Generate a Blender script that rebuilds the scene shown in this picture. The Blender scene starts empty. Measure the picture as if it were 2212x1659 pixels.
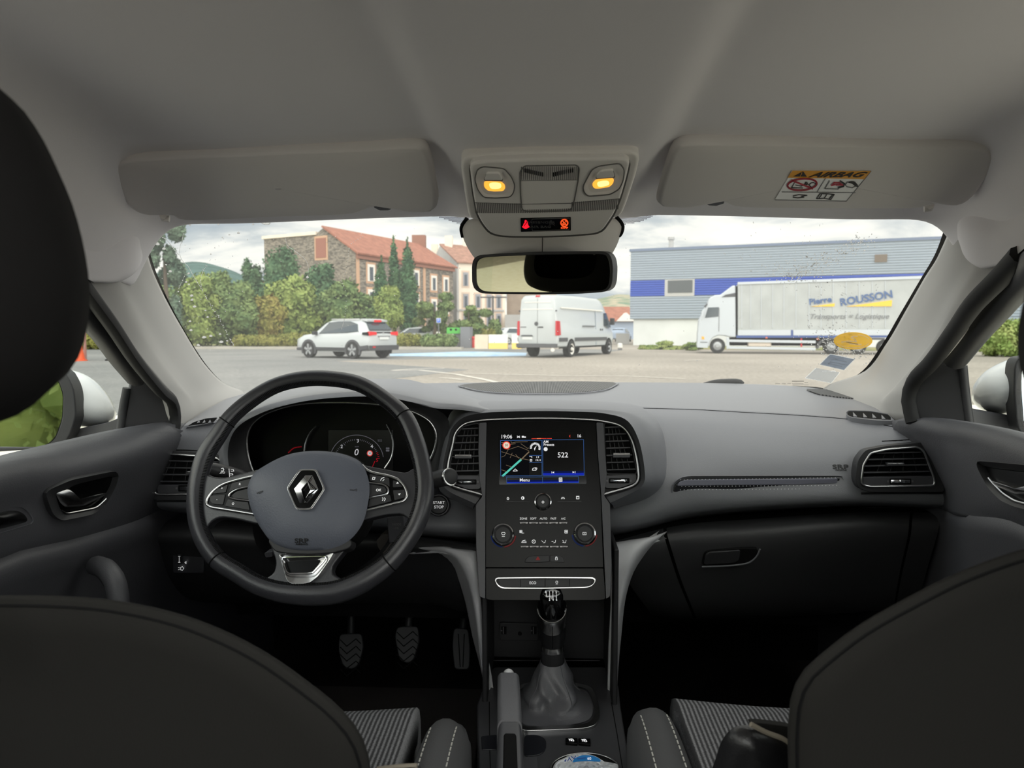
import bpy, bmesh, math, random
from mathutils import Vector as V, Matrix as M
random.seed(7)
D = bpy.data; SC = bpy.context.scene; COL = SC.collection
W, H, F = 2212, 1659, 1534.0
CAM = V((0, 0, 1.15))
YAW = math.atan(66 / F); PIT = math.atan(114.5 / F)
ROT = M.Rotation(YAW, 3, 'Z') @ M.Rotation(math.pi / 2 - PIT, 3, 'X')

def ray(px, py): return ROT @ V(((px - W / 2) / F, (H / 2 - py) / F, -1))
def P(px, py, d):            # the point seen there whose forward distance is d
    r = ray(px, py); return CAM + r * (d / r.y)
def PX(px, py, x):
    r = ray(px, py); return CAM + r * (x / r.x)
def PZ(px, py, z):
    r = ray(px, py); return CAM + r * ((z - CAM.z) / r.z)

class Plane:
    def __init__(s, o, n): s.o = V(o); s.n = V(n).normalized()
    def p(s, px, py, off=0):
        r = ray(px, py); o = s.o + s.n * off
        return CAM + r * ((o - CAM).dot(s.n) / r.dot(s.n))
    def axes(s, px, py):
        c = s.p(px, py); return (s.p(px + 5, py) - c) / 5, (s.p(px, py - 5) - c) / 5
def Pl(d): return Plane((0, d, 0), (0, -1, 0))
def zc(x0, y0, s): return lambda *p: [(x0 + a / s, y0 + b / s) for a, b in p]
Z1 = zc(300, 440, 3.16); Z2 = zc(900, 440, 3.687); Z3 = zc(1320, 440, 2.9105); Z4 = zc(960, 300, 4.8087)
Z5 = zc(380, 780, 3.0726); Z6 = zc(940, 860, 3.456); Z7 = zc(980, 1240, 3.96)
ZL = zc(0, 560, 2.1827); ZR = zc(1780, 560, 2.1829); ZP = zc(1300, 820, 2.765); ZS = zc(1340, 1180, 2.5367); ZD = zc(0, 1260, 2.0868)

# ---------- curves ----------
def cr(pts, n, closed=False):     # Catmull-Rom resample to n points
    pts = [V(p) for p in pts]; m = len(pts)
    if m < 3 and not closed:
        return [pts[0].lerp(pts[-1], i / (n - 1)) for i in range(n)]
    seg = m if closed else m - 1
    g = lambda i: pts[i % m] if closed else (pts[i] if 0 <= i < m else (pts[0] * 2 - pts[1] if i < 0 else pts[-1] * 2 - pts[-2]))
    dense = []
    for i in range(seg):
        p0, p1, p2, p3 = g(i - 1), g(i), g(i + 1), g(i + 2)
        t1 = max((p1 - p0).length ** .5, 1e-6); t2 = max((p2 - p1).length ** .5, 1e-6); t3 = max((p3 - p2).length ** .5, 1e-6)
        m1 = ((p1 - p0) / t1 - (p2 - p0) / (t1 + t2) + (p2 - p1) / t2) * t2
        m2 = ((p2 - p1) / t2 - (p3 - p1) / (t2 + t3) + (p3 - p2) / t3) * t2
        for k in range(12):
            t = k / 12; a = t * t; b = a * t
            dense.append(p1 * (2 * b - 3 * a + 1) + m1 * (b - 2 * a + t) + p2 * (3 * a - 2 * b) + m2 * (b - a))
    dense.append(pts[0] if closed else pts[-1])
    L = [0]
    for a, b in zip(dense, dense[1:]): L.append(L[-1] + (b - a).length)
    out = []; j = 0; N = n if closed else n - 1
    for i in range(n):
        s = L[-1] * i / N
        while j < len(L) - 2 and L[j + 1] < s: j += 1
        q = L[j + 1] - L[j]
        out.append(dense[j].lerp(dense[j + 1], (s - L[j]) / q if q > 0 else 0))
    return out
def cr2(pts, n=48, closed=True): return [(v.x, v.y) for v in cr([(a, b, 0) for a, b in pts], n, closed)]
def rp(pts, r=6, k=4):            # polygon with filleted corners
    out = []; m = len(pts)
    for i in range(m):
        a, b, c = (V((*pts[(i + j) % m], 0)) for j in (-1, 0, 1))
        u, w = a - b, c - b; rr = r[i] if isinstance(r, (list, tuple)) else r
        if rr <= 0: out.append((b.x, b.y)); continue
        t = min(rr, u.length * .48, w.length * .48)
        p, q = b + u.normalized() * t, b + w.normalized() * t
        for j in range(k + 1):
            s = j / k; v = p * (1 - s) ** 2 + b * 2 * s * (1 - s) + q * s * s; out.append((v.x, v.y))
    return out
def box(x0, y0, x1, y1): return [(x0, y0), (x1, y0), (x1, y1), (x0, y1)]
def scl(pts, s, t=None):
    cx = sum(p[0] for p in pts) / len(pts); cy = sum(p[1] for p in pts) / len(pts); t = s if t is None else t
    return [(cx + (x - cx) * s, cy + (y - cy) * t) for x, y in pts]
def inset(pts, k):                # move a closed outline inwards by k
    m = len(pts); A = sum(pts[i][0] * pts[(i + 1) % m][1] - pts[(i + 1) % m][0] * pts[i][1] for i in range(m)); s = 1 if A > 0 else -1
    out = []
    for i in range(m):
        a, b, c = V(pts[i - 1]), V(pts[i]), V(pts[(i + 1) % m])
        t = (c - a); t = t.normalized() if t.length > 1e-9 else V((1, 0))
        out.append((b.x - t.y * k * s, b.y + t.x * k * s))
    return out

# ---------- objects ----------
def thing(name, label, cat, loc=(0, 0, 0), group=None):
    o = D.objects.new(name, None); COL.objects.link(o); o.location = loc; o.empty_display_size = .05
    o['label'] = label; o['category'] = cat
    if group: o['group'] = group
    return o
def tag(o, label=None, cat=None, group=None, kind=None):
    for k, v in (('label', label), ('category', cat), ('group', group), ('kind', kind)):
        if v: o[k] = v
    return o
def root_inv(p):
    m = M.Translation(p.location) if p.type == 'EMPTY' else M.Identity(4)
    return m.inverted()
def obj(name, vs, fs, mat, par=None, smooth=True, solid=0, bev=0, sub=0, sharp=40, seg=2, off=-1):
    me = D.meshes.new(name); me.from_pydata([tuple(v) for v in vs], [], fs)
    bm = bmesh.new(); bm.from_mesh(me); bmesh.ops.remove_doubles(bm, verts=bm.verts, dist=1e-7)
    if not solid: bmesh.ops.recalc_face_normals(bm, faces=bm.faces)
    bm.to_mesh(me); bm.free()
    if smooth:
        me.polygons.foreach_set('use_smooth', [True] * len(me.polygons))
        if sharp < 180: me.set_sharp_from_angle(angle=math.radians(sharp))
    o = D.objects.new(name, me); COL.objects.link(o)
    for m in (mat if isinstance(mat, (list, tuple)) else [mat]): me.materials.append(m)
    if par is not None:
        o.parent = par
        if par.type == 'EMPTY': o.matrix_parent_inverse = root_inv(par)
    if solid:
        s = o.modifiers.new('s', 'SOLIDIFY'); s.thickness = solid; s.offset = off
    if bev:
        b = o.modifiers.new('b', 'BEVEL'); b.width = bev; b.segments = seg; b.limit_method = 'ANGLE'; b.angle_limit = math.radians(35); b.harden_normals = True
    if sub:
        s = o.modifiers.new('u', 'SUBSURF'); s.levels = s.render_levels = sub
    return o
def grid_faces(nu, nv, cu=False, cv=False):
    return [(i * nu + j, i * nu + (j + 1) % nu, ((i + 1) % nv) * nu + (j + 1) % nu, ((i + 1) % nv) * nu + j)
            for i in range(nv if cv else nv - 1) for j in range(nu if cu else nu - 1)]
def pts3(row): return [p if isinstance(p, V) else P(*p) for p in row]
def loft_v(rows, nu=24, nv=16, cu=False, cv=False):
    R = [cr(pts3(r), nu, cu) for r in rows]
    cols = [cr([r[j] for r in R], nv, cv) for j in range(nu)]
    return [cols[j][i] for i in range(nv) for j in range(nu)]
def loft(name, rows, mat, par=None, nu=24, nv=16, cu=False, cv=False, **k):
    return obj(name, loft_v(rows, nu, nv, cu, cv), grid_faces(nu, nv, cu, cv), mat, par, **{'sharp': 180, **k})
def prism(name, front, back, mat, par=None, bev=.001, **k):
    n = len(front)
    fs = [tuple(range(n)), tuple(range(2 * n - 1, n - 1, -1))] + [(i, (i + 1) % n, n + (i + 1) % n, n + i) for i in range(n)]
    return obj(name, list(front) + list(back), fs, mat, par, bev=bev, **k)
def slab(name, pts, pl, mat, par=None, off=0, th=.005, bev=.001, **k):
    f = [pl.p(x, y, off) for x, y in pts]
    return prism(name, f, [v - pl.n * th for v in f], mat, par, bev, **k)
def ringslab(name, outer, inner, pl, mat, par=None, off=0, th=.005, bev=.0007, ioff=None, **k):
    n = len(outer); f = [pl.p(x, y, off) for x, y in outer]; g = [pl.p(x, y, off if ioff is None else ioff) for x, y in inner]
    vs = f + g + [v - pl.n * th for v in g] + [v - pl.n * th for v in f]
    return obj(name, vs, grid_faces(n, 4, True, True), mat, par, bev=bev, **k)
def tube_v(path, r, seg=8, closed=False, flat=1.0, up=None):
    n = len(path); vs = []; prev = None
    for i, p in enumerate(path):
        a = path[i - 1] if (i or closed) else p; b = path[(i + 1) % n] if (i < n - 1 or closed) else p
        t = (b - a).normalized()
        if up is not None: x = up - t * up.dot(t)
        elif prev is None: x = t.orthogonal()
        else: x = prev - t * prev.dot(t)
        x.normalize(); prev = x; y = t.cross(x)
        rr = r[i] if isinstance(r, (list, tuple)) else r
        vs += [p + x * (rr * flat * math.cos(2 * math.pi * k / seg)) + y * (rr * math.sin(2 * math.pi * k / seg)) for k in range(seg)]
    return vs
def tube(name, path, r, mat, par=None, seg=8, closed=False, flat=1.0, up=None, **k):
    path = [p if isinstance(p, V) else V(p) for p in path]; n = len(path)
    vs = tube_v(path, r, seg, closed, flat, up); fs = grid_faces(seg, n, True, closed)
    if not closed: fs += [tuple(range(seg)), tuple(range(n * seg - 1, (n - 1) * seg - 1, -1))]
    return obj(name, vs, fs, mat, par, **{'sharp': 50, **k})
def lathe(name, prof, o, ax, mat, par=None, seg=40, **k):   # prof: (radius, height along ax)
    ax = V(ax).normalized(); x = ax.orthogonal().normalized(); y = ax.cross(x); vs = []
    for r, h in prof:
        vs += [o + ax * h + (x * math.cos(2 * math.pi * i / seg) + y * math.sin(2 * math.pi * i / seg)) * max(r, 1e-6) for i in range(seg)]
    return obj(name, vs, grid_faces(seg, len(prof), True), mat, par, **{'sharp': 35, **k})
def dome(name, pts, pl, mat, par=None, off=0, h=.02, p=2.2, rings=12, skirt=.01, **k):
    cx = sum(a for a, b in pts) / len(pts); cy = sum(b for a, b in pts) / len(pts); vs = []; n = len(pts)
    vs += [pl.p(x, y, off - skirt) for x, y in pts]
    for i in range(rings):
        s = 1 - i / (rings - 1) * .98
        vs += [pl.p(cx + (x - cx) * s, cy + (y - cy) * s, off + h * (1 - s ** p)) for x, y in pts]
    return obj(name, vs, grid_faces(n, rings + 1, True) + [tuple((rings) * n + j for j in range(n))], mat, par, **{'sharp': 60, **k})
def boxes(name, L, mat, par=None, bev=0, **k):   # L: (centre, (x axis half), (y half), (z half)) or (lo, hi)
    vs, fs = [], []
    for b in L:
        if len(b) == 2:
            lo, hi = V(b[0]), V(b[1]); c = (lo + hi) / 2; e = (hi - lo) / 2; ax = (V((e.x, 0, 0)), V((0, e.y, 0)), V((0, 0, e.z)))
        else: c, ax = V(b[0]), [V(a) for a in b[1:]]
        n = len(vs)
        vs += [c + ax[0] * i + ax[1] * j + ax[2] * l for i in (-1, 1) for j in (-1, 1) for l in (-1, 1)]
        fs += [tuple(n + q for q in f) for f in ((0, 1, 3, 2), (4, 6, 7, 5), (0, 4, 5, 1), (2, 3, 7, 6), (0, 2, 6, 4), (1, 5, 7, 3))]
    return obj(name, vs, fs, mat, par, bev=bev, **k)
def text(s, o, rx, up, mat, par=None, size=.01, name='lettering', ext=.0002, al='CENTER', shear=0, sx=1, bold=0):
    c = D.curves.new(name, 'FONT'); c.body = s; c.size = size; c.align_x = al; c.align_y = 'CENTER'; c.extrude = ext; c.shear = shear
    c.resolution_u = 3; c.offset = bold; c.space_line = .95
    rx = V(rx).normalized(); up = V(up); up = (up - rx * up.dot(rx)).normalized(); n = rx.cross(up)
    t = D.objects.new(name, c); m = M((rx * sx, up, n)).transposed().to_4x4(); m.translation = V(o)
    me = D.meshes.new_from_object(t); D.objects.remove(t); me.transform(m); me.name = name
    ob = D.objects.new(name, me); COL.objects.link(ob); me.materials.clear(); me.materials.append(mat)
    if par is not None:
        ob.parent = par
        if par.type == 'EMPTY': ob.matrix_parent_inverse = root_inv(par)
    return ob
def tpx(s, px, py, hpx, pl, mat, par=None, off=.0006, **k):   # text drawn on a plane, hpx high in photograph pixels
    rx, up = pl.axes(px, py)
    return text(s, pl.p(px, py, off), rx, up, mat, par, size=hpx * 1.4 * up.length, **k)
def lines(name, L, pl, mat, par=None, w=1.2, off=.0006, th=.0004):   # strokes on a plane as thin bars: L lists of pixel polylines
    vs, fs = [], []
    for ln in L:
        for (a, b), (c, d) in zip(ln, ln[1:]):
            l = math.hypot(c - a, d - b) or 1; ux, uy = (c - a) / l * w * .3, (d - b) / l * w * .3; nx, ny = -(d - b) / l * w / 2, (c - a) / l * w / 2
            q = [pl.p(a - ux + nx, b - uy + ny, off), pl.p(c + ux + nx, d + uy + ny, off), pl.p(c + ux - nx, d + uy - ny, off), pl.p(a - ux - nx, b - uy - ny, off)]
            n = len(vs); vs += q + [v - pl.n * th for v in q]
            fs += [(n, n + 1, n + 2, n + 3), (n, n + 4, n + 5, n + 1), (n + 1, n + 5, n + 6, n + 2), (n + 2, n + 6, n + 7, n + 3), (n + 3, n + 7, n + 4, n)]
    return obj(name, vs, fs, mat, par, smooth=False)
def arc(cx, cy, r, a0, a1, n=24, ry=None):
    ry = r if ry is None else ry
    return [(cx + r * math.cos(math.radians(a0 + (a1 - a0) * i / n)), cy + ry * math.sin(math.radians(a0 + (a1 - a0) * i / n))) for i in range(n + 1)]
def circ(cx, cy, r, n=32, ry=None): return arc(cx, cy, r, 0, 360, n, ry)[:-1]
def copy_tree(o, par=None):
    c = o.copy(); COL.objects.link(c)
    if par is not None: c.parent = par
    for ch in [x for x in KIDS.get(o.name, [])]: copy_tree(ch, c)
    return c
KIDS = {}
def index_kids():
    KIDS.clear()
    for o in D.objects:
        if o.parent: KIDS.setdefault(o.parent.name, []).append(o)

# ---------- materials ----------
def lin(c):
    c = c if isinstance(c, (tuple, list)) else (c, c, c)
    return tuple((v / 255 / 12.92 if v <= 10 else ((v / 255 + .055) / 1.055) ** 2.4) for v in c) + (1,)
def mat(name, c, rough=.5, metal=0, bump=0, scale=400, var=0, vscale=3, spec=.5, emit=0, coat=0, c2=None, det=2, sheen=0, brick=None):
    m = D.materials.new(name); m.use_nodes = True; N = m.node_tree.nodes; L = m.node_tree.links; b = N['Principled BSDF']
    b.inputs['Base Color'].default_value = lin(c); b.inputs['Roughness'].default_value = rough; b.inputs['Metallic'].default_value = metal
    b.inputs['Specular IOR Level'].default_value = spec; b.inputs['Coat Weight'].default_value = coat
    if coat: b.inputs['Coat Roughness'].default_value = .04
    if emit: b.inputs['Emission Color'].default_value = lin(c); b.inputs['Emission Strength'].default_value = emit
    if bump or var: tc = N.new('ShaderNodeTexCoord')
    if bump:
        t = N.new('ShaderNodeTexNoise'); t.inputs['Scale'].default_value = scale; t.inputs['Detail'].default_value = det
        u = N.new('ShaderNodeBump'); u.inputs['Strength'].default_value = bump; u.inputs['Distance'].default_value = .5 / scale
        L.new(tc.outputs['Object'], t.inputs['Vector']); L.new(t.outputs['Fac'], u.inputs['Height']); L.new(u.outputs['Normal'], b.inputs['Normal'])
    if var:
        t = N.new('ShaderNodeTexNoise'); t.inputs['Scale'].default_value = vscale; t.inputs['Detail'].default_value = 4
        r = N.new('ShaderNodeValToRGB'); r.color_ramp.elements[0].position = .35; r.color_ramp.elements[1].position = .65
        a = lin(c); d = lin(c2) if c2 else tuple(min(1, x * (1 + var)) for x in a[:3]) + (1,)
        r.color_ramp.elements[0].color = a if c2 else tuple(x * (1 - var) for x in a[:3]) + (1,); r.color_ramp.elements[1].color = d
        L.new(tc.outputs['Object'], t.inputs['Vector']); L.new(t.outputs['Fac'], r.inputs['Fac']); L.new(r.outputs['Color'], b.inputs['Base Color'])
    return m
def glow(name, c, s=1.0):
    m = D.materials.new(name); m.use_nodes = True; N = m.node_tree.nodes; N.clear()
    e = N.new('ShaderNodeEmission'); e.inputs['Color'].default_value = lin(c); e.inputs['Strength'].default_value = s
    o = N.new('ShaderNodeOutputMaterial'); m.node_tree.links.new(e.outputs[0], o.inputs[0]); return m
def pane(name, tint=(245, 250, 248), refl=.06, film=0):   # thin glass: passes light, mirrors a little at grazing angles
    m = D.materials.new(name); m.use_nodes = True; N = m.node_tree.nodes; L = m.node_tree.links; N.clear()
    t = N.new('ShaderNodeBsdfTransparent'); t.inputs[0].default_value = lin(tint)
    g = N.new('ShaderNodeBsdfGlossy'); g.inputs['Roughness'].default_value = .01
    ge = N.new('ShaderNodeNewGeometry'); dt = N.new('ShaderNodeVectorMath'); dt.operation = 'DOT_PRODUCT'; L.new(ge.outputs['Normal'], dt.inputs[0]); L.new(ge.outputs['Incoming'], dt.inputs[1])
    ab = N.new('ShaderNodeMath'); ab.operation = 'ABSOLUTE'; L.new(dt.outputs['Value'], ab.inputs[0]); f = N.new('ShaderNodeMapRange'); f.inputs[1].default_value = .1; f.inputs[2].default_value = .7; f.inputs[3].default_value = refl * 2.2; f.inputs[4].default_value = refl * .5; L.new(ab.outputs[0], f.inputs[0])
    x = N.new('ShaderNodeMixShader'); o = N.new('ShaderNodeOutputMaterial')
    L.new(f.outputs[0], x.inputs[0]); L.new(t.outputs[0], x.inputs[1]); L.new(g.outputs[0], x.inputs[2])
    if film:      # the thin film of road dirt on the glass scatters a little daylight
        d = N.new('ShaderNodeBsdfTranslucent'); d.inputs[0].default_value = (.8, .8, .78, 1); y = N.new('ShaderNodeMixShader'); y.inputs[0].default_value = film; L.new(x.outputs[0], y.inputs[1]); L.new(d.outputs[0], y.inputs[2]); x = y
    L.new(x.outputs[0], o.inputs[0]); return m

from mathutils.bvhtree import BVHTree
class Surf:                        # a built surface used as a drawing surface
    def __init__(s, *os):
        vs, fs = [], []
        for o in os:
            n = len(vs); vs += [v.co.copy() for v in o.data.vertices]; fs += [tuple(n + i for i in p.vertices) for p in o.data.polygons]
        s.t = BVHTree.FromPolygons(vs, fs); s.n = V((0, -1, 0))
    def p(s, px, py, off=0):
        r = ray(px, py).normalized(); h = s.t.ray_cast(CAM, r)
        if h[0] is None:
            for k in range(1, 40):
                h2 = s.t.ray_cast(CAM, ray(px + 2 * k * (1 if px < 1172 else -1), py + k).normalized())
                if h2[0] is not None: return P(px, py, h2[0].y)
            return P(px, py, 1.3)
        n = h[1] if h[1].dot(r) < 0 else -h[1]
        return h[0] + n * off
    def axes(s, px, py):
        c = s.p(px, py); return (s.p(px + 4, py) - c) / 4, (s.p(px, py - 4) - c) / 4
# ---------- camera, sky, view ----------
cd_ = D.cameras.new('camera'); cam = D.objects.new('camera', cd_); COL.objects.link(cam)
cam.matrix_world = M.Translation(CAM) @ ROT.to_4x4(); cd_.sensor_width = 36; cd_.sensor_fit = 'HORIZONTAL'; cd_.lens = F / W * 36; cd_.clip_start = .05; cd_.clip_end = 3000
cd_.dof.use_dof = True; cd_.dof.focus_distance = 1.15; cd_.dof.aperture_fstop = 9.5
SC.camera = cam
SC.view_settings.view_transform = 'Standard'; SC.view_settings.look = 'None'; SC.view_settings.gamma = 1; SC.view_settings.exposure = 0.14
try: SC.view_settings.use_curve_mapping = False
except Exception: pass
cy = SC.cycles; cy.use_adaptive_sampling = True; cy.adaptive_threshold = .03; cy.max_bounces = 9; cy.diffuse_bounces = 5; cy.glossy_bounces = 4; cy.transparent_max_bounces = 24; cy.transmission_bounces = 6
cy.caustics_reflective = False; cy.caustics_refractive = False; cy.sample_clamp_indirect = 6; cy.use_denoising = True
try: cy.denoiser = 'OPENIMAGEDENOISE'; cy.denoising_input_passes = 'RGB_ALBEDO_NORMAL'
except Exception: pass

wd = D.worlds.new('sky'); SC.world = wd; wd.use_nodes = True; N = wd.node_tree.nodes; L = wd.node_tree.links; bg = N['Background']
tc = N.new('ShaderNodeTexCoord'); sp = N.new('ShaderNodeSeparateXYZ'); L.new(tc.outputs['Generated'], sp.inputs[0])
def mth(op, a, b=None):
    n = N.new('ShaderNodeMath'); n.operation = op
    for i, v in enumerate((a, b)):
        if v is None: continue
        if isinstance(v, (int, float)): n.inputs[i].default_value = v
        else: L.new(v, n.inputs[i])
    return n.outputs[0]
zz = mth('ADD', mth('MAXIMUM', sp.outputs[2], 0), .16)
cb = N.new('ShaderNodeCombineXYZ'); L.new(mth('DIVIDE', sp.outputs[0], zz), cb.inputs[0]); L.new(mth('DIVIDE', sp.outputs[1], zz), cb.inputs[1]); cb.inputs[2].default_value = 3.4
n1 = N.new('ShaderNodeTexNoise'); n1.inputs['Scale'].default_value = 1.15; n1.inputs['Detail'].default_value = 7; n1.inputs['Roughness'].default_value = .55; n1.inputs['Distortion'].default_value = .35; L.new(cb.outputs[0], n1.inputs['Vector'])
rmp = N.new('ShaderNodeValToRGB'); e = rmp.color_ramp.elements
e[0].position = .30; e[0].color = (.36, .43, .49, 1); e[1].position = .60; e[1].color = (1.12, 1.09, .97, 1)
q = e.new(.42); q.color = (.54, .59, .61, 1); q = e.new(.50); q.color = (.90, .90, .85, 1)
L.new(n1.outputs['Fac'], rmp.inputs['Fac'])
# sky strength raised overhead and behind, out of view, to brighten the cabin
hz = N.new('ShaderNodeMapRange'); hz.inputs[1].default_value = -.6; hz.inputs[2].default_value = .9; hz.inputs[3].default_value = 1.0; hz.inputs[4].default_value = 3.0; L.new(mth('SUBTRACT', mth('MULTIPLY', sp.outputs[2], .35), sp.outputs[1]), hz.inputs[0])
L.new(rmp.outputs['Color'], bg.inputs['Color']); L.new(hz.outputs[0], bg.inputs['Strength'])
sun = D.lights.new('sun', 'SUN'); sun.energy = .4; sun.angle = math.radians(35); sun.color = (1, .96, .9)
so = D.objects.new('sun', sun); COL.objects.link(so); so.rotation_euler = (math.radians(38), math.radians(12), math.radians(20))

# ---------- materials ----------
m_head = mat('headliner_cloth', (234, 231, 233), .95, bump=.25, scale=900, spec=.15)
m_pil = mat('pillar_cloth', (172, 170, 167), .9, bump=.2, scale=1000, spec=.2)
m_ltpl = mat('light_plastic', (210, 206, 200), .55, bump=.08, scale=900, spec=.35)
m_ltdk = mat('shaded_gap_plastic', (70, 68, 66), .6)
m_dash = mat('soft_black_plastic', (122, 123, 128), .5, bump=.28, scale=650, spec=.45)
m_ldash = mat('lower_black_plastic', (58, 58, 60), .48, bump=.28, scale=650, spec=.5)
m_dtop = mat('dash_top_plastic', (122, 123, 128), .45, bump=.18, scale=700, spec=.7)
m_door = mat('door_trim_plastic', (78, 78, 82), .5, bump=.3, scale=520, spec=.5)
m_blk = mat('black_plastic', (48, 48, 50), .48, bump=.08, scale=700, spec=.4)
m_mat = mat('matt_black', (12, 12, 13), .8, spec=.2)
m_gls = mat('gloss_black', (7, 7, 8), .28, spec=.16)
m_gry = mat('dark_grey_plastic', (70, 70, 74), .42, bump=.05, scale=700)
m_chr = mat('satin_chrome', (205, 205, 206), .24, 1)
m_bch = mat('bright_chrome', (225, 226, 228), .1, 1)
m_lea = mat('black_leather', (26, 26, 28), .36, bump=.3, scale=420, spec=.6)
m_led = mat('gaiter_leather', (92, 92, 96), .38, bump=.35, scale=420, spec=.5)
m_hub = mat('airbag_plastic', (96, 100, 111), .5, bump=.4, scale=430, spec=.5)
m_rub = mat('rubber', (22, 22, 23), .7)
m_wht = mat('backlit_print', (235, 235, 235), .6, emit=.45); m_gpr = mat('grey_print', (110, 110, 112), .6); m_rpr = mat('red_print', (190, 40, 40), .6); m_dpr = mat('moulded_print', (36, 36, 38), .6)
m_stb = mat('back_cloth', (34, 33, 31), .85, bump=.3, scale=700, spec=.25)
m_crp = mat('carpet', (40, 38, 38), 1, bump=.6, scale=500, spec=.1)
m_gla = pane('windscreen_glass', (252, 253, 252), .02, .055)
m_gls2 = pane("side_glass", (246, 250, 248), .03)
m_sil = mat('stitch_thread', (190, 188, 182), .8)

def S(o, kind='structure'): o['kind'] = kind; return o
def plane2(a, b, rt=(1, 0, 0)):    # plane through a and b that holds the direction rt, facing the viewer
    n = V(rt).cross(b - a).normalized()
    if n.dot(CAM - a) < 0: n = -n
    return Plane(a, n)

# ---------- headliner ----------
def lerpt(t, T):
    for (a, x), (b, y) in zip(T, T[1:]):
        if t <= b: return x + (y - x) * max(0, (t - a)) / (b - a)
    return T[-1][1]
def ceil_row(y):
    xe = lerpt(y, [(-1, .44), (.5, .44), (.9, .535), (1.0, .57), (1.13, .60)]); xs = lerpt(y, [(-1, .585), (.9, .585), (1.13, .66)])
    zf = lerpt(y, [(-1, 1.385), (.8, 1.385), (.9, 1.380), (1.0, 1.363), (1.13, 1.328)]); zs = lerpt(y, [(-1, 1.225), (.9, 1.225), (1.13, 1.225)])
    cl, crr = -.085 - .028 * max(0, y), .10 + .036 * max(0, y)
    xs_ = [-xs, -xs + .012, -xe - (xs - xe) * .55, -xe - (xs - xe) * .2, -xe + .02, -xe + .09, -.32, -.2, cl - .05, cl - .028, cl - .008, cl + .012, cl + .035, 0, crr - .035, crr - .012, crr + .008, crr + .028, crr + .05, .22, .33, xe - .09, xe - .02, xe + (xs - xe) * .2, xe + (xs - xe) * .55, xs - .012, xs]
    out = []
    for x in xs_:
        ax = abs(x); z = zf - .012 * (ax / .5) ** 2
        if ax > xe: u = min(1, (ax - xe) / (xs - xe)); z = (zf - .012 * (xe / .5) ** 2) + (zs - zf + .012) * (u ** 1.35)
        elif ax > xe - .07: z += .011 * (1 - (xe - ax) / .07)
        k = lerpt(y, [(-1, .021), (1.0, .021), (1.13, .005)])
        b = 1 if cl + .008 < x < crr - .008 else (.55 if cl - .01 < x < crr + .01 else 0)
        out.append(V((x, y, z - k * b)))
    return out
rows = [ceil_row(y) for y in (.16, .2, .26, .34, .42, .5, .65, .78, .88, .95, 1.01, 1.07, 1.12, 1.13)]
vs = [p for r in rows for p in r]; nu = len(rows[0])
vs += [p + V((0, .03, .05)) for p in rows[-1]]
S(obj('ceiling', vs, grid_faces(nu, len(rows) + 1), m_head, sub=2, sharp=180, solid=.012, off=1))

# ---------- screen pillars ----------
def pillar(name, R, seam):
    o = S(loft(name, [r_ if seam else r_[::-1] for r_ in R], m_pil, nu=26, nv=40, solid=.02, off=-1))
    return o
LP = [[P(352, 470, 1.13), P(250, 490, 1.06), P(140, 520, .86)],
      [P(316, 508, 1.14), P(245, 560, 1.00), P(155, 578, .87)],
      [P(322, 560, 1.2), P(262, 610, 1.04), P(190, 620, .93)],
      [P(350, 630, 1.32), P(302, 680, 1.14), P(240, 680, 1.0)],
      [P(395, 712, 1.46), P(345, 755, 1.26), P(290, 755, 1.1)],
      [P(445, 790, 1.60), P(396, 825, 1.38), P(345, 822, 1.2)],
      [P(487, 830, 1.70), P(425, 862, 1.46), P(376, 862, 1.28)],
      [P(532, 850, 1.78), P(440, 895, 1.48), P(386, 905, 1.29)],
      [P(540, 880, 1.75), P(445, 925, 1.46), P(385, 945, 1.29)]]
RP = [[P(2030, 445, 1.13), P(2110, 470, 1.05), P(2230, 470, .86)],
      [P(2050, 482, 1.14), P(2105, 545, 1.0), P(2205, 545, .88)],
      [P(2030, 545, 1.2), P(2085, 600, 1.04), P(2160, 592, .94)],
      [P(1996, 602, 1.32), P(2045, 655, 1.14), P(2105, 645, 1.0)],
      [P(1956, 672, 1.46), P(2003, 735, 1.26), P(2060, 710, 1.1)],
      [P(1915, 742, 1.60), P(1950, 805, 1.38), P(2008, 775, 1.2)],
      [P(1868, 802, 1.70), P(1912, 850, 1.46), P(1972, 815, 1.28)],
      [P(1778, 839, 1.80), P(1890, 872, 1.50), P(1957, 850, 1.3)],
      [P(1770, 870, 1.78), P(1888, 905, 1.48), P(1970, 912, 1.3)]]
def crest(R):      # a soft ridge runs down the trim between the glass and the door
    return [[r[0], r[0].lerp(r[1], .35) + V((0, -.012, 0)), r[0].lerp(r[1], .72) + V((0, -.028, 0)), r[1] + V((0, -.012, 0)), r[1].lerp(r[2], .45) + V((0, .004, 0)), r[2]] for r in R]
pillar('trim_1', crest(LP), 1); pillar('trim_2', crest(RP), 0)
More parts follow.
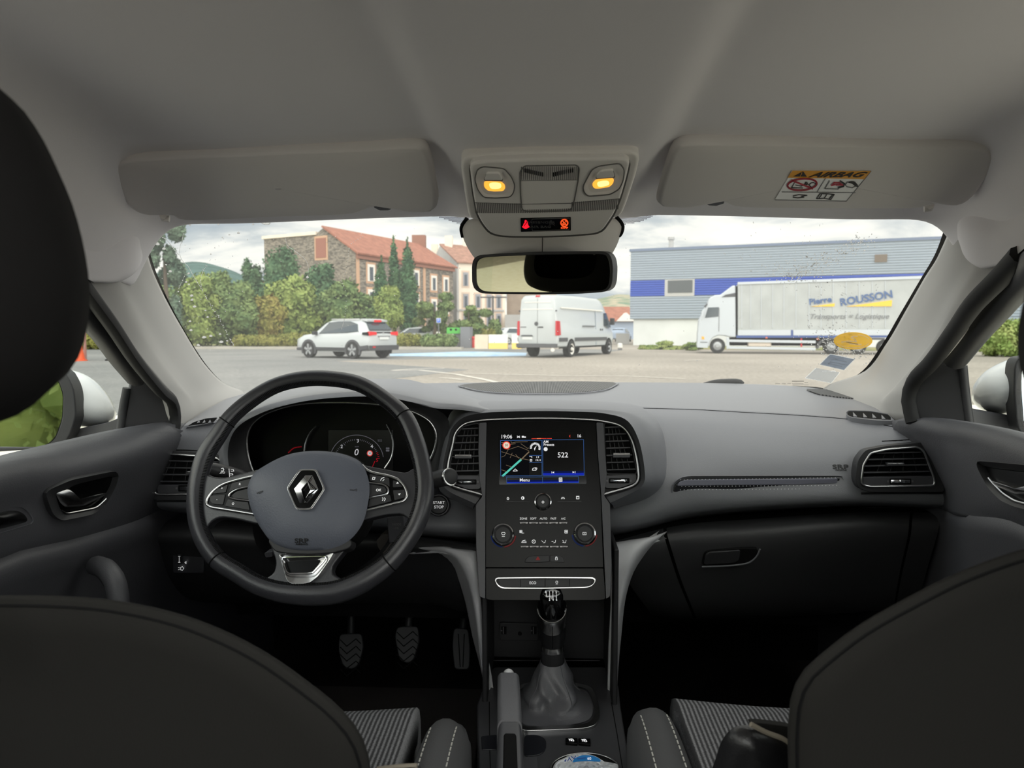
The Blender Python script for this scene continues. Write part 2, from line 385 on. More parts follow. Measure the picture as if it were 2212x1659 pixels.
# cloth-covered upper pillar ends, their curved lower edge sits just proud of the trim
def cap(name, rows): S(loft(name, rows, m_head, nu=24, nv=24))
cap('trim_3', [[P(330, 462, 1.10), P(285, 470, 1.05), P(235, 478, 1.0), P(125, 500, .82)], [P(318, 495, 1.10), P(280, 520, 1.02), P(225, 545, .94), P(138, 560, .82)], [P(312, 525, 1.105), P(282, 560, 1.02), P(235, 585, .945), P(168, 590, .85)], [P(312, 545, 1.12), P(290, 585, 1.035), P(252, 606, .975), P(200, 608, .895)], [P(314, 548, 1.16), P(292, 589, 1.08), P(254, 610, 1.02), P(202, 611, .94)]])
cap('trim_4', [[P(2052, 440, 1.10), P(2105, 448, 1.03), P(2160, 455, .96), P(2250, 450, .82)], [P(2058, 470, 1.10), P(2100, 495, 1.0), P(2150, 515, .93), P(2225, 520, .84)], [P(2063, 500, 1.11), P(2095, 535, 1.0), P(2135, 555, .94), P(2195, 552, .87)], [P(2068, 522, 1.12), P(2092, 558, 1.02), P(2122, 576, .96), P(2168, 572, .9)], [P(2066, 525, 1.16), P(2090, 562, 1.06), P(2120, 580, 1.0), P(2164, 576, .94)]])

# ---------- windscreen ----------
gt = [P(295, 466, 1.165), P(700, 425, 1.19), P(1172, 405, 1.20), P(1650, 405, 1.18), P(2075, 432, 1.15)]
gm = [P(372, 700, 1.5), P(760, 668, 1.58), P(1172, 655, 1.62), P(1600, 655, 1.58), P(1985, 668, 1.5)]
gb = [P(480, 866, 1.86), P(800, 846, 2.02), P(1172, 842, 2.08), P(1560, 846, 2.02), P(1850, 872, 1.85)]
GV = [cr(r, 33) for r in (gt, gm, gb)]; GC = [cr([r[j] for r in GV], 21) for j in range(33)]
S(obj('window_1', [GC[j][i] for i in range(21) for j in range(33)], grid_faces(33, 21), m_gla, sharp=180))
from mathutils.bvhtree import BVHTree
GB = BVHTree.FromPolygons([GC[j][i] for i in range(21) for j in range(33)], grid_faces(33, 21))
def G(px, py, off=.002):           # the inner face of the windscreen seen at that pixel
    r = ray(px, py).normalized(); h = GB.ray_cast(CAM, r)
    if h[0] is None:
        for k in range(1, 30):
            for q_ in ((px + 3 * k * (1 if px < 1172 else -1), py), (px, py - 3 * k)):
                h2 = GB.ray_cast(CAM, ray(*q_).normalized())
                if h2[0] is not None: return P(px, py, h2[0].y + .01)
        return P(px, py, 1.9)
    n = h[1] if h[1].dot(r) < 0 else -h[1]
    return h[0] + n * off
class GP:                          # the windscreen used as a drawing surface
    n = V((0, -.94, -.33)).normalized()
    def p(s, px, py, off=0): return G(px, py, off)
    def axes(s, px, py):
        c = s.p(px, py); return (s.p(px + 5, py) - c) / 5, (s.p(px, py - 5) - c) / 5
GPL = GP()
m_frit = mat('dotted_frit', (120, 105, 135), .6)
def frit(pts):
    vs, fs = [], []
    for (x, y) in pts:
        n = len(vs); vs += [G(x + a, y + b, -.002) for a, b in ((-1.55, 0), (0, -1.55), (1.55, 0), (0, 1.55))]; fs.append((n, n + 1, n + 2, n + 3))
    return vs, fs
fp = []
for i in range(60):
    for j in range(20):
        x = 905 + i * 2.9 + (j % 2) * 1.45; y = 440 + j * 2.9
        if y < 456 + (x - 915) * .29 - 10 * math.sin((x - 915) / 95 * math.pi) * .4 + 10 and x < 1015: fp.append((x, y))
        x2 = 1330 + i * 2.0 + (j % 2) * 1.45; x2 = 1330 + i * 2.9 + (j % 2) * 1.45
        if x2 < 1440 and y < 487 - (x2 - 1345) * .33 + 6 * math.sin((x2 - 1345) / 85 * math.pi): fp.append((x2, y))
vs, fs = frit(fp); fo = S(obj('trim_5', vs, fs, m_frit, smooth=False))
# black painted border of the glass
eg = [(316, 505), (318, 545), (345, 620), (392, 712), (442, 790), (480, 828), (530, 852)]
eg2 = [(2047, 485), (2025, 545), (1992, 602), (1951, 672), (1910, 742), (1862, 804), (1770, 842)]
for nm, g_, w, sg in (('trim_6', eg, 7, 1), ('trim_7', eg2, 5, -1)):
    g_ = cr2(g_, 40, False); vs = []
    for (x, y) in g_: vs += [G(x - 6 * sg, y, .003), G(x + w * sg, y, .003)]
    S(obj(nm, vs, [(2 * i, 2 * i + 1, 2 * i + 3, 2 * i + 2) for i in range(39)], m_mat))

# ---------- floor, bulkhead, rear ----------
S(boxes('floor', [((-.84, -1.0, .19), (.84, 2.02, .23))], m_crp))
S(boxes('wall_front', [((-.84, 1.96, .2), (.84, 2.02, .97))], m_mat))
S(boxes('wall_rear', [((-.74, -1.06, .2), (.74, -1.0, .93))], m_stb))
S(boxes('wall_left', [((-.80, -1.0, .2), (-.745, .05, .9)), ((-.72, -.30, .9), (-.64, -.10, 1.22))], m_stb))
S(boxes('wall_right', [((.745, -1.0, .2), (.80, .05, .9)), ((.64, -.30, .9), (.72, -.10, 1.22))], m_stb))
# ---------- doors with their window frames, sails and glass ----------
def door(sg, name, gname):
    X = lambda px, py, x=.70: PX(px, py, sg * x)
    q = lambda L, R: L if sg < 0 else R
    # upper trim: sill edge -> rolled ledge -> face -> armrest groove
    if sg < 0:
        rows = [[P(-260, 1085, .70), P(0, 1000, .90), P(140, 962, 1.05), P(270, 935, 1.2), P(378, 920, 1.31)],
                [P(-260, 1110, .66), P(0, 1015, .86), P(140, 985, 1.02), P(275, 950, 1.17), P(385, 928, 1.29)],
                [P(-260, 1150, .65), P(0, 1050, .85), P(140, 1022, 1.0), P(290, 975, 1.16), P(372, 945, 1.27)],
                [P(-260, 1230, .66), P(0, 1100, .86), P(140, 1080, 1.01), P(280, 1050, 1.17), P(345, 1010, 1.27)],
                [P(-260, 1320, .66), P(0, 1180, .86), P(140, 1150, 1.01), P(260, 1115, 1.16), P(322, 1085, 1.27)],
                [P(-260, 1360, .68), P(0, 1208, .875), P(140, 1172, 1.02), P(260, 1135, 1.17), P(318, 1110, 1.28)]]
        low = [[P(-260, 1355, .665), P(0, 1205, .855), P(140, 1170, 1.0), P(260, 1136, 1.15), P(322, 1112, 1.27)],
               [P(-260, 1400, .65), P(0, 1228, .84), P(140, 1195, .985), P(260, 1160, 1.14), P(330, 1135, 1.27)],
               [P(-260, 1420, .66), P(0, 1258, .85), P(140, 1225, 1.0), P(260, 1195, 1.16), P(335, 1170, 1.29)],
               [P(-260, 1700, .68), P(0, 1420, .88), P(140, 1420, 1.02), P(260, 1420, 1.18), P(345, 1420, 1.32)],
               [P(-260, 2000, .70), P(0, 1800, .9), P(140, 1800, 1.04), P(260, 1800, 1.2), P(350, 1800, 1.34)]]
        rec = rp(ZL((215, 1105), (235, 1085), (340, 1040), (545, 998), (563, 1015), (550, 1070), (500, 1160), (440, 1205), (290, 1235), (250, 1205)), 10)
        bowl = rp(ZL((262, 1110), (360, 1062), (535, 1022), (548, 1045), (520, 1110), (455, 1172), (310, 1200), (285, 1180)), 10)
        pull = rp(ZL((262, 1105), (330, 1080), (350, 1125), (390, 1140), (505, 1098), (500, 1112), (395, 1165), (310, 1170), (285, 1150)), 4)
        strip = rp(ZL((-60, 1195), (60, 1172), (120, 1185), (150, 1225), (145, 1240), (-60, 1295)), 12)
        pocket = None
    else:
        rows = [[P(2460, 1040, .70), P(2212, 950, .92), P(2100, 925, 1.12), P(2030, 915, 1.25), P(1962, 912, 1.32)],
                [P(2460, 1060, .66), P(2212, 965, .88), P(2100, 935, 1.08), P(2030, 922, 1.22), P(1955, 915, 1.30)],
                [P(2460, 1090, .65), P(2212, 992, .87), P(2110, 965, 1.06), P(2045, 945, 1.2), P(1982, 935, 1.28)],
                [P(2460, 1160, .66), P(2212, 1040, .88), P(2110, 1010, 1.06), P(2060, 1000, 1.18), P(2015, 990, 1.28)],
                [P(2460, 1240, .66), P(2212, 1110, .88), P(2110, 1090, 1.07), P(2070, 1080, 1.2), P(2048, 1065, 1.29)],
                [P(2460, 1270, .68), P(2212, 1135, .90), P(2110, 1118, 1.08), P(2070, 1110, 1.21), P(2045, 1100, 1.30)]]
        low = [[P(2460, 1265, .66), P(2212, 1130, .88), P(2110, 1115, 1.06), P(2070, 1108, 1.2), P(2040, 1102, 1.29)],
               [P(2460, 1300, .65), P(2212, 1150, .87), P(2110, 1135, 1.05), P(2070, 1130, 1.19), P(2040, 1125, 1.29)],
               [P(2460, 1360, .66), P(2212, 1185, .89), P(2110, 1170, 1.07), P(2070, 1165, 1.21), P(2035, 1160, 1.31)],
               [P(2460, 1700, .68), P(2212, 1420, .9), P(2110, 1420, 1.09), P(2060, 1420, 1.22), P(2020, 1420, 1.34)],
               [P(2460, 2000, .70), P(2212, 1800, .92), P(2110, 1800, 1.1), P(2060, 1800, 1.23), P(2010, 1800, 1.36)]]
        rec = rp(ZR((715, 950), (790, 955), (1000, 975), (1000, 1190), (900, 1170), (830, 1140), (770, 1080), (720, 985)), 10)
        bowl = rp(ZR((740, 972), (800, 985), (1000, 1010), (1000, 1165), (900, 1140), (845, 1105), (790, 1050), (745, 990)), 8)
        pull = rp(ZR((780, 1045), (800, 1045), (890, 1085), (1000, 1060), (1000, 1110), (900, 1110), (800, 1065)), 3)
        strip = None; pocket = ZR((800, 1385), (830, 1355), (900, 1348), (1000, 1350), (1000, 1385))
    for rr_ in (rows, low):
        for r_ in rr_: r_.insert(0, V((r_[0].x * 1.0, .05, r_[0].z - .01))); r_.append(V((sg * .76, 1.62, r_[-1].z - (.07 if rr_ is rows else 0)))); r_.append(V((sg * .78, 2.0, r_[-1].z - .02)))
    low.append([V((p_.x, p_.y, .2)) for p_ in low[-1]])
    d = S(loft(name, rows, m_door, nu=40, nv=26, solid=.02, off=0))
    loft('lower_panel', low, m_door, d, nu=36, nv=30, solid=.012, off=0)
    sd_ = Surf(d); a_, b_, c_ = (sd_.p(*q_) for q_ in (((130, 1075), (235, 1045), (170, 1110)) if sg < 0 else ((2120, 1020), (2205, 1030), (2170, 1080)))); pl = Plane((a_ + b_ + c_) / 3, (b_ - a_).cross(c_ - a_))
    if pl.n.dot(CAM - pl.o) < 0: pl.n = -pl.n
    pl.o = pl.o + pl.n * .010
    h = ringslab('handle_bezel', cr2(rec, 60), cr2(bowl, 60), pl, m_blk, d, off=.014, ioff=.006, th=.02)
    slab('handle_bowl', cr2(bowl, 60), pl, m_gls, h, off=.0035, th=.008)
    dome('pull_lever', cr2(pull, 60), pl, m_chr, h, off=.008, h=.006, skirt=.006)
    lip = cr2(bowl, 60); lo_ = [v for v in lip]
    tube('chrome_lip', [pl.p(x, y, .008) for x, y in (lip[28:56] if sg < 0 else lip[30:56])], .0013, m_chr, h, 6)
    if strip:
        a_, b_, c_ = (sd_.p(*q_) for q_ in ((5, 1115), (65, 1125), (35, 1145))); pl = Plane((a_ + b_ + c_) / 3, (b_ - a_).cross(c_ - a_))
        if pl.n.dot(CAM - pl.o) < 0: pl.n = -pl.n
        pl.o = pl.o - pl.n * .004
        dome('ambient_strip', cr2(strip, 40), pl, m_gls, d, off=.010, h=.012, skirt=.02)
        ringslab('strip_surround', cr2(scl(strip, 1.14, 1.25), 40), cr2(strip, 40), pl, m_dash, d, off=.016, ioff=.008, th=.02)
    # grab handle / pocket edge below
    if sg < 0:
        ph = cr([P(185, 1212, 1.06), P(205, 1220, 1.03), P(225, 1250, 1.01), P(232, 1310, 1.0), P(230, 1400, 1.0)], 16)
        tube('grab_handle', [p_ + V((.03, -.02, 0)) for p_ in ph], .015, m_door, d, 10, flat=1.0)
        tube('pocket_edge', cr([P(-40, 1258, .86), P(60, 1232, .93), P(150, 1208, 1.03), P(190, 1204, 1.08), P(215, 1216, 1.1), P(230, 1240, 1.11)], 20), .006, m_blk, d, 8)
    else:
        tube('pocket_edge', cr([P(2260, 1172, .88), P(2180, 1173, .96), P(2160, 1180, .99), P(2148, 1192, 1.0)], 12), .007, m_blk, d, 8)
    # mirror sail, seal, frame
    if sg < 0:
        sail = ZL((668, 512), (735, 525), (800, 600), (828, 660), (822, 790), (760, 815), (570, 850), (600, 700), (625, 530))
        seal = [(150, 578), (190, 632), (240, 700), (290, 775), (345, 842), (374, 872), (378, 915), (372, 940)]
        frm = [(140, 608), (180, 660), (225, 712), (262, 765), (300, 812)]
        frm2 = [(274, 838), (266, 880), (258, 950)]
    else:
        sail = ZR((575, 455), (635, 465), (665, 640), (690, 790), (560, 785), (425, 745), (400, 670), (395, 590), (450, 500), (530, 460))
        seal = [(2205, 550), (2160, 600), (2105, 655), (2060, 718), (2010, 785), (1973, 826), (1962, 860), (1972, 912)]
        frm = [(2225, 590), (2190, 622), (2150, 668), (2105, 718), (2060, 775)]
        frm2 = [(2080, 790), (2086, 850), (2096, 925)]
    sd = [.87, .93, 1.0, 1.1, 1.22, 1.29, 1.30, 1.29]
    tube('door_seal', cr([P(x, y, dd - .005) for (x, y), dd in zip(seal, sd)], 30), .013, m_rub, d, 8, flat=.8)
    fd = [.89, .96, 1.03, 1.12, 1.22]
    tube('window_frame', cr([V((sg * .625, .05, 1.245)), V((sg * .625, .4, 1.24)), P(frm[0][0] + sg * 70, frm[0][1] - 60, .78)] + [P(x + sg * 4, y, dd) for (x, y), dd in zip(frm, fd)], 30), .0195, m_blk, d, 10)
    tube('weather_strip', cr([P(x - sg * 17, y - 3, dd + .02) for (x, y), dd in zip(frm, fd)], 24), .016, m_gry, d, 8)
    tube('sail_divider', cr([P(x, y, dd) for (x, y), dd in zip(frm2, (1.24, 1.24, 1.235))], 10), .007, m_blk, d, 8)
    ps = Plane(P(*q((330, 880), (2010, 860)), 1.27), V((-sg * .62, -.78, 0)))
    slab('mirror_sail', cr2(rp(sail, 6), 60), ps, m_blk, d, th=.02, bev=.003)
    # glass
    gl = [P(*q((-700, 560), (2960, 540)), .45), P(*q((110, 590), (2250, 560)), .93), P(*q((300, 812), (2062, 775)), 1.26)], [P(*q((-700, 1250), (2960, 1200)), .46), P(*q((0, 1008), (2212, 960)), .93), P(*q((262, 960), (2100, 935)), 1.26)]
    S(loft(gname, gl, m_gls2, nu=10, nv=4))
    return d
door(-1, 'door_1', 'window_2'); door(1, 'door_2', 'window_3')

# ---------- outside mirrors ----------
m_car = mat('white_car_paint', (222, 224, 226), .3, coat=.6)
m_mir = mat('mirror_glass', (235, 240, 240), .01, 1)
def mirror(lbl, sg):
    t = thing('door_mirror', lbl, 'mirror', P(110, 880, 1.4) if sg < 0 else P(2190, 860, 1.3))
    if sg < 0:
        pl = Plane(P(60, 870, 1.27), (.25, -1, 0))
        out = cr2(rp([(-70, 800), (40, 796), (115, 794), (140, 802), (160, 840), (165, 900), (148, 950), (120, 972), (60, 972), (-70, 980)], 16), 60)
        inn = cr2(rp([(-60, 812), (40, 810), (108, 808), (124, 820), (136, 850), (134, 905), (118, 948), (95, 964), (50, 966), (-60, 966)], 14), 60)
        sh = [(-70, 795), (60, 790), (125, 794), (190, 812), (235, 855), (252, 895), (240, 915), (160, 925), (100, 930), (-70, 930)]
        ba = [(60, 975), (150, 930), (235, 912), (262, 900), (275, 935), (262, 962), (200, 970), (140, 975)]
        aim = V((.13, -1, .125))
    else:
        pl = Plane(P(2212, 850, 1.22), (-.25, -1, 0))
        out = cr2(rp([(2190, 850), (2192, 790), (2200, 772), (2300, 765), (2330, 900), (2212, 948), (2198, 925)], 10), 60)
        inn = cr2(rp([(2207, 850), (2207, 800), (2215, 785), (2290, 780), (2310, 890), (2225, 930), (2212, 915)], 8), 60)
        sh = [(2100, 865), (2102, 835), (2125, 805), (2165, 782), (2212, 768), (2300, 762), (2320, 880), (2195, 898), (2120, 885)]
        ba = [(2092, 880), (2120, 886), (2200, 900), (2240, 930), (2235, 955), (2160, 942), (2098, 925)]
        aim = V((-.13, -1, .125))
    shp = cr2(sh, 60)
    # a shell that bulges forward, away from the driver
    vs = []; cx = sum(p[0] for p in shp) / 60; cyy = sum(p[1] for p in shp) / 60
    for i in range(12):
        s = math.sin(min(1, .02 + i / 11) * math.pi / 2)
        vs += [pl.p(cx + (x - cx) * s, cyy + (y - cyy) * s, -.015 - .11 * (1 - math.sqrt(max(0, 1 - s * s)))) for x, y in shp]
    vs += [v - V((sg * -.03, -.05, 0)) + (sum(vs[-60:], V()) / 60 - v) * .12 for v in vs[-60:]]
    obj('painted_shell', vs, grid_faces(60, 13, True), m_car, t, sharp=180)
    b = ringslab('bezel', out, inn, pl, m_blk, t, off=.0, th=.045, bev=.003)
    gp = Plane(pl.p(60 if sg < 0 else 2260, 880, -.012), aim)
    slab('mirror_glass', inn, gp, m_mir, t, th=.003, bev=0)
    slab('mirror_back', inn, pl, m_mat, t, off=-.03, th=.02)
    slab('mirror_foot', cr2(rp(ba, 8), 50), Plane(P(200, 940, 1.33) if sg < 0 else P(2160, 915, 1.27), (0, -1, 0)), m_gry, t, th=.06, bev=.006)
mirror('white and black wing mirror outside the driver door window, showing green trees', -1)
mirror('white wing mirror outside the passenger door window', 1)
# ---------- dashboard ----------
dash = thing('dashboard', 'wide black dashboard spanning the car under the windscreen', 'dashboard', (0, 1.45, .6))
R = [[P(415, 905, 1.36), P(470, 872, 1.55), P(520, 852, 1.75), P(640, 840, 1.92), P(870, 829, 2.0), P(1172, 826, 2.02), P(1560, 828, 1.98), P(1740, 836, 1.86), P(1850, 861, 1.62), P(1962, 912, 1.36)],
     [P(405, 912, 1.32), P(470, 890, 1.42), P(540, 878, 1.5), P(640, 862, 1.62), P(870, 846, 1.72), P(1172, 847, 1.74), P(1560, 851, 1.72), P(1750, 864, 1.62), P(1870, 884, 1.48), P(1975, 921, 1.33)],
     [P(397, 920, 1.30), P(470, 907, 1.36), P(540, 900, 1.42), P(640, 890, 1.47), P(870, 869, 1.52), P(1172, 872, 1.52), P(1347, 877, 1.52), P(1600, 887, 1.5), P(1850, 905, 1.43), P(1988, 933, 1.31)]]
top = loft('top_pad', R, m_dtop, dash, nu=90, nv=16)
def arrow(px, py, d): return P(px, py, d)
Fc = [R[2],
      [P(375, 945, 1.28), P(470, 950, 1.34), P(640, 930, 1.42), P(870, 900, 1.44), P(1172, 900, 1.42), P(1430, 908, 1.425), P(1600, 925, 1.41), P(1850, 945, 1.355), P(2006, 958, 1.29)],
      [P(350, 985, 1.275), P(470, 1000, 1.33), P(640, 1000, 1.42), P(870, 1000, 1.42), P(1172, 1000, 1.38), P(1430, 985, 1.35), P(1600, 985, 1.335), P(1850, 1000, 1.31), P(2029, 1010, 1.28)],
      [P(322, 1060, 1.27), P(470, 1070, 1.32), P(640, 1070, 1.38), P(900, 1060, 1.36), P(1172, 1060, 1.36), P(1430, 1050, 1.30), P(1600, 1050, 1.295), P(1850, 1050, 1.29), P(2043, 1062, 1.28)],
      [P(316, 1085, 1.275), P(470, 1100, 1.31), P(640, 1115, 1.34), P(950, 1140, 1.31), P(1172, 1150, 1.35), P(1340, 1130, 1.285), P(1500, 1100, 1.288), P(1850, 1080, 1.285), P(2046, 1088, 1.283)],
      [P(320, 1096, 1.30), P(470, 1110, 1.33), P(640, 1125, 1.36), P(950, 1155, 1.33), P(1172, 1165, 1.37), P(1343, 1148, 1.31), P(1500, 1113, 1.318), P(1850, 1090, 1.315), P(2042, 1096, 1.31)],
      [P(330, 1102, 1.36), P(470, 1116, 1.38), P(640, 1131, 1.40), P(950, 1161, 1.38), P(1172, 1171, 1.41), P(1346, 1154, 1.37), P(1500, 1119, 1.39), P(1850, 1096, 1.40), P(2036, 1101, 1.38)]]
face = loft('face_panel', Fc, m_dash, dash, nu=90, nv=50)
SF = Surf(face); ST = Surf(top)
boxes('leak_block', [((-.70, 1.56, .50), (.70, 1.95, .93)), ((-.66, 1.45, .62), (.66, 1.60, .90))], m_mat, dash)  # block added inside the dash to stop daylight leaking through panel gaps
# driver's lower panel
lows = [[P(322, 1104, 1.37), P(470, 1118, 1.39), P(640, 1133, 1.40), P(900, 1158, 1.37), P(1030, 1175, 1.30)],
        [P(324, 1135, 1.30), P(470, 1140, 1.31), P(640, 1150, 1.33), P(900, 1166, 1.29), P(1030, 1184, 1.24)],
        [P(326, 1160, 1.285), P(470, 1160, 1.29), P(640, 1172, 1.31), P(900, 1182, 1.28), P(1030, 1194, 1.235)],
        [P(330, 1185, 1.30), P(470, 1185, 1.305), P(640, 1195, 1.32), P(900, 1200, 1.30), P(1030, 1210, 1.25)],
        [P(345, 1245, 1.34), P(470, 1245, 1.34), P(640, 1260, 1.35), P(900, 1262, 1.34), P(1030, 1280, 1.29)],
        [P(360, 1290, 1.42), P(470, 1292, 1.42), P(640, 1300, 1.42), P(900, 1296, 1.40), P(1025, 1320, 1.35)],
        [P(380, 1300, 1.65), P(470, 1302, 1.65), P(640, 1306, 1.65), P(900, 1302, 1.65), P(1020, 1325, 1.5)]]
lp = loft('knee_panel', lows, m_blk, dash, nu=50, nv=36)
SLP = Surf(lp)
# passenger's lower panel: the glovebox lid and the fixed ends beside it
gl = [[P(1325, 1160, 1.36), P(1450, 1126, 1.38), P(1600, 1113, 1.39), P(1850, 1100, 1.40), P(2036, 1102, 1.37)],
      [P(1326, 1172, 1.30), P(1450, 1138, 1.325), P(1600, 1124, 1.335), P(1850, 1108, 1.34), P(2034, 1110, 1.33)],
      [P(1328, 1190, 1.272), P(1450, 1155, 1.292), P(1600, 1142, 1.30), P(1850, 1126, 1.305), P(2030, 1126, 1.30)],
      [P(1335, 1212, 1.28), P(1450, 1180, 1.29), P(1600, 1167, 1.295), P(1850, 1150, 1.30), P(2026, 1150, 1.30)],
      [P(1360, 1262, 1.33), P(1450, 1250, 1.32), P(1600, 1245, 1.325), P(1850, 1230, 1.335), P(2005, 1222, 1.335)],
      [P(1400, 1318, 1.40), P(1450, 1325, 1.385), P(1600, 1325, 1.39), P(1850, 1310, 1.40), P(1985, 1300, 1.40)],
      [P(1400, 1328, 1.62), P(1450, 1332, 1.62), P(1600, 1332, 1.62), P(1850, 1318, 1.62), P(1985, 1308, 1.62)]]
gv = loft_v(gl, 100, 40)
def sub(name, j0, j1, m, sh=0):
    n = j1 - j0 + 1
    return obj(name, [gv[i * 100 + j] + V((0, -sh, 0)) for i in range(40) for j in range(j0, j1 + 1)], grid_faces(n, 40), m, dash, sharp=180)
g1 = sub('lower_end_panel', 0, 16, m_ldash); g2 = sub('glovebox_lid', 17, 90, m_ldash, .002); g3 = sub('lower_end_panel', 91, 99, m_ldash)
bk = obj('seam_backing', [p + V((0, .012, 0)) for p in gv], grid_faces(100, 40), m_mat, dash, sharp=180)
SG = Surf(g2)
gh = rp(ZP((598, 1115), (610, 1035), (640, 1022), (830, 1010), (940, 1012), (925, 1060), (880, 1095), (840, 1105)), 8)
gpl = Plane(P(1560, 1205, 1.298), (0, -.96, -.28))
hb = slab('latch_recess', cr2(gh, 60), gpl, m_mat, g2, off=.002, th=.02)
slab('latch_lever', rp(ZP((612, 1108), (622, 1042), (645, 1032), (830, 1020), (822, 1080), (790, 1098)), 5), gpl, m_blk, g2, off=.005, th=.012, bev=.002)
tube('latch_edge', [gpl.p(x, y, .004) for x, y in cr2(ZP((598, 1118), (800, 1108), (880, 1092), (925, 1055), (945, 1012)), 24, False)], .0016, m_dash, g2, 6)
# silver dotted trim strip let into the passenger side
st = rp(ZP((425, 665), (440, 625), (480, 600), (520, 593), (1415, 586), (1428, 592), (1415, 625), (1385, 650), (1290, 655), (430, 674)), 5)
sp_ = Plane(SF.p(1630, 1046), (0, -1, .12))
so_ = rp(ZP((412, 680), (425, 620), (470, 585), (520, 575), (1430, 574), (1450, 580), (1430, 640), (1395, 660), (1290, 668), (430, 686)), 6)
ts = ringslab('trim_recess', cr2(so_, 80), cr2(scl(st, .995, .95), 80), sp_, m_dash, dash, off=.003, ioff=-.004, th=.03)
m_strip = mat('strip_gloss', (30, 30, 36), .22, spec=.6)
m_strl = mat('strip_silver', (138, 138, 152), .35, .7)
slab('trim_strip', cr2(st, 80), sp_, m_strip, dash, off=.002, th=.03, bev=.001)
slab('silver_band', rp(ZP((447, 636), (462, 612), (500, 599), (1412, 590), (1405, 620), (1160, 628), (700, 632)), 4), sp_, m_strl, ts, off=.004, th=.003, bev=.0015)
vs, fs = [], []
for i in range(44):
    for j, yy in enumerate((598, 638, 658)):
        x = 470 + i * 21.5 + (j % 2) * 8; y = yy - i * .28 * (j == 0) - (i * .15 if j else 0); px, py = ZP((x, y))[0]; n = len(vs)
        vs += [sp_.p(px + a, py + b, .0048) for a, b in ((-.7, 0), (0, -.7), (.7, 0), (0, .7))]; fs.append((n, n + 1, n + 2, n + 3))
obj('dot_pattern', vs, fs, m_wht, ts, smooth=False)
# moulded airbag marks
tpx('SRP', *ZP((1425, 523))[0], 9, SF, m_dpr, face, off=.001, sx=1.5, bold=.0002); tpx('AIRBAG', *ZP((1428, 541))[0], 3.4, SF, m_dpr, face, off=.001, sx=1.3)
# seams: crease of the top pad, cut line above the driver's vent, edge under the passenger vent
tube('pad_seam', [SF.p(x, y, 0) for x, y in cr2([(1385, 882), (1500, 885), (1600, 890.5), (1750, 899), (1850, 908), (1960, 928)], 40, False)], .0011, m_mat, dash, 5)
tube('panel_seam', [SF.p(x, y, 0) for x, y in cr2([(1905, 953), (1960, 950), (2000, 946)], 14, False)], .001, m_mat, dash, 5)
tube('panel_seam', [SF.p(x, y, 0) for x, y in cr2([(350, 972), (400, 972), (440, 974)], 14, False)], .001, m_mat, dash, 5)
for L_ in ([(1860, 1066), (1950, 1065), (2040, 1065)], [(320, 1083), (380, 1083), (420, 1083)]):
    tube('panel_ledge', [SF.p(x, y, 0) for x, y in cr2(L_, 16, False)], .0022, m_blk, dash, 6)
# speaker and defroster grilles in the top pad
m_grl = D.materials.new('grille_mesh'); m_grl.use_nodes = True
N = m_grl.node_tree.nodes; L = m_grl.node_tree.links; b = N['Principled BSDF']; tc = N.new('ShaderNodeTexCoord'); wv = N.new('ShaderNodeTexWave'); wv.inputs['Scale'].default_value = 75; wv.inputs['Distortion'].default_value = 0
rm = N.new('ShaderNodeValToRGB'); rm.color_ramp.elements[0].position = .35; rm.color_ramp.elements[1].position = .6; rm.color_ramp.elements[0].color = lin(22); rm.color_ramp.elements[1].color = lin(104)
L.new(tc.outputs['Object'], wv.inputs['Vector']); L.new(wv.outputs['Fac'], rm.inputs[0]); L.new(rm.outputs[0], b.inputs['Base Color']); b.inputs['Roughness'].default_value = .6
def onto(name, pts, sf, m, par, off=.002, th=.004, **k):     # a traced sheet that follows a surface
    f = [sf.p(x, y, off) for x, y in pts]; c = sum(f, V()) / len(f)
    return prism(name, f, [v - V((0, .1, 1)).normalized() * th for v in f], m, par, bev=0, **k)
gr = cr2([(992, 836), (1040, 830), (1170, 827), (1290, 827.5), (1334, 831), (1312, 842), (1270, 849), (1170, 852), (1070, 850), (1030, 845)], 60)
onto('speaker_grille', gr, ST, m_grl, dash, .004)
tube('grille_rim', [ST.p(x, y, .003) for x, y in cr2([(990, 836), (1030, 846), (1070, 851), (1170, 853.5), (1270, 850.5), (1313, 843), (1336, 831)], 40, False)], .0018, m_dtop, dash, 6)
gr2 = rp(ZP((1210, 62), (1300, 62), (1460, 75), (1500, 92), (1530, 120), (1400, 108), (1290, 92)), 6)
onto('tweeter_grille', cr2(gr2, 40), ST, m_grl, dash, .003)
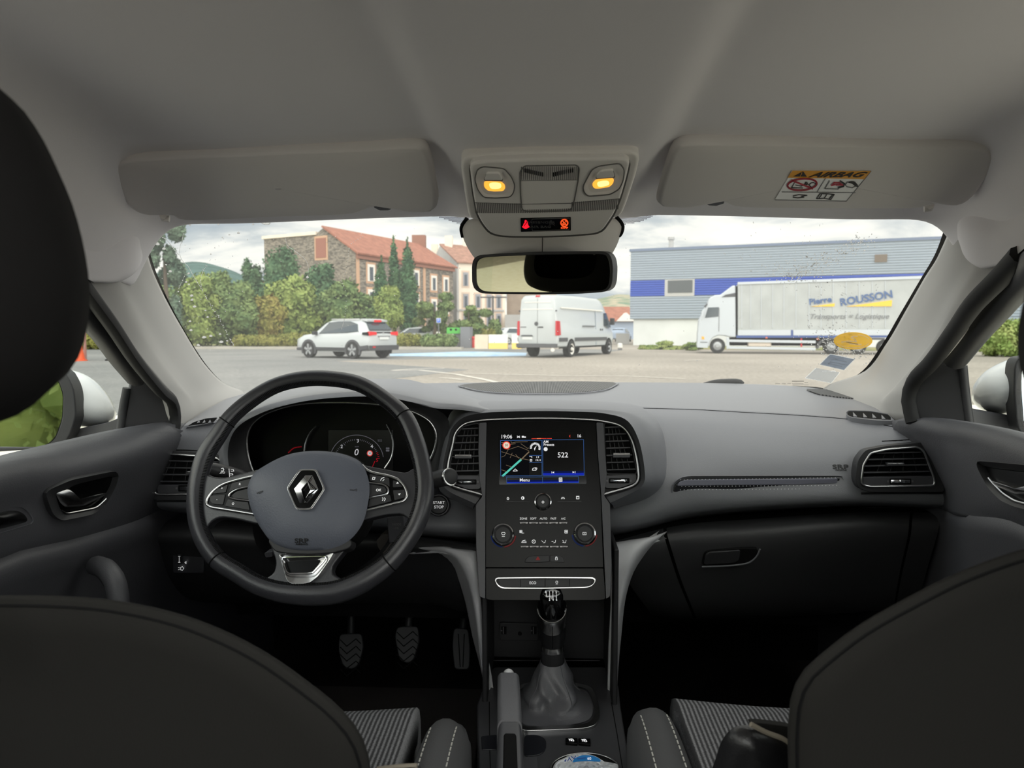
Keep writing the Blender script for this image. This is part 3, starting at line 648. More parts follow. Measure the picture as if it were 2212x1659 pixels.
# side-window demister outlets
for pts, vn, pl_ in ((rp(ZP((1460, 205), (1475, 190), (1600, 192), (1740, 212), (1775, 240), (1640, 236), (1490, 222)), 5), [(1500, 205), (1560, 209), (1615, 213), (1670, 220), (1725, 230)], 0), (rp(Z5((75, 430), (120, 405), (200, 385), (275, 380), (250, 405), (150, 420)), 3), None, 1)):
    f = ST if ST.t.ray_cast(CAM, ray(*pts[0]).normalized())[0] else SF
    x0_, x1_ = min(p[0] for p in pts), max(p[0] for p in pts); y0_, y1_ = min(p[1] for p in pts), max(p[1] for p in pts); a_, b_, c_ = f.p(x0_ + 8, (y0_ + y1_) / 2), f.p(x1_ - 12, (y0_ + y1_) / 2), f.p((x0_ + x1_) / 2, y1_ + 2); pls = Plane((a_ + b_) / 2, (b_ - a_).cross(c_ - a_))
    if pls.n.dot(CAM - pls.o) < 0: pls.n = -pls.n
    pls.o = pls.o + pls.n * .004
    vo = slab('demister_outlet', cr2(pts, 40), pls, m_mat, dash, off=.004, th=.012)
    ringslab('outlet_rim', cr2(scl(pts, 1.06, 1.3), 40), cr2(pts, 40), pls, m_dtop, vo, off=.006, ioff=.003, th=.012)
    if vn:
        for x, y in vn:
            a, b_ = ZP((x, y))[0]; slab('vane', [(a, b_ - 4), (a + 9, b_ + 5), (a + 1, b_ + 5)], pls, m_dtop, vo, off=.006, th=.006, bev=0)
    else:
        for x in (425, 437, 449, 461): slab('vane', [(x, 914), (x + 5, 906), (x + 7, 912)], pls, m_dtop, vo, off=.006, th=.006, bev=0)

# ---------- driver's binnacle and cluster ----------
clu = thing('instrument_cluster', 'hooded instrument cluster seen through the steering wheel, dial reading zero', 'instrument cluster', P(740, 1000, 1.3))
hood = [[P(470, 1030, 1.34), P(462, 965, 1.36), P(476, 915, 1.47), P(540, 868, 1.60), P(640, 839, 1.64), P(740, 822, 1.66), P(830, 818, 1.66), P(882, 820, 1.65), P(935, 834, 1.62), P(1000, 853, 1.56), P(1080, 878, 1.5), P(1150, 895, 1.48)],
        [P(476, 1030, 1.30), P(470, 968, 1.30), P(488, 920, 1.36), P(548, 880, 1.42), P(640, 852, 1.44), P(740, 838, 1.44), P(830, 836, 1.44), P(886, 842, 1.43), P(940, 856, 1.42), P(1000, 866, 1.40), P(1080, 886, 1.38), P(1150, 902, 1.38)],
        [P(490, 1030, 1.25), P(484, 972, 1.245), P(502, 922, 1.22), P(556, 888, 1.21), P(640, 864, 1.205), P(740, 852, 1.20), P(830, 852, 1.20), P(886, 862, 1.21), P(935, 874, 1.22), P(1000, 879, 1.23), P(1080, 893, 1.26), P(1150, 908, 1.28)],
        [P(498, 1030, 1.25), P(492, 976, 1.25), P(510, 926, 1.225), P(560, 894, 1.215), P(640, 870, 1.21), P(740, 858, 1.205), P(830, 858, 1.205), P(886, 868, 1.215), P(935, 881, 1.225), P(1000, 886, 1.235), P(1080, 898, 1.265), P(1150, 912, 1.285)]]
loft('hood', hood, m_dtop, clu, nu=70, nv=22)
chro = Z5((520, 745), (490, 660), (475, 570), (478, 490), (505, 425), (570, 365), (700, 312), (850, 282), (1050, 274), (1250, 280), (1380, 292), (1500, 312), (1610, 352), (1690, 405), (1728, 480), (1722, 570), (1690, 650), (1640, 735))
hood_in = [hood[3][:9] + [P(968, 905, 1.235), P(962, 960, 1.25), P(950, 1030, 1.26)]]
ch3 = [P(x, y, 1.275) for x, y in chro]
loft('hood_inner', [hood_in[0], [a.lerp(b_, .5) + V((0, .004, 0)) for a, b_ in zip(cr(hood_in[0], 18), cr(ch3, 18))], ch3], m_blk, clu, nu=70, nv=10)
tube('chrome_ring', cr([v + V((0, -.002, 0)) for v in ch3], 80), .0026, m_chr, clu, 8)
cp = Plane(P(740, 950, 1.315), (0, -1, .12))
slab('dial_face', cr2(scl(chro, 1.06, 1.25), 60), cp, m_gls, clu, off=0, th=.01)
m_lit = glow('dial_white', (205, 205, 208), .75); m_dim = glow('dial_dim', (110, 110, 116), .5); m_red = glow('dial_red', (190, 25, 40), .6)
gc = Z5((1200, 660))[0]
dg = slab('dial_screen', box(*Z5((1010, 455))[0], *Z5((1440, 760))[0]), cp, mat('dial_dark', (7, 7, 9), .3), clu, off=.002, th=.003)
tube('dial_rim', [cp.p(x, y, .004) for x, y in arc(*gc, 58, -172, -8, 40, 55)], .0006, m_dim, dg, 5)
tk = []
for i in range(33):
    a = -166 + i * 5.0; r0 = 46 if i % 8 else 43
    tk.append([(gc[0] + math.cos(math.radians(a)) * r0, gc[1] + math.sin(math.radians(a)) * r0 * .95), (gc[0] + math.cos(math.radians(a)) * 49, gc[1] + math.sin(math.radians(a)) * 49 * .95)])
lines('tick_mark', tk[:-4], cp, m_dim, dg, w=.9, off=.004)
lines('tick_mark', tk[-4:] + [[Z5((1320, 665))[0], Z5((1305, 700))[0]]], cp, m_red, dg, w=1.2, off=.004)
for s, q_, h, mm in (('2', (1100, 568), 7.5, m_lit), ('3', (1208, 530), 7.5, m_lit), ('4', (1300, 567), 7.5, m_lit), ('5', (1335, 658), 7.5, m_red), ('522', (1353, 528), 4.5, m_dim), ('km/h', (1201, 568), 3, m_dim)):
    tpx(s, *Z5(q_)[0], h, cp, mm, dg, off=.004)
tpx('0', *Z5((1196, 607))[0], 14, cp, m_lit, dg, off=.004, shear=.15)
s50 = Z5((1287, 612))[0]
tube('speed_limit_roundel', [cp.p(x, y, .004) for x, y in circ(*s50, 5.4, 24)], .0009, glow('roundel_red', (200, 70, 60), .8), dg, 6, True)
slab('roundel_disc', circ(*s50, 4.6, 20), cp, m_lit, dg, off=.0042, th=.001, bev=0); tpx('50', *s50, 4, cp, m_mat, dg, off=.0046)
for pts in (((1398, 420), (1428, 480), (1442, 560), (1430, 640), (1385, 712)), ((932, 430), (890, 478), (862, 540), (850, 610))):
    tube('dial_arc', [cp.p(x, y, .008) for x, y in cr2(Z5(*pts), 20, False)], .0016, m_chr, clu, 6)
lines('tick_mark', [[(a, b_), (a + .8, b_ + 2)] for a, b_ in cr2(Z5((745, 605), (780, 575), (830, 565)), 14, False)], cp, m_red, clu, w=.7, off=.004)
slab('fuel_icon', box(*Z5((1394, 574))[0], *Z5((1416, 584))[0]), cp, m_dim, clu, off=.004, th=.001, bev=0); slab('fuel_icon', box(*Z5((1394, 588))[0], *Z5((1416, 600))[0]), cp, m_dim, clu, off=.004, th=.001, bev=0)

# ---------- air vents ----------
def vent(label, frame, surround, slats, tab, wheel, pl, plate=None, depth=.03, rim=True, d0=0):
    t = thing('air_vent', label, 'air vent', pl.p(*frame[0]), 'dashboard air vents')
    fr = cr2(frame, 80); cx = sum(a for a, b in frame) / len(frame)
    slab('duct', fr, pl, m_mat, t, off=d0 - .012, th=.01, bev=0)
    if surround: ringslab('surround', cr2(surround, 80), fr, pl, m_blk, t, off=d0 + .003, th=depth)
    else: ringslab('surround', cr2(inset(fr, -3), 80), fr, pl, m_blk, t, off=d0 + .001, th=depth)
    if rim: tube('chrome_rim', [pl.p(x, y, d0 + .004) for x, y in fr], .0022, m_chr, t, 7, True, sharp=180)
    for s in slats:
        (x0, y0), (x1, y1) = s
        slab('slat', [(x0, y0 - 1.3), (x1, y1 - 1.3), (x1, y1 + 1.7), (x0, y0 + 1.7)], pl, m_gry, t, off=d0 + .0, th=.012, bev=.0006)
    ys = sorted(s[0][1] for s in slats)
    for k in range(1, 5):
        a, b = slats[0], slats[-1]; u = k / 5
        x0 = a[0][0] + (a[1][0] - a[0][0]) * u; x1 = b[0][0] + (b[1][0] - b[0][0]) * u; y0 = a[0][1] + (a[1][1] - a[0][1]) * u; y1 = b[0][1] + (b[1][1] - b[0][1]) * u
        slab('vane', [(x0 - .8, y0), (x0 + .8, y0), (x1 + .8, y1), (x1 - .8, y1)], pl, m_blk, t, off=d0 - .008, th=.004, bev=0)
    if tab: slab('slider_tab', rp(box(tab[0], tab[1], tab[2], tab[3]), 1.5), pl, m_gry, t, off=d0 + .007, th=.012, bev=.0015); slab('tab_chrome', rp(box(tab[0] + 1, tab[1] + 1, tab[2] - 1, tab[1] + (tab[3] - tab[1]) * .45), .8), pl, m_bch, t, off=d0 + .0075, th=.002, bev=.0003)
    if plate: slab('lower_plate', plate, pl, m_gry, t, off=d0 + .0015, th=.02, bev=.0008)
    if wheel:
        x0, y0, x1, y1 = wheel; slab('wheel_slot', rp(box(x0 - 3, y0 - 2, x1 + 3, y1 + 2), 2), pl, m_mat, t, off=d0 + .002, th=.004, bev=0)
        vs = []; n = 14
        for i in range(n + 1):
            u = i / n; x = x0 + (x1 - x0) * u; o_ = d0 + .002 + .006 * math.sin(u * math.pi); vs += [pl.p(x, y0 + .5, o_ - .002), pl.p(x, y0 + 1.2, o_), pl.p(x, (y0 + y1) / 2, o_ + .0012), pl.p(x, y1 - 1.2, o_), pl.p(x, y1 - .5, o_ - .002)]
        obj('thumbwheel', vs, grid_faces(5, n + 1), m_bch, t)
        for x in (x0 - 7, x1 + 6): slab('wheel_mark', box(x - 1.6, (y0 + y1) / 2 - 2, x + 1.6, (y0 + y1) / 2 + 2), pl, m_gpr, t, off=d0 + .003, th=.001, bev=0)
    return t
rf = rp(ZP((1550, 605), (1562, 510), (1605, 440), (1700, 418), (1885, 402), (1922, 425), (1985, 590), (1988, 632), (1600, 640), (1556, 628)), 5)
rs = rp(ZP((1513, 600), (1530, 480), (1575, 420), (1700, 396), (1932, 374), (1992, 500), (2052, 672), (1600, 672), (1530, 645)), 8)
vr = Plane(P(1945, 1010, 1.268), (-.13, -1, .10))
vent('low wide air vent at the passenger door end, under the demister slot', rf, rs, [(ZP((1640, 439))[0], ZP((1912, 434))[0]), (ZP((1590, 478))[0], ZP((1930, 471))[0]), (ZP((1572, 517))[0], ZP((1946, 509))[0]), (ZP((1562, 556))[0], ZP((1962, 549))[0])], (*ZP((1706, 497))[0], *ZP((1808, 515))[0]), (*ZP((1728, 596))[0], *ZP((1840, 620))[0]), vr, rp(ZP((1560, 582), (1975, 576), (1986, 628), (1602, 636), (1560, 624)), 3))
lf = rp([(333, 1064), (341, 1030), (352, 995), (358, 985), (367, 981), (425, 985), (470, 990), (486, 1005), (490, 1040), (486, 1066), (340, 1068)], 5)
lsu = rp([(320, 1080), (330, 1030), (347, 980), (360, 974), (425, 977), (476, 984), (498, 1004), (502, 1040), (496, 1080)], 6)
vl = Plane(P(410, 1030, 1.275), (.15, -1, .10))
vent('low wide air vent at the driver door end, partly behind the steering wheel', lf, lsu, [((356, 995), (478, 998)), ((350, 1010), (482, 1012)), ((346, 1025), (484, 1026)), ((342, 1040), (486, 1041))], (402, 1018, 428, 1025), (388, 1050, 425, 1060), vl, rp([(338, 1047), (487, 1047), (484, 1064), (341, 1066)], 3))

# ---------- centre stack ----------
PS = plane2(P(1172, 903, 1.255), P(1172, 1226, 1.172))
inf = thing('centre_stack', 'gloss black centre panel with lit navigation screen, knobs and buttons', 'control panel', PS.p(1172, 1226))
ch = Z6((350, 722), (105, 640), (92, 590), (95, 500), (128, 350), (150, 262), (215, 195), (330, 168), (560, 155), (800, 150), (1030, 155), (1250, 172), (1395, 215), (1470, 320), (1518, 560), (1514, 610), (1490, 645), (1262, 718))
lipo = Z6((300, 790), (70, 668), (58, 600), (60, 500), (95, 330), (120, 235), (200, 150), (320, 115), (560, 100), (800, 96), (1030, 100), (1270, 115), (1430, 165), (1515, 300), (1566, 560), (1562, 625), (1530, 670), (1308, 782))
outo = [(1022, 1100), (950, 1060), (945, 1030), (948, 1000), (958, 950), (964, 925), (985, 899), (1020, 888), (1100, 884), (1172, 883), (1240, 884), (1322, 886), (1382, 897), (1420, 930), (1441, 1000), (1442, 1040), (1415, 1070), (1326, 1098)]
outf = [P(x, y, d) for (x, y), d in zip(outo, (1.24, 1.28, 1.28, 1.28, 1.28, 1.28, 1.27, 1.27, 1.27, 1.27, 1.275, 1.285, 1.33, 1.35, 1.34, 1.33, 1.31, 1.27))]
brw = [P(x, y, d) for (x, y), d in zip([(1022, 1102), (948, 1062), (943, 1030), (946, 1000), (955, 950), (962, 918), (975, 890), (1010, 874), (1090, 871), (1172, 869), (1250, 870), (1330, 874), (1392, 884), (1432, 922), (1450, 1000), (1450, 1040), (1425, 1075), (1330, 1102)], (1.26, 1.3, 1.3, 1.3, 1.30, 1.32, 1.38, 1.42, 1.44, 1.44, 1.44, 1.45, 1.44, 1.42, 1.365, 1.34, 1.32, 1.29))]
cin = [PS.p(x, y, -.002) for x, y in ch]; lo2 = [PS.p(x, y, .010) for x, y in lipo]
lo3 = [a.lerp(b, .25) + V((0, -.003, .001)) for a, b in zip(lo2, outf)]
bz = loft('brow', [lo2, lo3, [a.lerp(b, .55) + V((0, -.006, .003)) for a, b in zip(lo2, outf)], outf, [v + V((0, .02, 0)) for v in brw], [v + V((0, .09, -.004)) for v in brw]], m_dash, inf, nu=90, nv=26)
loft('vent_housing', [cin, [a.lerp(b, .5) for a, b in zip(cin, lo2)], lo2], m_blk, inf, nu=90, nv=8)
tube('chrome_trim', cr([PS.p(x, y, .002) for x, y in ch], 120), .0021, m_chr, inf, 8)
bk = slab('housing_back', cr2(ch, 80), PS, m_blk, inf, off=-.022, th=.004, bev=0)
face_ = Z6((385, 178), (800, 172), (1201, 178), (1212, 400), (1238, 720), (1258, 1265), (375, 1265), (376, 720), (380, 400))
fc = slab('fascia', rp(face_, 3), PS, m_gls, inf, off=.003, th=.02)
low = Z6((375, 1268), (1258, 1268), (1268, 1400), (1275, 1500), (1230, 1512), (420, 1512), (376, 1500))
slab('lower_fascia', rp(low, 4), PS, m_gls, inf, off=.002, th=.02)
slab('side_strip', rp(Z6((328, 186), (384, 180), (379, 400), (375, 720), (374, 1500), (330, 1480), (305, 1100), (303, 795), (352, 735), (330, 600), (322, 400)), 3), PS, m_gry, inf, off=.006, th=.02)
slab('side_strip', rp(Z6((1204, 180), (1256, 184), (1266, 400), (1282, 570), (1262, 730), (1306, 788), (1312, 1000), (1318, 1250), (1306, 1480), (1276, 1500), (1240, 720), (1214, 400)), 3), PS, m_gry, inf, off=.006, th=.02)
# vents either side
def cvent(label, fr, xs, ys, tab, wh, plate):
    vent(label, fr, None, [((x0 / 3.456 + 940, y / 3.456 + 860), (x1 / 3.456 + 940, (y - 5) / 3.456 + 860)) for (x0, x1), y in zip(xs, ys)], tuple(v for q_ in tab for v in Z6(q_)[0]), tuple(v for q_ in wh for v in Z6(q_)[0]), PS, plate, rim=False, depth=.02, d0=-.006)
cvent('tall air vent beside the screen, on the steering wheel side', rp(Z6((112, 572), (115, 500), (140, 350), (160, 275), (210, 215), (322, 190), (326, 400), (328, 574)), 4), [(200, 322), (165, 322), (145, 322), (132, 324), (124, 324), (116, 326), (112, 326)], (228, 281, 333, 387, 437, 490, 545), [(145, 420), (272, 450)], [(168, 614), (298, 638)], rp(Z6((112, 582), (350, 580), (352, 650), (330, 680), (240, 680), (125, 636)), 4))
cvent('tall air vent beside the screen, on the passenger side', rp(Z6((1266, 188), (1390, 212), (1432, 260), (1462, 340), (1500, 540), (1502, 562), (1282, 562), (1272, 400)), 4), [(1268, 1390), (1270, 1428), (1272, 1450), (1276, 1460), (1278, 1472), (1280, 1485), (1282, 1497)], (217, 270, 322, 373, 427, 480, 535), [(1328, 408), (1456, 444)], [(1308, 604), (1440, 630)], rp(Z6((1240, 578), (1506, 570), (1500, 630), (1380, 672), (1272, 672), (1262, 640)), 4))
# screen
m_scr = mat('screen_black', (6, 7, 9), .1)
scr = slab('screen', rp(Z6((474, 258), (1112, 254), (1130, 640), (478, 646)), 2), PS, m_scr, inf, off=.0036, th=.002, bev=0)
gb_ = glow('ui_blue_line', (70, 110, 170), .55); gw = glow('ui_white', (235, 235, 235), .9); gdb = glow('ui_deep_blue', (30, 50, 190), .7); gmb = glow('ui_mid_blue', (24, 34, 90), .5); gcy = glow('ui_route', (90, 205, 185), .85); gtn = glow('ui_road', (150, 130, 105), .55); gkr = glow('ui_red', (235, 70, 55), .9); gdk = glow('ui_map', (20, 21, 24), .5)
o4 = .0042; zl = lambda *L: [Z6(*l) for l in L]
slab('map_view', Z6((490, 318), (702, 316), (702, 578), (492, 580)), PS, gdk, scr, off=.0039, th=.0002, bev=0)
lines('panel_outline', zl([(488, 316), (796, 314), (798, 578), (490, 581), (488, 316)], [(803, 312), (1108, 310), (1113, 578), (804, 578), (803, 312)], [(533, 590), (1070, 586), (1072, 632), (535, 637), (533, 590)], [(801, 588), (802, 636)], [(702, 428), (796, 428)], [(703, 480), (796, 480)]), PS, gb_, scr, w=1, off=o4)
for q_ in ([(806, 560), (1112, 558), (1113, 578), (806, 579)], [(536, 626), (1070, 622), (1071, 634), (536, 638)]): slab('button_glow', Z6(*q_), PS, gdb, scr, off=.004, th=.0002, bev=0)
for q_ in ([(806, 545), (1112, 543), (1112, 558), (806, 560)], [(536, 612), (1070, 608), (1070, 622), (536, 626)]): slab('button_glow', Z6(*q_), PS, gmb, scr, off=.004, th=.0002, bev=0)
lines('route', zl([(505, 580), (640, 460)]), PS, gcy, scr, w=4.2, off=o4); lines('route', zl([(640, 460), (700, 402)]), PS, gtn, scr, w=2.5, off=o4)
lines('map_road', zl([(495, 345), (545, 385), (620, 360), (700, 392)], [(545, 385), (520, 430), (495, 440)], [(495, 400), (560, 420), (640, 450), (700, 462)], [(530, 500), (575, 515)], [(495, 535), (540, 550)], [(640, 340), (690, 375), (700, 372)], [(495, 330), (560, 345), (600, 340)], [(600, 420), (625, 450)], [(575, 410), (560, 445)], [(565, 320), (570, 335), (600, 328), (690, 326)]), PS, gtn, scr, w=.8, off=o4)
lines('position_arrow', zl([(582, 545), (598, 528), (614, 543)], [(582, 545), (614, 543)]), PS, gw, scr, w=1.1, off=o4)
rc = Z6((532, 352))[0]
slab('speed_sign', circ(*rc, 8.6, 28), PS, gkr, scr, off=.0043, th=.0002, bev=0); slab('speed_sign', circ(*rc, 6.6, 28), PS, glow('ui_cream', (235, 215, 195), .85), scr, off=.0046, th=.0002, bev=0); tpx('50', *rc, 5, PS, m_mat, scr, off=.005)
cc = Z6((747, 371))[0]
lines('compass', [[(cc[0] + 8 * math.cos(a), cc[1] + 8 * math.sin(a)), (cc[0] + 11 * math.cos(a), cc[1] + 11 * math.sin(a))] for a in [math.radians(20 - i * 17) for i in range(13)]], PS, gw, scr, w=2, off=o4)
slab('compass_needle', Z6((758, 352), (742, 392), (738, 376)), PS, gw, scr, off=o4, th=.0002, bev=0)
for s, x, y, h, mm in (('19:06', 532, 289, 8, gw), ('16', 1074, 283, 6.5, gw), ('AM', 827, 326, 5.5, gw), ('Presets', 849, 348, 5.5, gw), ('522', 953, 426, 11, gw), ('Menu', 668, 612, 7, gw), ('1.9', 764, 441, 4, gw), ('19:11', 769, 464, 4, gw)):
    tpx(s, *Z6((x, y))[0], h, PS, mm, scr, off=.0046, bold=.00006)
slab('preset_dot', circ(*Z6((825, 381))[0], 4.3, 20), PS, gw, scr, off=o4, th=.0002, bev=0)
lines('status_icon', zl([(612, 295), (632, 283)], [(612, 283), (632, 295)], [(648, 284), (662, 284)], [(648, 293), (676, 293)], [(648, 288), (676, 289)]), PS, gw, scr, w=1.4, off=o4)
lines('page_mark', zl([(720, 303), (752, 302)], [(796, 301), (830, 301)], [(836, 301), (870, 301)], [(1008, 276), (1002, 283), (1008, 291)]), PS, gkr, scr, w=.9, off=o4); lines('page_mark', zl([(758, 302), (791, 301)]), PS, glow('ui_orange', (240, 120, 80), .9), scr, w=1.4, off=o4)
for l_ in zl([(871, 547), (871, 562)], [(1045, 545), (1045, 560)]): lines('skip_bar', [l_], PS, gw, scr, w=1, off=o4)
for q_ in ([(888, 547), (888, 562), (876, 555)], [(1026, 545), (1026, 560), (1040, 553)]): slab('skip_icon', Z6(*q_), PS, gw, scr, off=o4, th=.0002, bev=0)
lines('list_icon', zl([(925, 596), (947, 595), (948, 622), (926, 623), (925, 596)], [(930, 603), (943, 602)], [(930, 610), (943, 609)], [(930, 616), (943, 615)]), PS, gw, scr, w=1.1, off=.0046)
lines('traffic_icon', zl([(726, 538), (728, 526), (740, 520), (752, 526), (754, 538), (726, 538)], [(748, 518), (760, 522), (758, 532)], [(705, 436), (722, 436), (722, 444)], [(709, 458), (722, 458), (722, 470), (709, 470), (709, 458)]), PS, gw, scr, w=1.2, off=o4)
# printed symbols
cpn = fc
lines('symbol', zl([(536, 748), (543, 740), (551, 748)], [(538, 748), (538, 757), (549, 757), (549, 748)], [(942, 752), (947, 740)], [(966, 752), (961, 740)], [(954, 752), (954, 740)], [(1055, 732), (1074, 732), (1074, 752), (1055, 752), (1055, 732)], [(1057, 736), (1072, 736)]), PS, m_wht, fc, w=1.3, off=o4)
lines('symbol', [arc(*Z6((654, 746))[0], 3, 0, 360, 14), arc(*Z6((654, 746))[0], 1.6, -90, 90, 8)], PS, m_wht, fc, w=1.2, off=o4)
lines('hairline', zl([(527, 770), (705, 775)], [(915, 773), (1092, 769)]), PS, m_gpr, fc, w=.5, off=o4)
for s, x in (('ZONE', 659), ('SOFT', 733), ('AUTO', 809), ('FAST', 883), ('A/C', 957)): tpx(s, *Z6((x, 900))[0], 4.2, PS, m_wht, fc, off=o4, bold=.00004)
def knob(px, py, r, sym, hot=False):
    c = PS.p(px, py, .003); s = r * (PS.axes(px, py)[0]).length; n = PS.n
    k = lathe('knob', [(s, 0), (s, .010), (s * .96, .0125), (s * .86, .013), (s * .80, .0115)], c, n, m_bch, inf, 48)
    lathe('knob_face', [(s * .82, .0105), (s * .74, .0095), (s * .7, .0095), (s * .66, .0110), (0, .0112)], c, n, m_blk, k, 40)
    kp = Plane(c + n * .0116, n)
    if hot:
        for a0, a1, mm in ((5, 85, mat('hot_mark', (170, 35, 40), .5)), (95, 175, mat('cold_mark', (40, 70, 160), .5))): tube('temperature_arc', [PS.p(x, y, .0045) for x, y in arc(px, py, r * 1.10, a0, a1, 16)], .0011, mm, fc, 5)
    for sy in sym: lines('knob_symbol', [[(px + a, py + b) for a, b in sy]], kp, m_wht, k, w=.9, off=.0003)
knob(*Z6((805, 776))[0], 18.7, [[(2.2 * math.sin(a), -2.2 * math.cos(a)) for a in [.6 + i * .57 for i in range(10)]], [(0, -3.2), (0, -.6)]])
knob(*Z6((509, 1020))[0], 24, [[(-4, -3), (-3, -5), (3, -5), (4, -3), (2.4, 0), (-2.4, 0), (-4, -3)], [(-3, 3.6), (3, 3.6)]], True)
knob(*Z6((1115, 1013))[0], 24, [[(-3.6, -3), (3.6, -3), (3.6, 2), (-3.6, 2), (-3.6, -3)], [(-1.5, 0), (1.5, 0)]], True)
for y, x0, x1 in ((932, 622, 997), (1110, 626, 1002)):
    w_ = (x1 - x0) / 5
    for i in range(5):
        a, b = x0 + i * w_ + 1.5, x0 + (i + 1) * w_ - 1.5
        bt = slab('climate_button', Z6((a + (6 if i == 0 else 0), y - 8), (b - (6 if i == 4 else 0), y - 8), (b - (10 if i == 4 else 0), y + 8), (a + (10 if i == 0 else 0), y + 8)), PS, mat('silver_key', (150, 148, 148), .35, .8) if i + y == 932 else D.materials['silver_key'], inf, off=.008, th=.006, bev=.0012)
        lines('key_light', [Z6((a + 20, y + 1), (b - 20, y + 1))], PS, m_mat, bt, w=1, off=.0086)
def fan(px, py, r): return [arc(px + r * .6 * math.cos(a), py + r * .6 * math.sin(a), r * .42, 0, 360, 8) for a in [math.radians(45 + 90 * i) for i in range(4)]]
lines('symbol', fan(*Z6((640, 996))[0], 3.2) + fan(*Z6((978, 997))[0], 4), PS, m_wht, fc, w=.9, off=o4); tpx('OFF', *Z6((655, 1009))[0], 2.2, PS, m_wht, fc, off=o4)
lines('symbol', zl([(645, 1076), (655, 1068), (678, 1068), (680, 1078), (646, 1078)], [(650, 1066), (672, 1060)], [(795, 1064), (806, 1074)], [(808, 1080), (820, 1078), (824, 1062)], [(870, 1070), (882, 1070)], [(884, 1080), (896, 1078), (899, 1060)], [(952, 1062), (962, 1070)], [(952, 1076), (962, 1078)], [(964, 1080), (974, 1078), (978, 1060)]) + [arc(*Z6((736, 1071))[0], 3.7, 0, 360, 14)], PS, m_wht, fc, w=1.1, off=o4)
tpx('A', *Z6((736, 1071))[0], 3.4, PS, m_wht, fc, off=o4)
hz_ = slab('hazard_button', rp(Z6((668, 1228), (672, 1205), (700, 1180), (760, 1174), (854, 1172), (855, 1222), (760, 1230)), 3), PS, m_blk, inf, off=.006, th=.006, bev=.0012)
lines('hazard_triangle', zl([(752, 1208), (767, 1184), (782, 1207), (752, 1208)], [(761, 1203), (767, 1193), (773, 1203), (761, 1203)]), PS, m_rpr, hz_, w=1, off=.0066)
lk = slab('lock_button', rp(Z6((858, 1172), (930, 1174), (955, 1190), (966, 1222), (960, 1228), (858, 1222)), 3), PS, m_blk, inf, off=.006, th=.006, bev=.0012)
lines('lock_symbol', zl([(897, 1194), (913, 1194), (913, 1207), (897, 1207), (897, 1194)], [(900, 1194), (900, 1187), (905, 1184), (910, 1187), (910, 1194)]), PS, m_wht, lk, w=.9, off=.0066)
ef = rp(Z6((440, 1350), (460, 1338), (800, 1334), (1180, 1336), (1202, 1350), (1200, 1375), (1170, 1408), (1130, 1418), (800, 1426), (500, 1424), (462, 1404)), 7)
ei = rp(Z6((452, 1358), (470, 1350), (800, 1346), (1170, 1348), (1190, 1358), (1186, 1378), (1160, 1400), (1120, 1408), (800, 1414), (505, 1412), (470, 1394)), 6)
er = ringslab('switch_frame', cr2(ef, 90), cr2(ei, 90), PS, m_chr, inf, off=.007, th=.008, bev=.0008)
for x0, x1, s in ((455, 635, ''), (637, 820, 'ECO'), (822, 1003, 'A'), (1005, 1188, '')):
    pts = [(max(x0, 470) if x0 == 455 else x0, 1352), (min(x1, 1172) if x1 == 1188 else x1, 1350), (min(x1, 1160) if x1 == 1188 else x1, 1408), (max(x0, 490) if x0 == 455 else x0, 1411)]
    bt = slab('rocker_switch', rp(Z6(*pts), 1.2), PS, m_blk, inf, off=.0055, th=.006, bev=.0006)
    if s == 'ECO': tpx(s, *Z6((729, 1380))[0], 5.5, PS, m_wht, bt, off=.0062, bold=.00004)
    if s == 'A': lines('symbol', [arc(*Z6((908, 1374))[0], 2.4, 0, 360, 12)], PS, m_wht, bt, w=.8, off=.0062); tpx('OFF', *Z6((908, 1389))[0], 2, PS, m_wht, bt, off=.0062)
# start button and headlamp panel
c = P(948, 1091, 1.283); n_ = V((.05, -1, .25)).normalized(); sb = thing('start_button', 'round black start-stop button between steering wheel and centre panel', 'button', c)
lathe('bezel', [(.0205, -.02), (.0205, .004), (.019, .007), (.0172, .007), (.0165, .003)], c, n_, m_gry, sb, 40); bt = lathe('push_button', [(.0163, 0), (.0163, .0055), (.015, .007), (0, .0072)], c, n_, m_blk, sb, 40)
bp = Plane(c + n_ * .0074, n_); tpx('START', 948, 1086, 6.2, bp, m_wht, bt, off=.0003, bold=.00005); tpx('STOP', 948, 1095.5, 6.2, bp, m_wht, bt, off=.0003, bold=.00005)
hl = Plane(SLP.p(400, 1215, .004), (.05, -1, -.25))
hp = slab('headlamp_panel', rp([(372, 1193), (440, 1193), (440, 1238), (374, 1238)], 4), hl, m_gry, dash, th=.02)
slab('levelling_wheel', rp([(383, 1198), (392, 1198), (392, 1218), (383, 1218)], 2), hl, m_blk, hp, off=.003, th=.006, bev=.001)
lines('lamp_symbol', [[(385, 1202), (389, 1202)], [(387, 1204), (387, 1214)], [(385, 1215), (389, 1215)], [(399, 1215), (402, 1213), (402, 1218), (399, 1215)], [(390, 1226), (394, 1224), (397, 1228), (394, 1232), (390, 1231), (390, 1226)], [(385, 1226), (388, 1227)], [(385, 1231), (388, 1230)]], hl, m_wht, hp, w=.9, off=.0036)
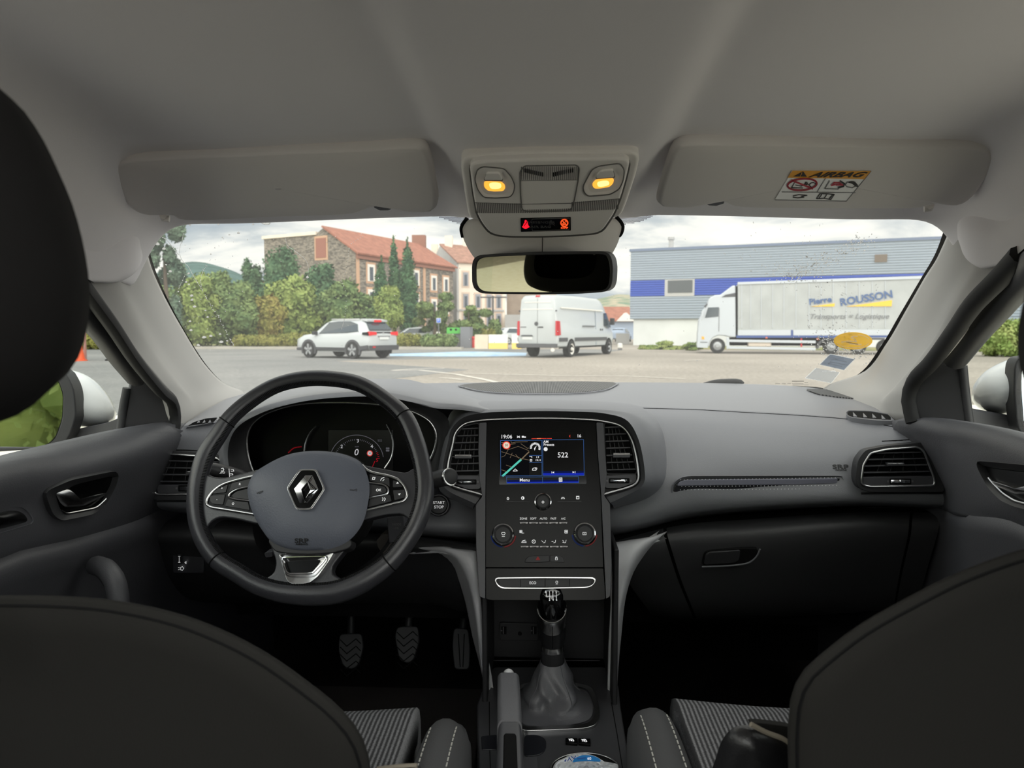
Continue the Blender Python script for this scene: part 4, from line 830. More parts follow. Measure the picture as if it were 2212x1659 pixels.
# ---------- steering wheel ----------
WP = Plane(P(672, 1052, 1.05), (0, -.906, .423))
sw = thing('steering_wheel', 'black leather steering wheel with chrome diamond emblem in front of the driver seat', 'steering wheel', WP.o)
m_rim = mat('rim_leather', (54, 54, 58), .33, bump=.22, scale=500, spec=.6)
cl = Z5((1000, 115), (1215, 152), (1390, 255), (1515, 368), (1590, 530), (1640, 720), (1650, 900), (1600, 1075), (1525, 1205), (1412, 1342), (1255, 1455), (1080, 1530), (900, 1548), (710, 1534), (545, 1485), (408, 1405), (280, 1322), (192, 1200), (148, 1080), (133, 940), (148, 790), (200, 620), (280, 495), (355, 385), (480, 272), (650, 168), (820, 122))
rad = [58, 57, 56, 56, 62, 62, 60, 62, 62, 62, 66, 72, 74, 72, 66, 62, 61, 60, 60, 60, 62, 64, 60, 58, 58, 57, 58]
pp = cr([WP.p(x, y) for x, y in cl], 140, True); rr = [v.x for v in cr([(r_, i * 30, 0) for i, r_ in enumerate(rad)] + [(58, 27 * 30, 0)], 141)][:140]
tube('rim', pp, [r_ / 3.0726 * 1.05 / F for r_ in rr], m_rim, sw, 18, True, flat=1.0, up=WP.n, sharp=180)
def acr(i, j, rr_=1.012):
    p, q = pp[i], pp[(i + 1) % 140]; r_ = rr[i] / 3.0726 * 1.05 / F * rr_; t = (q - p).normalized(); y = t.cross(WP.n)
    return [p + WP.n * (r_ * math.cos(a)) + y * (r_ * math.sin(a)) for a in [2 * math.pi * k / 20 for k in range(20)]]
def near(px, py): w = WP.p(px, py); return min(range(140), key=lambda i: (pp[i] - w).length)
for x, y in Z5((345, 395), (1515, 358), (270, 1330), (1405, 1335)): tube('rim_seam', acr(near(x, y), 0), .0011, m_mat, sw, 5, True)
inn = []          # hand stitching along the inner edge
cen = sum(pp, V()) / 140
for i in range(140):
    p = pp[i]; r_ = rr[i] / 3.0726 * 1.05 / F; d_ = (cen - p).normalized(); a = math.radians(38); q0 = p + d_ * (r_ * 1.005 * math.cos(a)) + WP.n * (r_ * 1.005 * math.sin(a)); inn.append((q0, d_, (pp[(i + 1) % 140] - p).normalized()))
vs, fs = [], []
for k in range(420):
    i = k // 3; f = (k % 3) / 3; q0 = inn[i][0].lerp(inn[(i + 1) % 140][0], f); t = inn[i][2]; n = len(vs); g_ = (WP.n * .6 - inn[i][1] * .8) * .0026
    vs += [q0 - t * .0006 + g_, q0 + t * .0006 + g_, q0 + t * .0012 - g_, q0 - g_]; vs += [v + WP.n * .0006 + inn[i][1] * .0005 for v in vs[n:n + 4]]
    fs += [(n + 4, n + 5, n + 6, n + 7), (n, n + 1, n + 5, n + 4), (n + 1, n + 2, n + 6, n + 5), (n + 2, n + 3, n + 7, n + 6), (n + 3, n, n + 4, n + 7)]
obj('stitching', vs, fs, m_mat, sw, smooth=False)
def sp(name, pts, m, off, th, bev=.003, par=sw, n=70, **k): return slab(name, cr2(pts, n), WP, m, par, off=off, th=th, bev=bev, **k)
sp('spoke', rp(Z5((150, 800), (190, 745), (250, 768), (320, 775), (570, 712), (650, 700), (650, 1100), (520, 1078), (400, 1048), (300, 1036), (245, 1055), (190, 1120), (140, 980)), 8), m_rim, .004, .02, .006, seg=4)
sp('spoke', rp(Z5((1200, 680), (1300, 700), (1430, 725), (1530, 742), (1590, 700), (1650, 800), (1650, 960), (1570, 1070), (1505, 1012), (1400, 1018), (1270, 1048), (1200, 1070)), 8), m_rim, .004, .02, .006, seg=4)
sp('spoke', rp(Z5((620, 1215), (645, 1270), (664, 1330), (652, 1405), (560, 1465), (700, 1545), (900, 1560), (1080, 1540), (1110, 1450), (1030, 1412), (1040, 1360), (1110, 1270), (1160, 1200)), 8), m_rim, .003, .02, .006, seg=4)
# button pads inside chrome loops
lp_ = Z5((600, 742), (560, 752), (380, 795), (300, 825), (240, 872), (207, 922), (205, 950), (232, 968), (300, 980), (495, 1012), (600, 1030))
rp_ = Z5((1235, 690), (1262, 718), (1300, 738), (1420, 765), (1482, 792), (1522, 842), (1535, 890), (1515, 925), (1450, 945), (1270, 988), (1200, 1000))
for pth, nm in ((lp_, 0), (rp_, 1)):
    pad = slab('button_pad', cr2(pth, 60, False), WP, m_gls, sw, off=.0065, th=.01, bev=.001)
    tube('chrome_loop', [WP.p(x, y, .0075) for x, y in cr2(pth, 60, False)], .0022, m_chr, sw, 8)
    if nm == 0:
        inner = Z5((520, 828), (495, 832), (400, 855), (356, 885), (352, 903), (378, 914), (475, 928), (520, 932))
        for q_ in ([(232, 868), (345, 818), (330, 872), (245, 880)], [(225, 892), (328, 884), (312, 955), (240, 948), (222, 925)], [(372, 808), (560, 765), (560, 815), (400, 845), (350, 870)], [(345, 915), (400, 928), (480, 936), (490, 990), (325, 962)], [(370, 888), (400, 865), (500, 840), (500, 922), (380, 908)]): slab('wheel_button', rp(Z5(*q_), 2.5), WP, m_blk, pad, off=.0082, th=.003, bev=.0008)
        tx = (('R', 424, 817, 4.6), ('O', 379, 947, 4.6), ('+', 305, 845, 5), ('-', 272, 918, 5))
    else:
        inner = Z5((1270, 803), (1290, 808), (1385, 824), (1410, 850), (1402, 880), (1300, 905), (1270, 912))
        for q_ in ([(1285, 748), (1415, 775), (1420, 835), (1390, 815), (1285, 795)], [(1440, 790), (1475, 800), (1505, 835), (1440, 838)], [(1440, 856), (1520, 852), (1520, 905), (1450, 925)], [(1285, 915), (1420, 885), (1432, 930), (1275, 970)], [(1280, 815), (1385, 832), (1398, 855), (1390, 875), (1280, 900)]): slab('wheel_button', rp(Z5(*q_), 2.5), WP, m_blk, pad, off=.0082, th=.003, bev=.0008)
        tx = (('OK', 1345, 857, 5.5),)
        lines('button_symbol', [Z5((1303, 785), (1318, 785), (1322, 772), (1308, 770), (1303, 785)), Z5((1358, 792), (1366, 778), (1382, 772)), Z5((1372, 795), (1382, 785)), Z5((1370, 906), (1376, 915), (1370, 926)), Z5((1383, 906), (1390, 915), (1383, 928))], WP, m_wht, pad, w=1.2, off=.009)
        for q_ in ([(1462, 814), (1480, 812), (1470, 801)], [(1474, 880), (1492, 878), (1482, 891)]): slab('button_symbol', Z5(*q_), WP, m_wht, pad, off=.009, th=.0004, bev=0)
    tube('chrome_loop', [WP.p(x, y, .0085) for x, y in cr2(inner, 40, False)], .0014, m_chr, pad, 6)
    for s, x, y, h in tx: tpx(s, *Z5((x, y))[0], h, WP, m_wht, pad, off=.009, bold=.00006)
# airbag cover
hubo = Z5((740, 622), (880, 598), (1040, 604), (1150, 630), (1228, 672), (1262, 735), (1285, 830), (1272, 960), (1232, 1090), (1150, 1190), (1040, 1242), (880, 1258), (740, 1244), (640, 1202), (578, 1130), (520, 1030), (485, 930), (476, 840), (515, 750), (600, 688))
hub = dome('airbag_cover', cr2(hubo, 90), WP, m_hub, sw, off=.012, h=.018, p=3.2, rings=14, skirt=.03)
sp('hub_back', scl(hubo, 1.02), m_mat, .004, .05, .004)
slab('hub_base', cr2(rp(Z5((600, 1180), (1170, 1180), (1160, 1240), (1040, 1275), (880, 1285), (740, 1280), (650, 1262)), 8), 50), WP, m_blk, sw, off=.012, th=.03, bev=.004)
HB = Surf(hub)
def hs(name, pts, m, off, th, par, n=60, bev=.0006, **k):
    c = HB.p(*Z5((862, 850))[0]); pl = Plane(c, WP.n); return slab(name, pts, pl, m, par, off=off, th=th, bev=bev, **k)
hx = rp(Z5((818, 716), (932, 716), (992, 848), (897, 990), (795, 987), (733, 842)), 7); hx2 = rp(Z5((826, 728), (924, 728), (978, 848), (890, 976), (802, 974), (747, 842)), 6)
em = hs('emblem', hx2, m_gls, .003, .012, sw, bev=0)
cpl = Plane(HB.p(*Z5((862, 850))[0]), WP.n)
ringslab('emblem_border', cr2(hx, 72), cr2(hx2, 72), cpl, m_bch, em, off=.0045, th=.012)
do = Z5((858, 758), (906, 758), (945, 850), (868, 940), (820, 942), (783, 848)); di = Z5((872, 800), (884, 836), (892, 856), (852, 925), (840, 890), (832, 850))
def seg(pts, n=8): return [((1 - k / n) * a[0] + k / n * b[0], (1 - k / n) * a[1] + k / n * b[1]) for a, b in zip(pts, pts[1:] + pts[:1]) for k in range(n)]
ringslab('emblem_diamond', seg(do), seg(di), cpl, m_bch, em, off=.005, ioff=.009, th=.004, bev=.0004)
lines('emblem_groove', [Z5((905, 762), (880, 800), (932, 850), (835, 936))], cpl, m_gls, em, w=1.6, off=.0102)
tpx('SRP', *Z5((835, 1193))[0], 10, HB, m_dpr, hub, off=.0008, sx=1.35, bold=.0003); tpx('AIRBAG', *Z5((836, 1215))[0], 4, HB, m_dpr, hub, off=.0008, sx=1.3, bold=.0001)
lines('horn_symbol', [Z5((540, 880), (552, 870), (578, 862)), Z5((540, 872), (540, 880)), Z5((552, 870), (555, 880), (578, 866))], HB, m_dpr, hub, w=1, off=.0008)
lines('horn_symbol', [Z5((1155, 854), (1180, 856), (1200, 850), (1200, 864), (1180, 860), (1155, 860))], HB, m_dpr, hub, w=1, off=.0008)
bo = rp(Z5((680, 1280), (1050, 1264), (1032, 1302), (942, 1430), (890, 1470), (840, 1480), (765, 1480), (735, 1455), (702, 1345)), 5); bi = rp(Z5((722, 1334), (962, 1320), (945, 1352), (905, 1398), (870, 1402), (750, 1404), (738, 1385)), 4)
be = ringslab('lower_trim', cr2(bo, 80), cr2(bi, 80), WP, m_chr, sw, off=.010, ioff=.004, th=.012, bev=.0008)
slab('trim_window', cr2(bi, 50), WP, m_gls, be, off=.0035, th=.006, bev=0)
tube('trim_ridge', [WP.p(x, y, .0105) for x, y in cr2(rp(Z5((702, 1303), (1002, 1296), (985, 1330), (905, 1412), (752, 1412), (735, 1400)), 5), 50)], .0012, m_bch, be, 6, True)

# ---------- stalks and column ----------
sc = thing('steering_column', 'black steering column shroud behind the wheel with two control stalks', 'steering column', P(700, 1150, 1.2))
sh = [[P(560, 1022, 1.16), P(680, 1005, 1.16), P(800, 1022, 1.16), P(850, 1090, 1.16), P(830, 1180, 1.15), P(680, 1262, 1.14), P(560, 1190, 1.15), P(545, 1080, 1.16)]]
sh.append([v + V((0, .06, -.02)) for v in sh[0]]); sh.append([v + V((.0, .26, -.09)) for v in sh[0]])
lv = loft('shroud', sh, m_blk, sc, nu=40, nv=8, cu=True)
tube('wiper_stalk', cr([P(820, 1062, 1.15), P(900, 1046, 1.13), P(938, 1037, 1.12), P(962, 1031, 1.11), P(973, 1030, 1.105)], 16), [.008] * 8 + [.0095, .011, .0125, .0135, .014, .0142, .0138, .0115], m_blk, sc, 14)
tube('stalk_tip', cr([P(969, 1031, 1.103), P(973, 1030, 1.10)], 4), [.0144, .0147, .0146, .0138], m_chr, sc, 18); tube('stalk_end', cr([P(973, 1030, 1.1005), P(975.5, 1030, 1.098)], 4), [.0134, .0132, .0122, .009], m_blk, sc, 18)
tube('light_stalk', cr([P(560, 1042, 1.15), P(517, 1028, 1.14), P(490, 1020, 1.13), P(455, 1012, 1.12)], 14), [.0075] * 4 + [.009] + [.0105] * 8 + [.0095], m_blk, sc, 14)
sp2 = Plane(P(478, 1018, 1.118), (-.1, -.96, .25))
tpx('AUTO', *Z5((300, 741))[0], 4.5, sp2, m_wht, sc, off=.001, name='lettering'); lines('lamp_symbol', [Z5((268, 712), (282, 708), (288, 718), (282, 726), (268, 724)), Z5((298, 715), (312, 710), (318, 720), (312, 730), (298, 728)), Z5((365, 722), (380, 720), (384, 730), (366, 732)), Z5((358, 748), (372, 745), (378, 755), (360, 757)), Z5((352, 715), (356, 770))], sp2, m_wht, sc, w=1.1, off=.001)
md = slab('audio_pod', rp([(835, 1118), (872, 1112), (878, 1165), (840, 1175)], 5), Pl(1.14), m_gry, sc, th=.04, bev=.004)
for s, y in (('MODE', 1133), ('OK', 1141)): tpx(s, 857, y, 4.6, Pl(1.14), m_gpr, md, off=.001)
slab('lower_cowl', rp(Z5((1330, 1190), (1370, 1150), (1470, 1145), (1450, 1190), (1380, 1290), (1340, 1240)), 4), Pl(1.18), mat('warm_grey_plastic', (66, 62, 58), .6), sc, th=.03, bev=.003)
slab('ignition_lug', rp(Z5((585, 1275), (640, 1262), (640, 1300), (595, 1305)), 3), Pl(1.09), m_gry, sc, th=.02, bev=.002)
# ---------- centre console ----------
PC = Plane((0, 1.1, .505), (0, 0, 1))
con = thing('centre_console', 'black console between the front seats holding the gear lever frame and cup tray', 'console', (0, 1.1, .25))
ctop = rp([(1046, 1478), (1066, 1440), (1308, 1440), (1336, 1478), (1340, 1520), (1362, 1660), (1400, 1900), (1000, 1900), (1034, 1660), (1030, 1520)], 8)
slab('top_panel', ctop, PC, mat('console_black', (64, 64, 67), .36, bump=.06, scale=700), con, th=.16, bev=.008)
slab('console_body', scl(ctop, .96), PC, m_mat, con, off=-.1, th=.18, bev=0)
for g_ in (Z7((305, 1095), (308, 1500), (316, 1700)), Z7((1350, 1100), (1400, 1380), (1450, 1700))): lines('panel_groove', [g_], PC, m_mat, con, w=2, off=.0006)
# storage bin under the stack
boxes('storage_bin', [((P(1060, 1300, 1.37).x, 1.37, .5), (P(1312, 1300, 1.37).x, 1.38, .80)), ((P(1052, 1300, 1.3).x, 1.19, .5), (P(1062, 1300, 1.3).x, 1.38, .78)), ((P(1312, 1300, 1.3).x, 1.19, .5), (P(1322, 1300, 1.3).x, 1.38, .78))], m_blk, con, bev=.003)
us = Pl(1.368); up_ = slab('socket_panel', rp(Z7((392, 420), (720, 425), (722, 570), (398, 568)), 4), us, m_blk, con, off=.006, th=.01)
for a, b in ((408, 520), (665, 540)):
    slab('usb_port', rp(Z7((a, 450), (a + 45, 450), (a + 45, 516), (a, 516)), 1), us, m_mat, up_, off=.0075, th=.004, bev=.0004); lines('port_tongue', [Z7((a + 16, 454), (a + 16, 512))], us, m_gpr, up_, w=1.6, off=.008); lines('usb_symbol', [Z7((a - 5, 485), (a + 8, 485)), Z7((a - 2, 480), (a + 4, 490))], us, m_gpr, up_, w=.8, off=.008)
lathe('socket_hole', [(.004, 0), (.004, .001), (0, .001)], us.p(*Z7((567, 508))[0], .007), (0, -1, 0), m_mat, up_, 16)
lines('bin_edge', [Z7((325, 740), (1250, 740))], Pl(1.36), m_gry, con, w=1.6, off=.001)
# padded side pillars running down from the dashboard
m_leg = mat('lit_pillar_pad', (206, 206, 209), .4, bump=.28, scale=650, spec=.6)  # dash plastic in a lighter colour that paints the daylight on the pads
def leg(rows): loft('side_pad', [[r_[0] + V((0, .006, 0)), r_[0].lerp(r_[1], .6) + V((0, -.004, 0)), r_[1] + V((0, -.012, 0)), r_[1].lerp(r_[2], .6) + V((0, -.006, 0)), r_[2] + V((0, .008, 0))] for r_ in rows], m_leg, con, nu=20, nv=34, solid=.012, off=1)
leg([[P(880, 1188, 1.40), P(960, 1184, 1.38), P(1028, 1196, 1.34)], [P(890, 1186, 1.285), P(960, 1180, 1.255), P(1028, 1196, 1.225)], [P(945, 1200, 1.29), P(995, 1206, 1.245), P(1030, 1225, 1.215)], [P(975, 1225, 1.29), P(1012, 1240, 1.235), P(1036, 1265, 1.21)], [P(1000, 1290, 1.28), P(1028, 1305, 1.225), P(1042, 1325, 1.215)], [P(1020, 1380, 1.28), P(1040, 1390, 1.232), P(1049, 1395, 1.225)], [P(1040, 1460, 1.27), P(1052, 1462, 1.24), P(1058, 1463, 1.235)], [P(1047, 1515, 1.26), P(1058, 1517, 1.245), P(1064, 1516, 1.24)]])
leg([[P(1326, 1178, 1.36), P(1390, 1166, 1.40), P(1446, 1158, 1.44)], [P(1325, 1182, 1.235), P(1390, 1164, 1.265), P(1448, 1148, 1.305)], [P(1324, 1215, 1.215), P(1362, 1205, 1.24), P(1402, 1194, 1.30)], [P(1322, 1265, 1.21), P(1348, 1250, 1.235), P(1372, 1235, 1.29)], [P(1319, 1325, 1.215), P(1335, 1310, 1.225), P(1354, 1290, 1.28)], [P(1315, 1395, 1.225), P(1328, 1390, 1.232), P(1343, 1380, 1.28)], [P(1313, 1463, 1.235), P(1323, 1462, 1.24), P(1336, 1460, 1.27)], [P(1312, 1514, 1.24), P(1322, 1516, 1.245), P(1334, 1514, 1.26)]])
# gear lever
PG = Plane((0, 1.1, .507), (0, 0, 1))
fo_ = rp([(1108, 1500), (1122, 1478), (1150, 1472), (1235, 1472), (1278, 1482), (1292, 1510), (1297, 1545), (1288, 1566), (1262, 1573), (1130, 1578), (1112, 1560)], 10); fi_ = rp([(1116, 1503), (1128, 1484), (1152, 1479), (1232, 1479), (1268, 1488), (1280, 1512), (1284, 1542), (1276, 1558), (1256, 1564), (1132, 1569), (1119, 1554)], 10)
gs = thing('gear_lever', 'manual gear lever with gloss black and chrome knob and leather gaiter', 'gear lever', PG.p(1195, 1520))
ringslab('gaiter_frame', cr2(fo_, 80), cr2(fi_, 80), PG, m_chr, gs, off=.003, th=.006, bev=.001)
nb = P(1194, 1424, 1.20); kt = P(1191, 1272, 1.155); ax = (kt - nb).normalized(); hgt = (kt - nb).length
base = [PG.p(x, y, -.001) for x, y in cr2(fi_, 64)]; bc = sum(base, V()) / 64
s_ = ax.cross(V((0, 1, 0))).normalized(); f_ = s_.cross(ax)
if s_.x < 0: s_ = -s_; 
if f_.y < 0: f_ = -f_
top_ = [nb + s_ * (.0205 * math.copysign(abs((b - bc).normalized().x) ** .8, (b - bc).x)) + f_ * (.0185 * math.copysign(abs((b - bc).normalized().y) ** .8, (b - bc).y)) for b in base]
vs = []; nr = 26
for i in range(nr):
    u = i / (nr - 1); w = u ** .5 if u < .16 else .40 + (u - .16) / .84 * .6
    for j in range(64):
        th = 2 * math.pi * j / 64; b = base[j].lerp(top_[j], w); zl_ = base[j].z + (top_[j].z - base[j].z) * (u ** 1.15)
        fold = .0085 * math.sin(3 * th + 5.2 * u + .6) * math.exp(-((u - .22) / .22) ** 2) + .003 * math.sin(5 * th - 9 * u) * math.exp(-((u - .5) / .3) ** 2)
        dr = (b - nb); dr.z = 0; b = b + dr.normalized() * fold; b.z = zl_ + (.006 * math.sin(2 * th + 1.0) * math.exp(-((u - .15) / .1) ** 2)); vs.append(b)
obj('gaiter', vs, grid_faces(64, nr, True), m_led, gs, sharp=180)
for j in (26, 38, 58, 8): tube('gaiter_seam', [vs[i * 64 + j] * 1.0 for i in range(4, nr)], .0012, m_led, gs, 5)
def ell(name, prof, m, par=gs, tilt=0):
    v_ = []; n = 40
    for r_, h_ in prof:
        for k in range(n):
            a = 2 * math.pi * k / n; y = math.sin(a); v_.append(nb + ax * (h_ * hgt + tilt * y * r_) + s_ * (r_ * math.cos(a)) + f_ * (r_ * .88 * y))
    return obj(name, v_, grid_faces(n, len(prof), True) + [tuple(range(n)), tuple(range(len(v_) - 1, len(v_) - 1 - n, -1))], m, par, sharp=50)
ell('neck', [(.0195, -.06), (.0195, .12), (.018, .20)], m_blk)
ell('collar', [(.0195, .13), (.0202, .19), (.0192, .24)], m_chr, tilt=-.25)
ell('grip', [(.0185, .2), (.0205, .27), (.0232, .36), (.0238, .6), (.0236, .68)], m_lea)
ell('chrome_cup', [(.0238, .55), (.0245, .62), (.0245, .72), (.0238, .74)], m_chr, tilt=.55)
kb = ell('knob', [(.0236, .66), (.0236, .76), (.0222, .86), (.0195, .93), (.0155, .975), (.009, .995), (.002, 1.0)], mat('knob_gloss', (8, 8, 9), .05, spec=.9), tilt=.12)
tube('knob_ring', [nb + ax * (.74 * hgt + .55 * .024 * math.sin(a)) + s_ * (.0243 * math.cos(a)) + f_ * (.0243 * .88 * math.sin(a)) for a in [2 * math.pi * k / 40 for k in range(40)]], .0011, m_bch, gs, 6, True)
tube('grip_seam', [nb + ax * (h_ * hgt) - f_ * (r_ * .88 + .0003) for r_, h_ in ((.0205, .27), (.0232, .36), (.0238, .5), (.024, .6))], .0007, m_mat, gs, 5)
kp = Plane(nb + ax * (.945 * hgt) - f_ * .0145, ax * .55 - f_ * .83)
for s, q_ in (('R', (790, 155)), ('1', (820, 155)), ('3', (848, 155)), ('5', (877, 155)), ('2', (820, 220)), ('4', (850, 220)), ('6', (880, 220))): tpx(s, *Z7(q_)[0], 4.6, kp, m_wht, kb, off=.0035, bold=.0001)
lines('shift_pattern', [Z7((792, 166), (793, 190)), Z7((821, 166), (822, 208)), Z7((849, 166), (850, 208)), Z7((878, 166), (880, 208)), Z7((792, 190), (879, 188))], kp, m_wht, kb, w=1, off=.0035)
# hand brake
hbk = thing('handbrake', 'black handbrake lever with a chrome release button beside the gear lever', 'handbrake', P(1100, 1640, .94))
A = P(1098, 1467, 1.09); B = P(1101, 1585, .985); Cc = P(1102, 1720, .9); up3 = V((0, .35, 1)).normalized()
def bar(name, secs, m, bev=.006):
    v_ = []
    for c, w, h in secs:
        r_ = rp([(-1, -1), (1, -1), (1, .62), (.72, 1), (-.72, 1), (-1, .62)], .2, 3); v_ += [c + V((1, 0, 0)) * (x * w) + up3 * (y * h) for x, y in r_]
    n = len(v_) // len(secs)
    return obj(name, v_, grid_faces(n, len(secs), True) + [tuple(range(n)), tuple(range(len(v_) - 1, len(v_) - 1 - n, -1))], m, hbk, bev=.002, sharp=50)
bar('grip', [(A, .0155, .010), (A.lerp(B, .06), .0172, .014), (A.lerp(B, .5), .0178, .0165), (B, .0182, .018)], mat('handbrake_grip', (100, 100, 104), .42, bump=.4, scale=600))
bar('sleeve', [(B, .0165, .0165), (B.lerp(Cc, .3), .018, .018), (Cc, .02, .021)], m_gry)
bar('lever_arm', [(B.lerp(Cc, .25) + up3 * .006, .0105, .0145), (Cc + up3 * .006, .0125, .0175)], m_mat)
tube('release_button', [A + V((0, -.004, .001)), A + V((0, .004, .002)), A + V((0, .012, .003)), A + V((0, .015, .003))], [.0085, .0085, .0085, .007], mat('sky_glint_button', (238, 238, 240), .3), hbk, 16)  # pale colour paints the sky reflection on the chrome button
slab('brake_tray', cr2(rp(Z7((600, 1375), (720, 1372), (795, 1410), (790, 1500), (740, 1545), (600, 1560)), 10), 50), PC, mat('tray_plastic', (30, 31, 36), .25), con, off=.0015, th=.01, bev=.001)
slab('brake_tray', rp(Z7((235, 1385), (370, 1372), (370, 1500), (240, 1500)), 3), PC, D.materials['tray_plastic'], con, off=.0015, th=.01, bev=.001)
slab('brake_slot', rp(Z7((590, 1565), (715, 1560), (725, 1700), (600, 1700)), 3), PC, m_gry, con, off=.002, th=.01, bev=.001)
for i, x in enumerate((955, 1065)):
    bt = slab('cruise_switch', rp(Z7((x, 1398 + i * 4), (x + 104, 1400 + i * 6), (x + 106, 1450 + i * 5), (x + 4, 1442 + i * 4)), 2), PC, m_gls, con, off=.004, th=.006, bev=.0008)
    cx, cy_ = Z7((x + 52, 1422 + i * 4))[0]; lines('switch_symbol', [arc(cx, cy_, 4.4, 160, 400, 14, 3.2), arc(cx, cy_, 1.4, 0, 360, 8, 1), [(cx - 6, cy_ - 3), (cx - 3, cy_ - 2)], [(cx + 3, cy_ + 1), (cx + 6, cy_ + 1)]], PC, m_wht, bt, w=1, off=.0046)
# cup holder with a torn packet in it
hcx, hcy = Z7((1120, 1660))[0]
ringslab('cup_holder', circ(hcx, hcy, 76, 60, 36), circ(hcx, hcy, 71, 60, 33), PC, m_chr, con, off=.004, th=.03, bev=.001)
slab('cup_well', circ(hcx, hcy, 71, 60, 33), PC, m_mat, con, off=.001, th=.01, bev=0)
pk = thing('foil_packet', 'crumpled white and blue plastic packet in the cup holder', 'packet', PC.p(hcx, hcy))
m_pk = mat('white_film', (225, 228, 232), .3, spec=.6); m_pb = mat('blue_film', (28, 120, 190), .35)
random.seed(3); vs = []; nn = 22
out = cr2(rp(Z7((845, 1655), (880, 1600), (950, 1572), (1000, 1540), (1120, 1530), (1220, 1560), (1290, 1605), (1400, 1622), (1412, 1645), (1380, 1720), (1100, 1900), (860, 1800)), 3), 48)
for i in range(nn):
    s = 1 - i / (nn - 1) * .97
    for x, y in scl(out, s): vs.append(PC.p(x, y, .012 + .02 * (1 - s) + random.uniform(-.003, .003) * (1 if 0 < i else .3)))
obj('wrapper', vs, grid_faces(48, nn, True), m_pk, pk, sharp=20)
pkp = Plane(PC.p(*Z7((1120, 1585))[0], .036), (0, -.62, .78))
lab = slab('printed_label', cr2(rp(Z7((1040, 1572), (1100, 1548), (1190, 1552), (1250, 1580), (1262, 1606), (1150, 1598), (1070, 1602), (1010, 1612)), 4), 40), pkp, m_pb, pk, off=.001, th=.001, bev=0)
tpx('60', *Z7((1160, 1579))[0], 6.5, pkp, m_wht, lab, off=.002, shear=.0); lines('print_stroke', [Z7((948, 1600), (962, 1585), (958, 1604)), Z7((975, 1600), (990, 1570), (1000, 1590)), Z7((1005, 1560), (1030, 1580), (1045, 1555)), Z7((985, 1565), (1010, 1600)), Z7((1058, 1578), (1128, 1572))], pkp, mat('blue_print', (40, 70, 150), .5), pk, w=1.6, off=.002)

# ---------- pedals, mat ----------
mt = tag(boxes('floor_mat', [((-.60, 1.25, .23), (-.14, 1.74, .242))], mat('mat_pile', (62, 58, 58), 1, bump=.8, scale=300), bev=.004), 'dark carpet mat on the driver footwell floor below the pedals', 'floor mat')
m_ped = mat('pedal_rubber', (66, 66, 68), .55)
def pedal(label, pts, d, gro, stem):
    pl = Plane(P(*pts[0], d), (0, -.86, .5)); t = thing('pedal', label, 'pedal', pl.p(*pts[0]), 'foot pedals')
    pd = slab('pad', cr2(rp(pts, 8), 50), pl, m_ped, t, th=.014, bev=.003)
    lines('tread', gro, pl, m_mat, pd, w=2.2, off=.0005)
    tube('stem', [P(stem[0], stem[1], d + .05), P((stem[0] + stem[2]) / 2, (stem[1] + stem[3]) / 2, d + .03), P(stem[2], stem[3], d + .02)], .009, m_blk, t, 8)
zz_ = lambda cx, cy, s: [[(cx + a * s - 22, cy + b) for a, b in ((0, -30 + k * 16), (14, -16 + k * 16), (34, -32 + k * 16), (44, -22 + k * 16))] for k in range(5)]
pedal('leftmost pedal, the clutch, with zigzag rubber pad', ZD((1530, 228), (1630, 225), (1638, 290), (1615, 370), (1585, 390), (1545, 375), (1524, 300)), 1.62, zz_(757, 1412, 1), (760, 1300, 758, 1375))
pedal('middle pedal, the brake, with wavy rubber pad', ZD((1790, 195), (1885, 193), (1890, 260), (1865, 345), (1835, 362), (1800, 345), (1778, 240)), 1.62, zz_(880, 1396, 1), (885, 1295, 882, 1360))
pedal('narrow accelerator pedal, the one nearest the centre console', ZD((2045, 200), (2110, 205), (2120, 290), (2115, 390), (2048, 388), (2038, 280)), 1.62, [[(990, 1370), (994, 1440)], [(1003, 1370), (1000, 1440)]], (1005, 1310, 998, 1370))

# ---------- seats ----------
def fabric(name, a, b):
    m = D.materials.new(name); m.use_nodes = True; N = m.node_tree.nodes; L = m.node_tree.links; b_ = N['Principled BSDF']; b_.inputs['Roughness'].default_value = .9; b_.inputs['Specular IOR Level'].default_value = .25
    tc = N.new('ShaderNodeTexCoord'); w = N.new('ShaderNodeTexWave'); w.inputs['Scale'].default_value = 46; w.inputs['Distortion'].default_value = 0; w.bands_direction = 'X'
    t = N.new('ShaderNodeTexNoise'); t.inputs['Scale'].default_value = 420; x = N.new('ShaderNodeMath'); x.operation = 'MULTIPLY_ADD'; x.inputs[1].default_value = .55
    r = N.new('ShaderNodeValToRGB'); r.color_ramp.elements[0].position = .35; r.color_ramp.elements[1].position = .85; r.color_ramp.elements[0].color = lin(a); r.color_ramp.elements[1].color = lin(b)
    L.new(tc.outputs['Object'], w.inputs['Vector']); L.new(tc.outputs['Object'], t.inputs['Vector']); L.new(t.outputs['Fac'], x.inputs[0]); k = N.new('ShaderNodeMath'); k.operation = 'MULTIPLY'; k.inputs[1].default_value = .5
    L.new(w.outputs['Fac'], k.inputs[0]); L.new(k.outputs[0], x.inputs[2]); L.new(x.outputs[0], r.inputs[0]); L.new(r.outputs[0], b_.inputs['Base Color']); return m
m_fab = fabric('ribbed_seat_cloth', (66, 66, 68), (150, 150, 153)); m_fb2 = mat('plain_seat_cloth', (88, 88, 90), .9, bump=.4, scale=600, spec=.2)
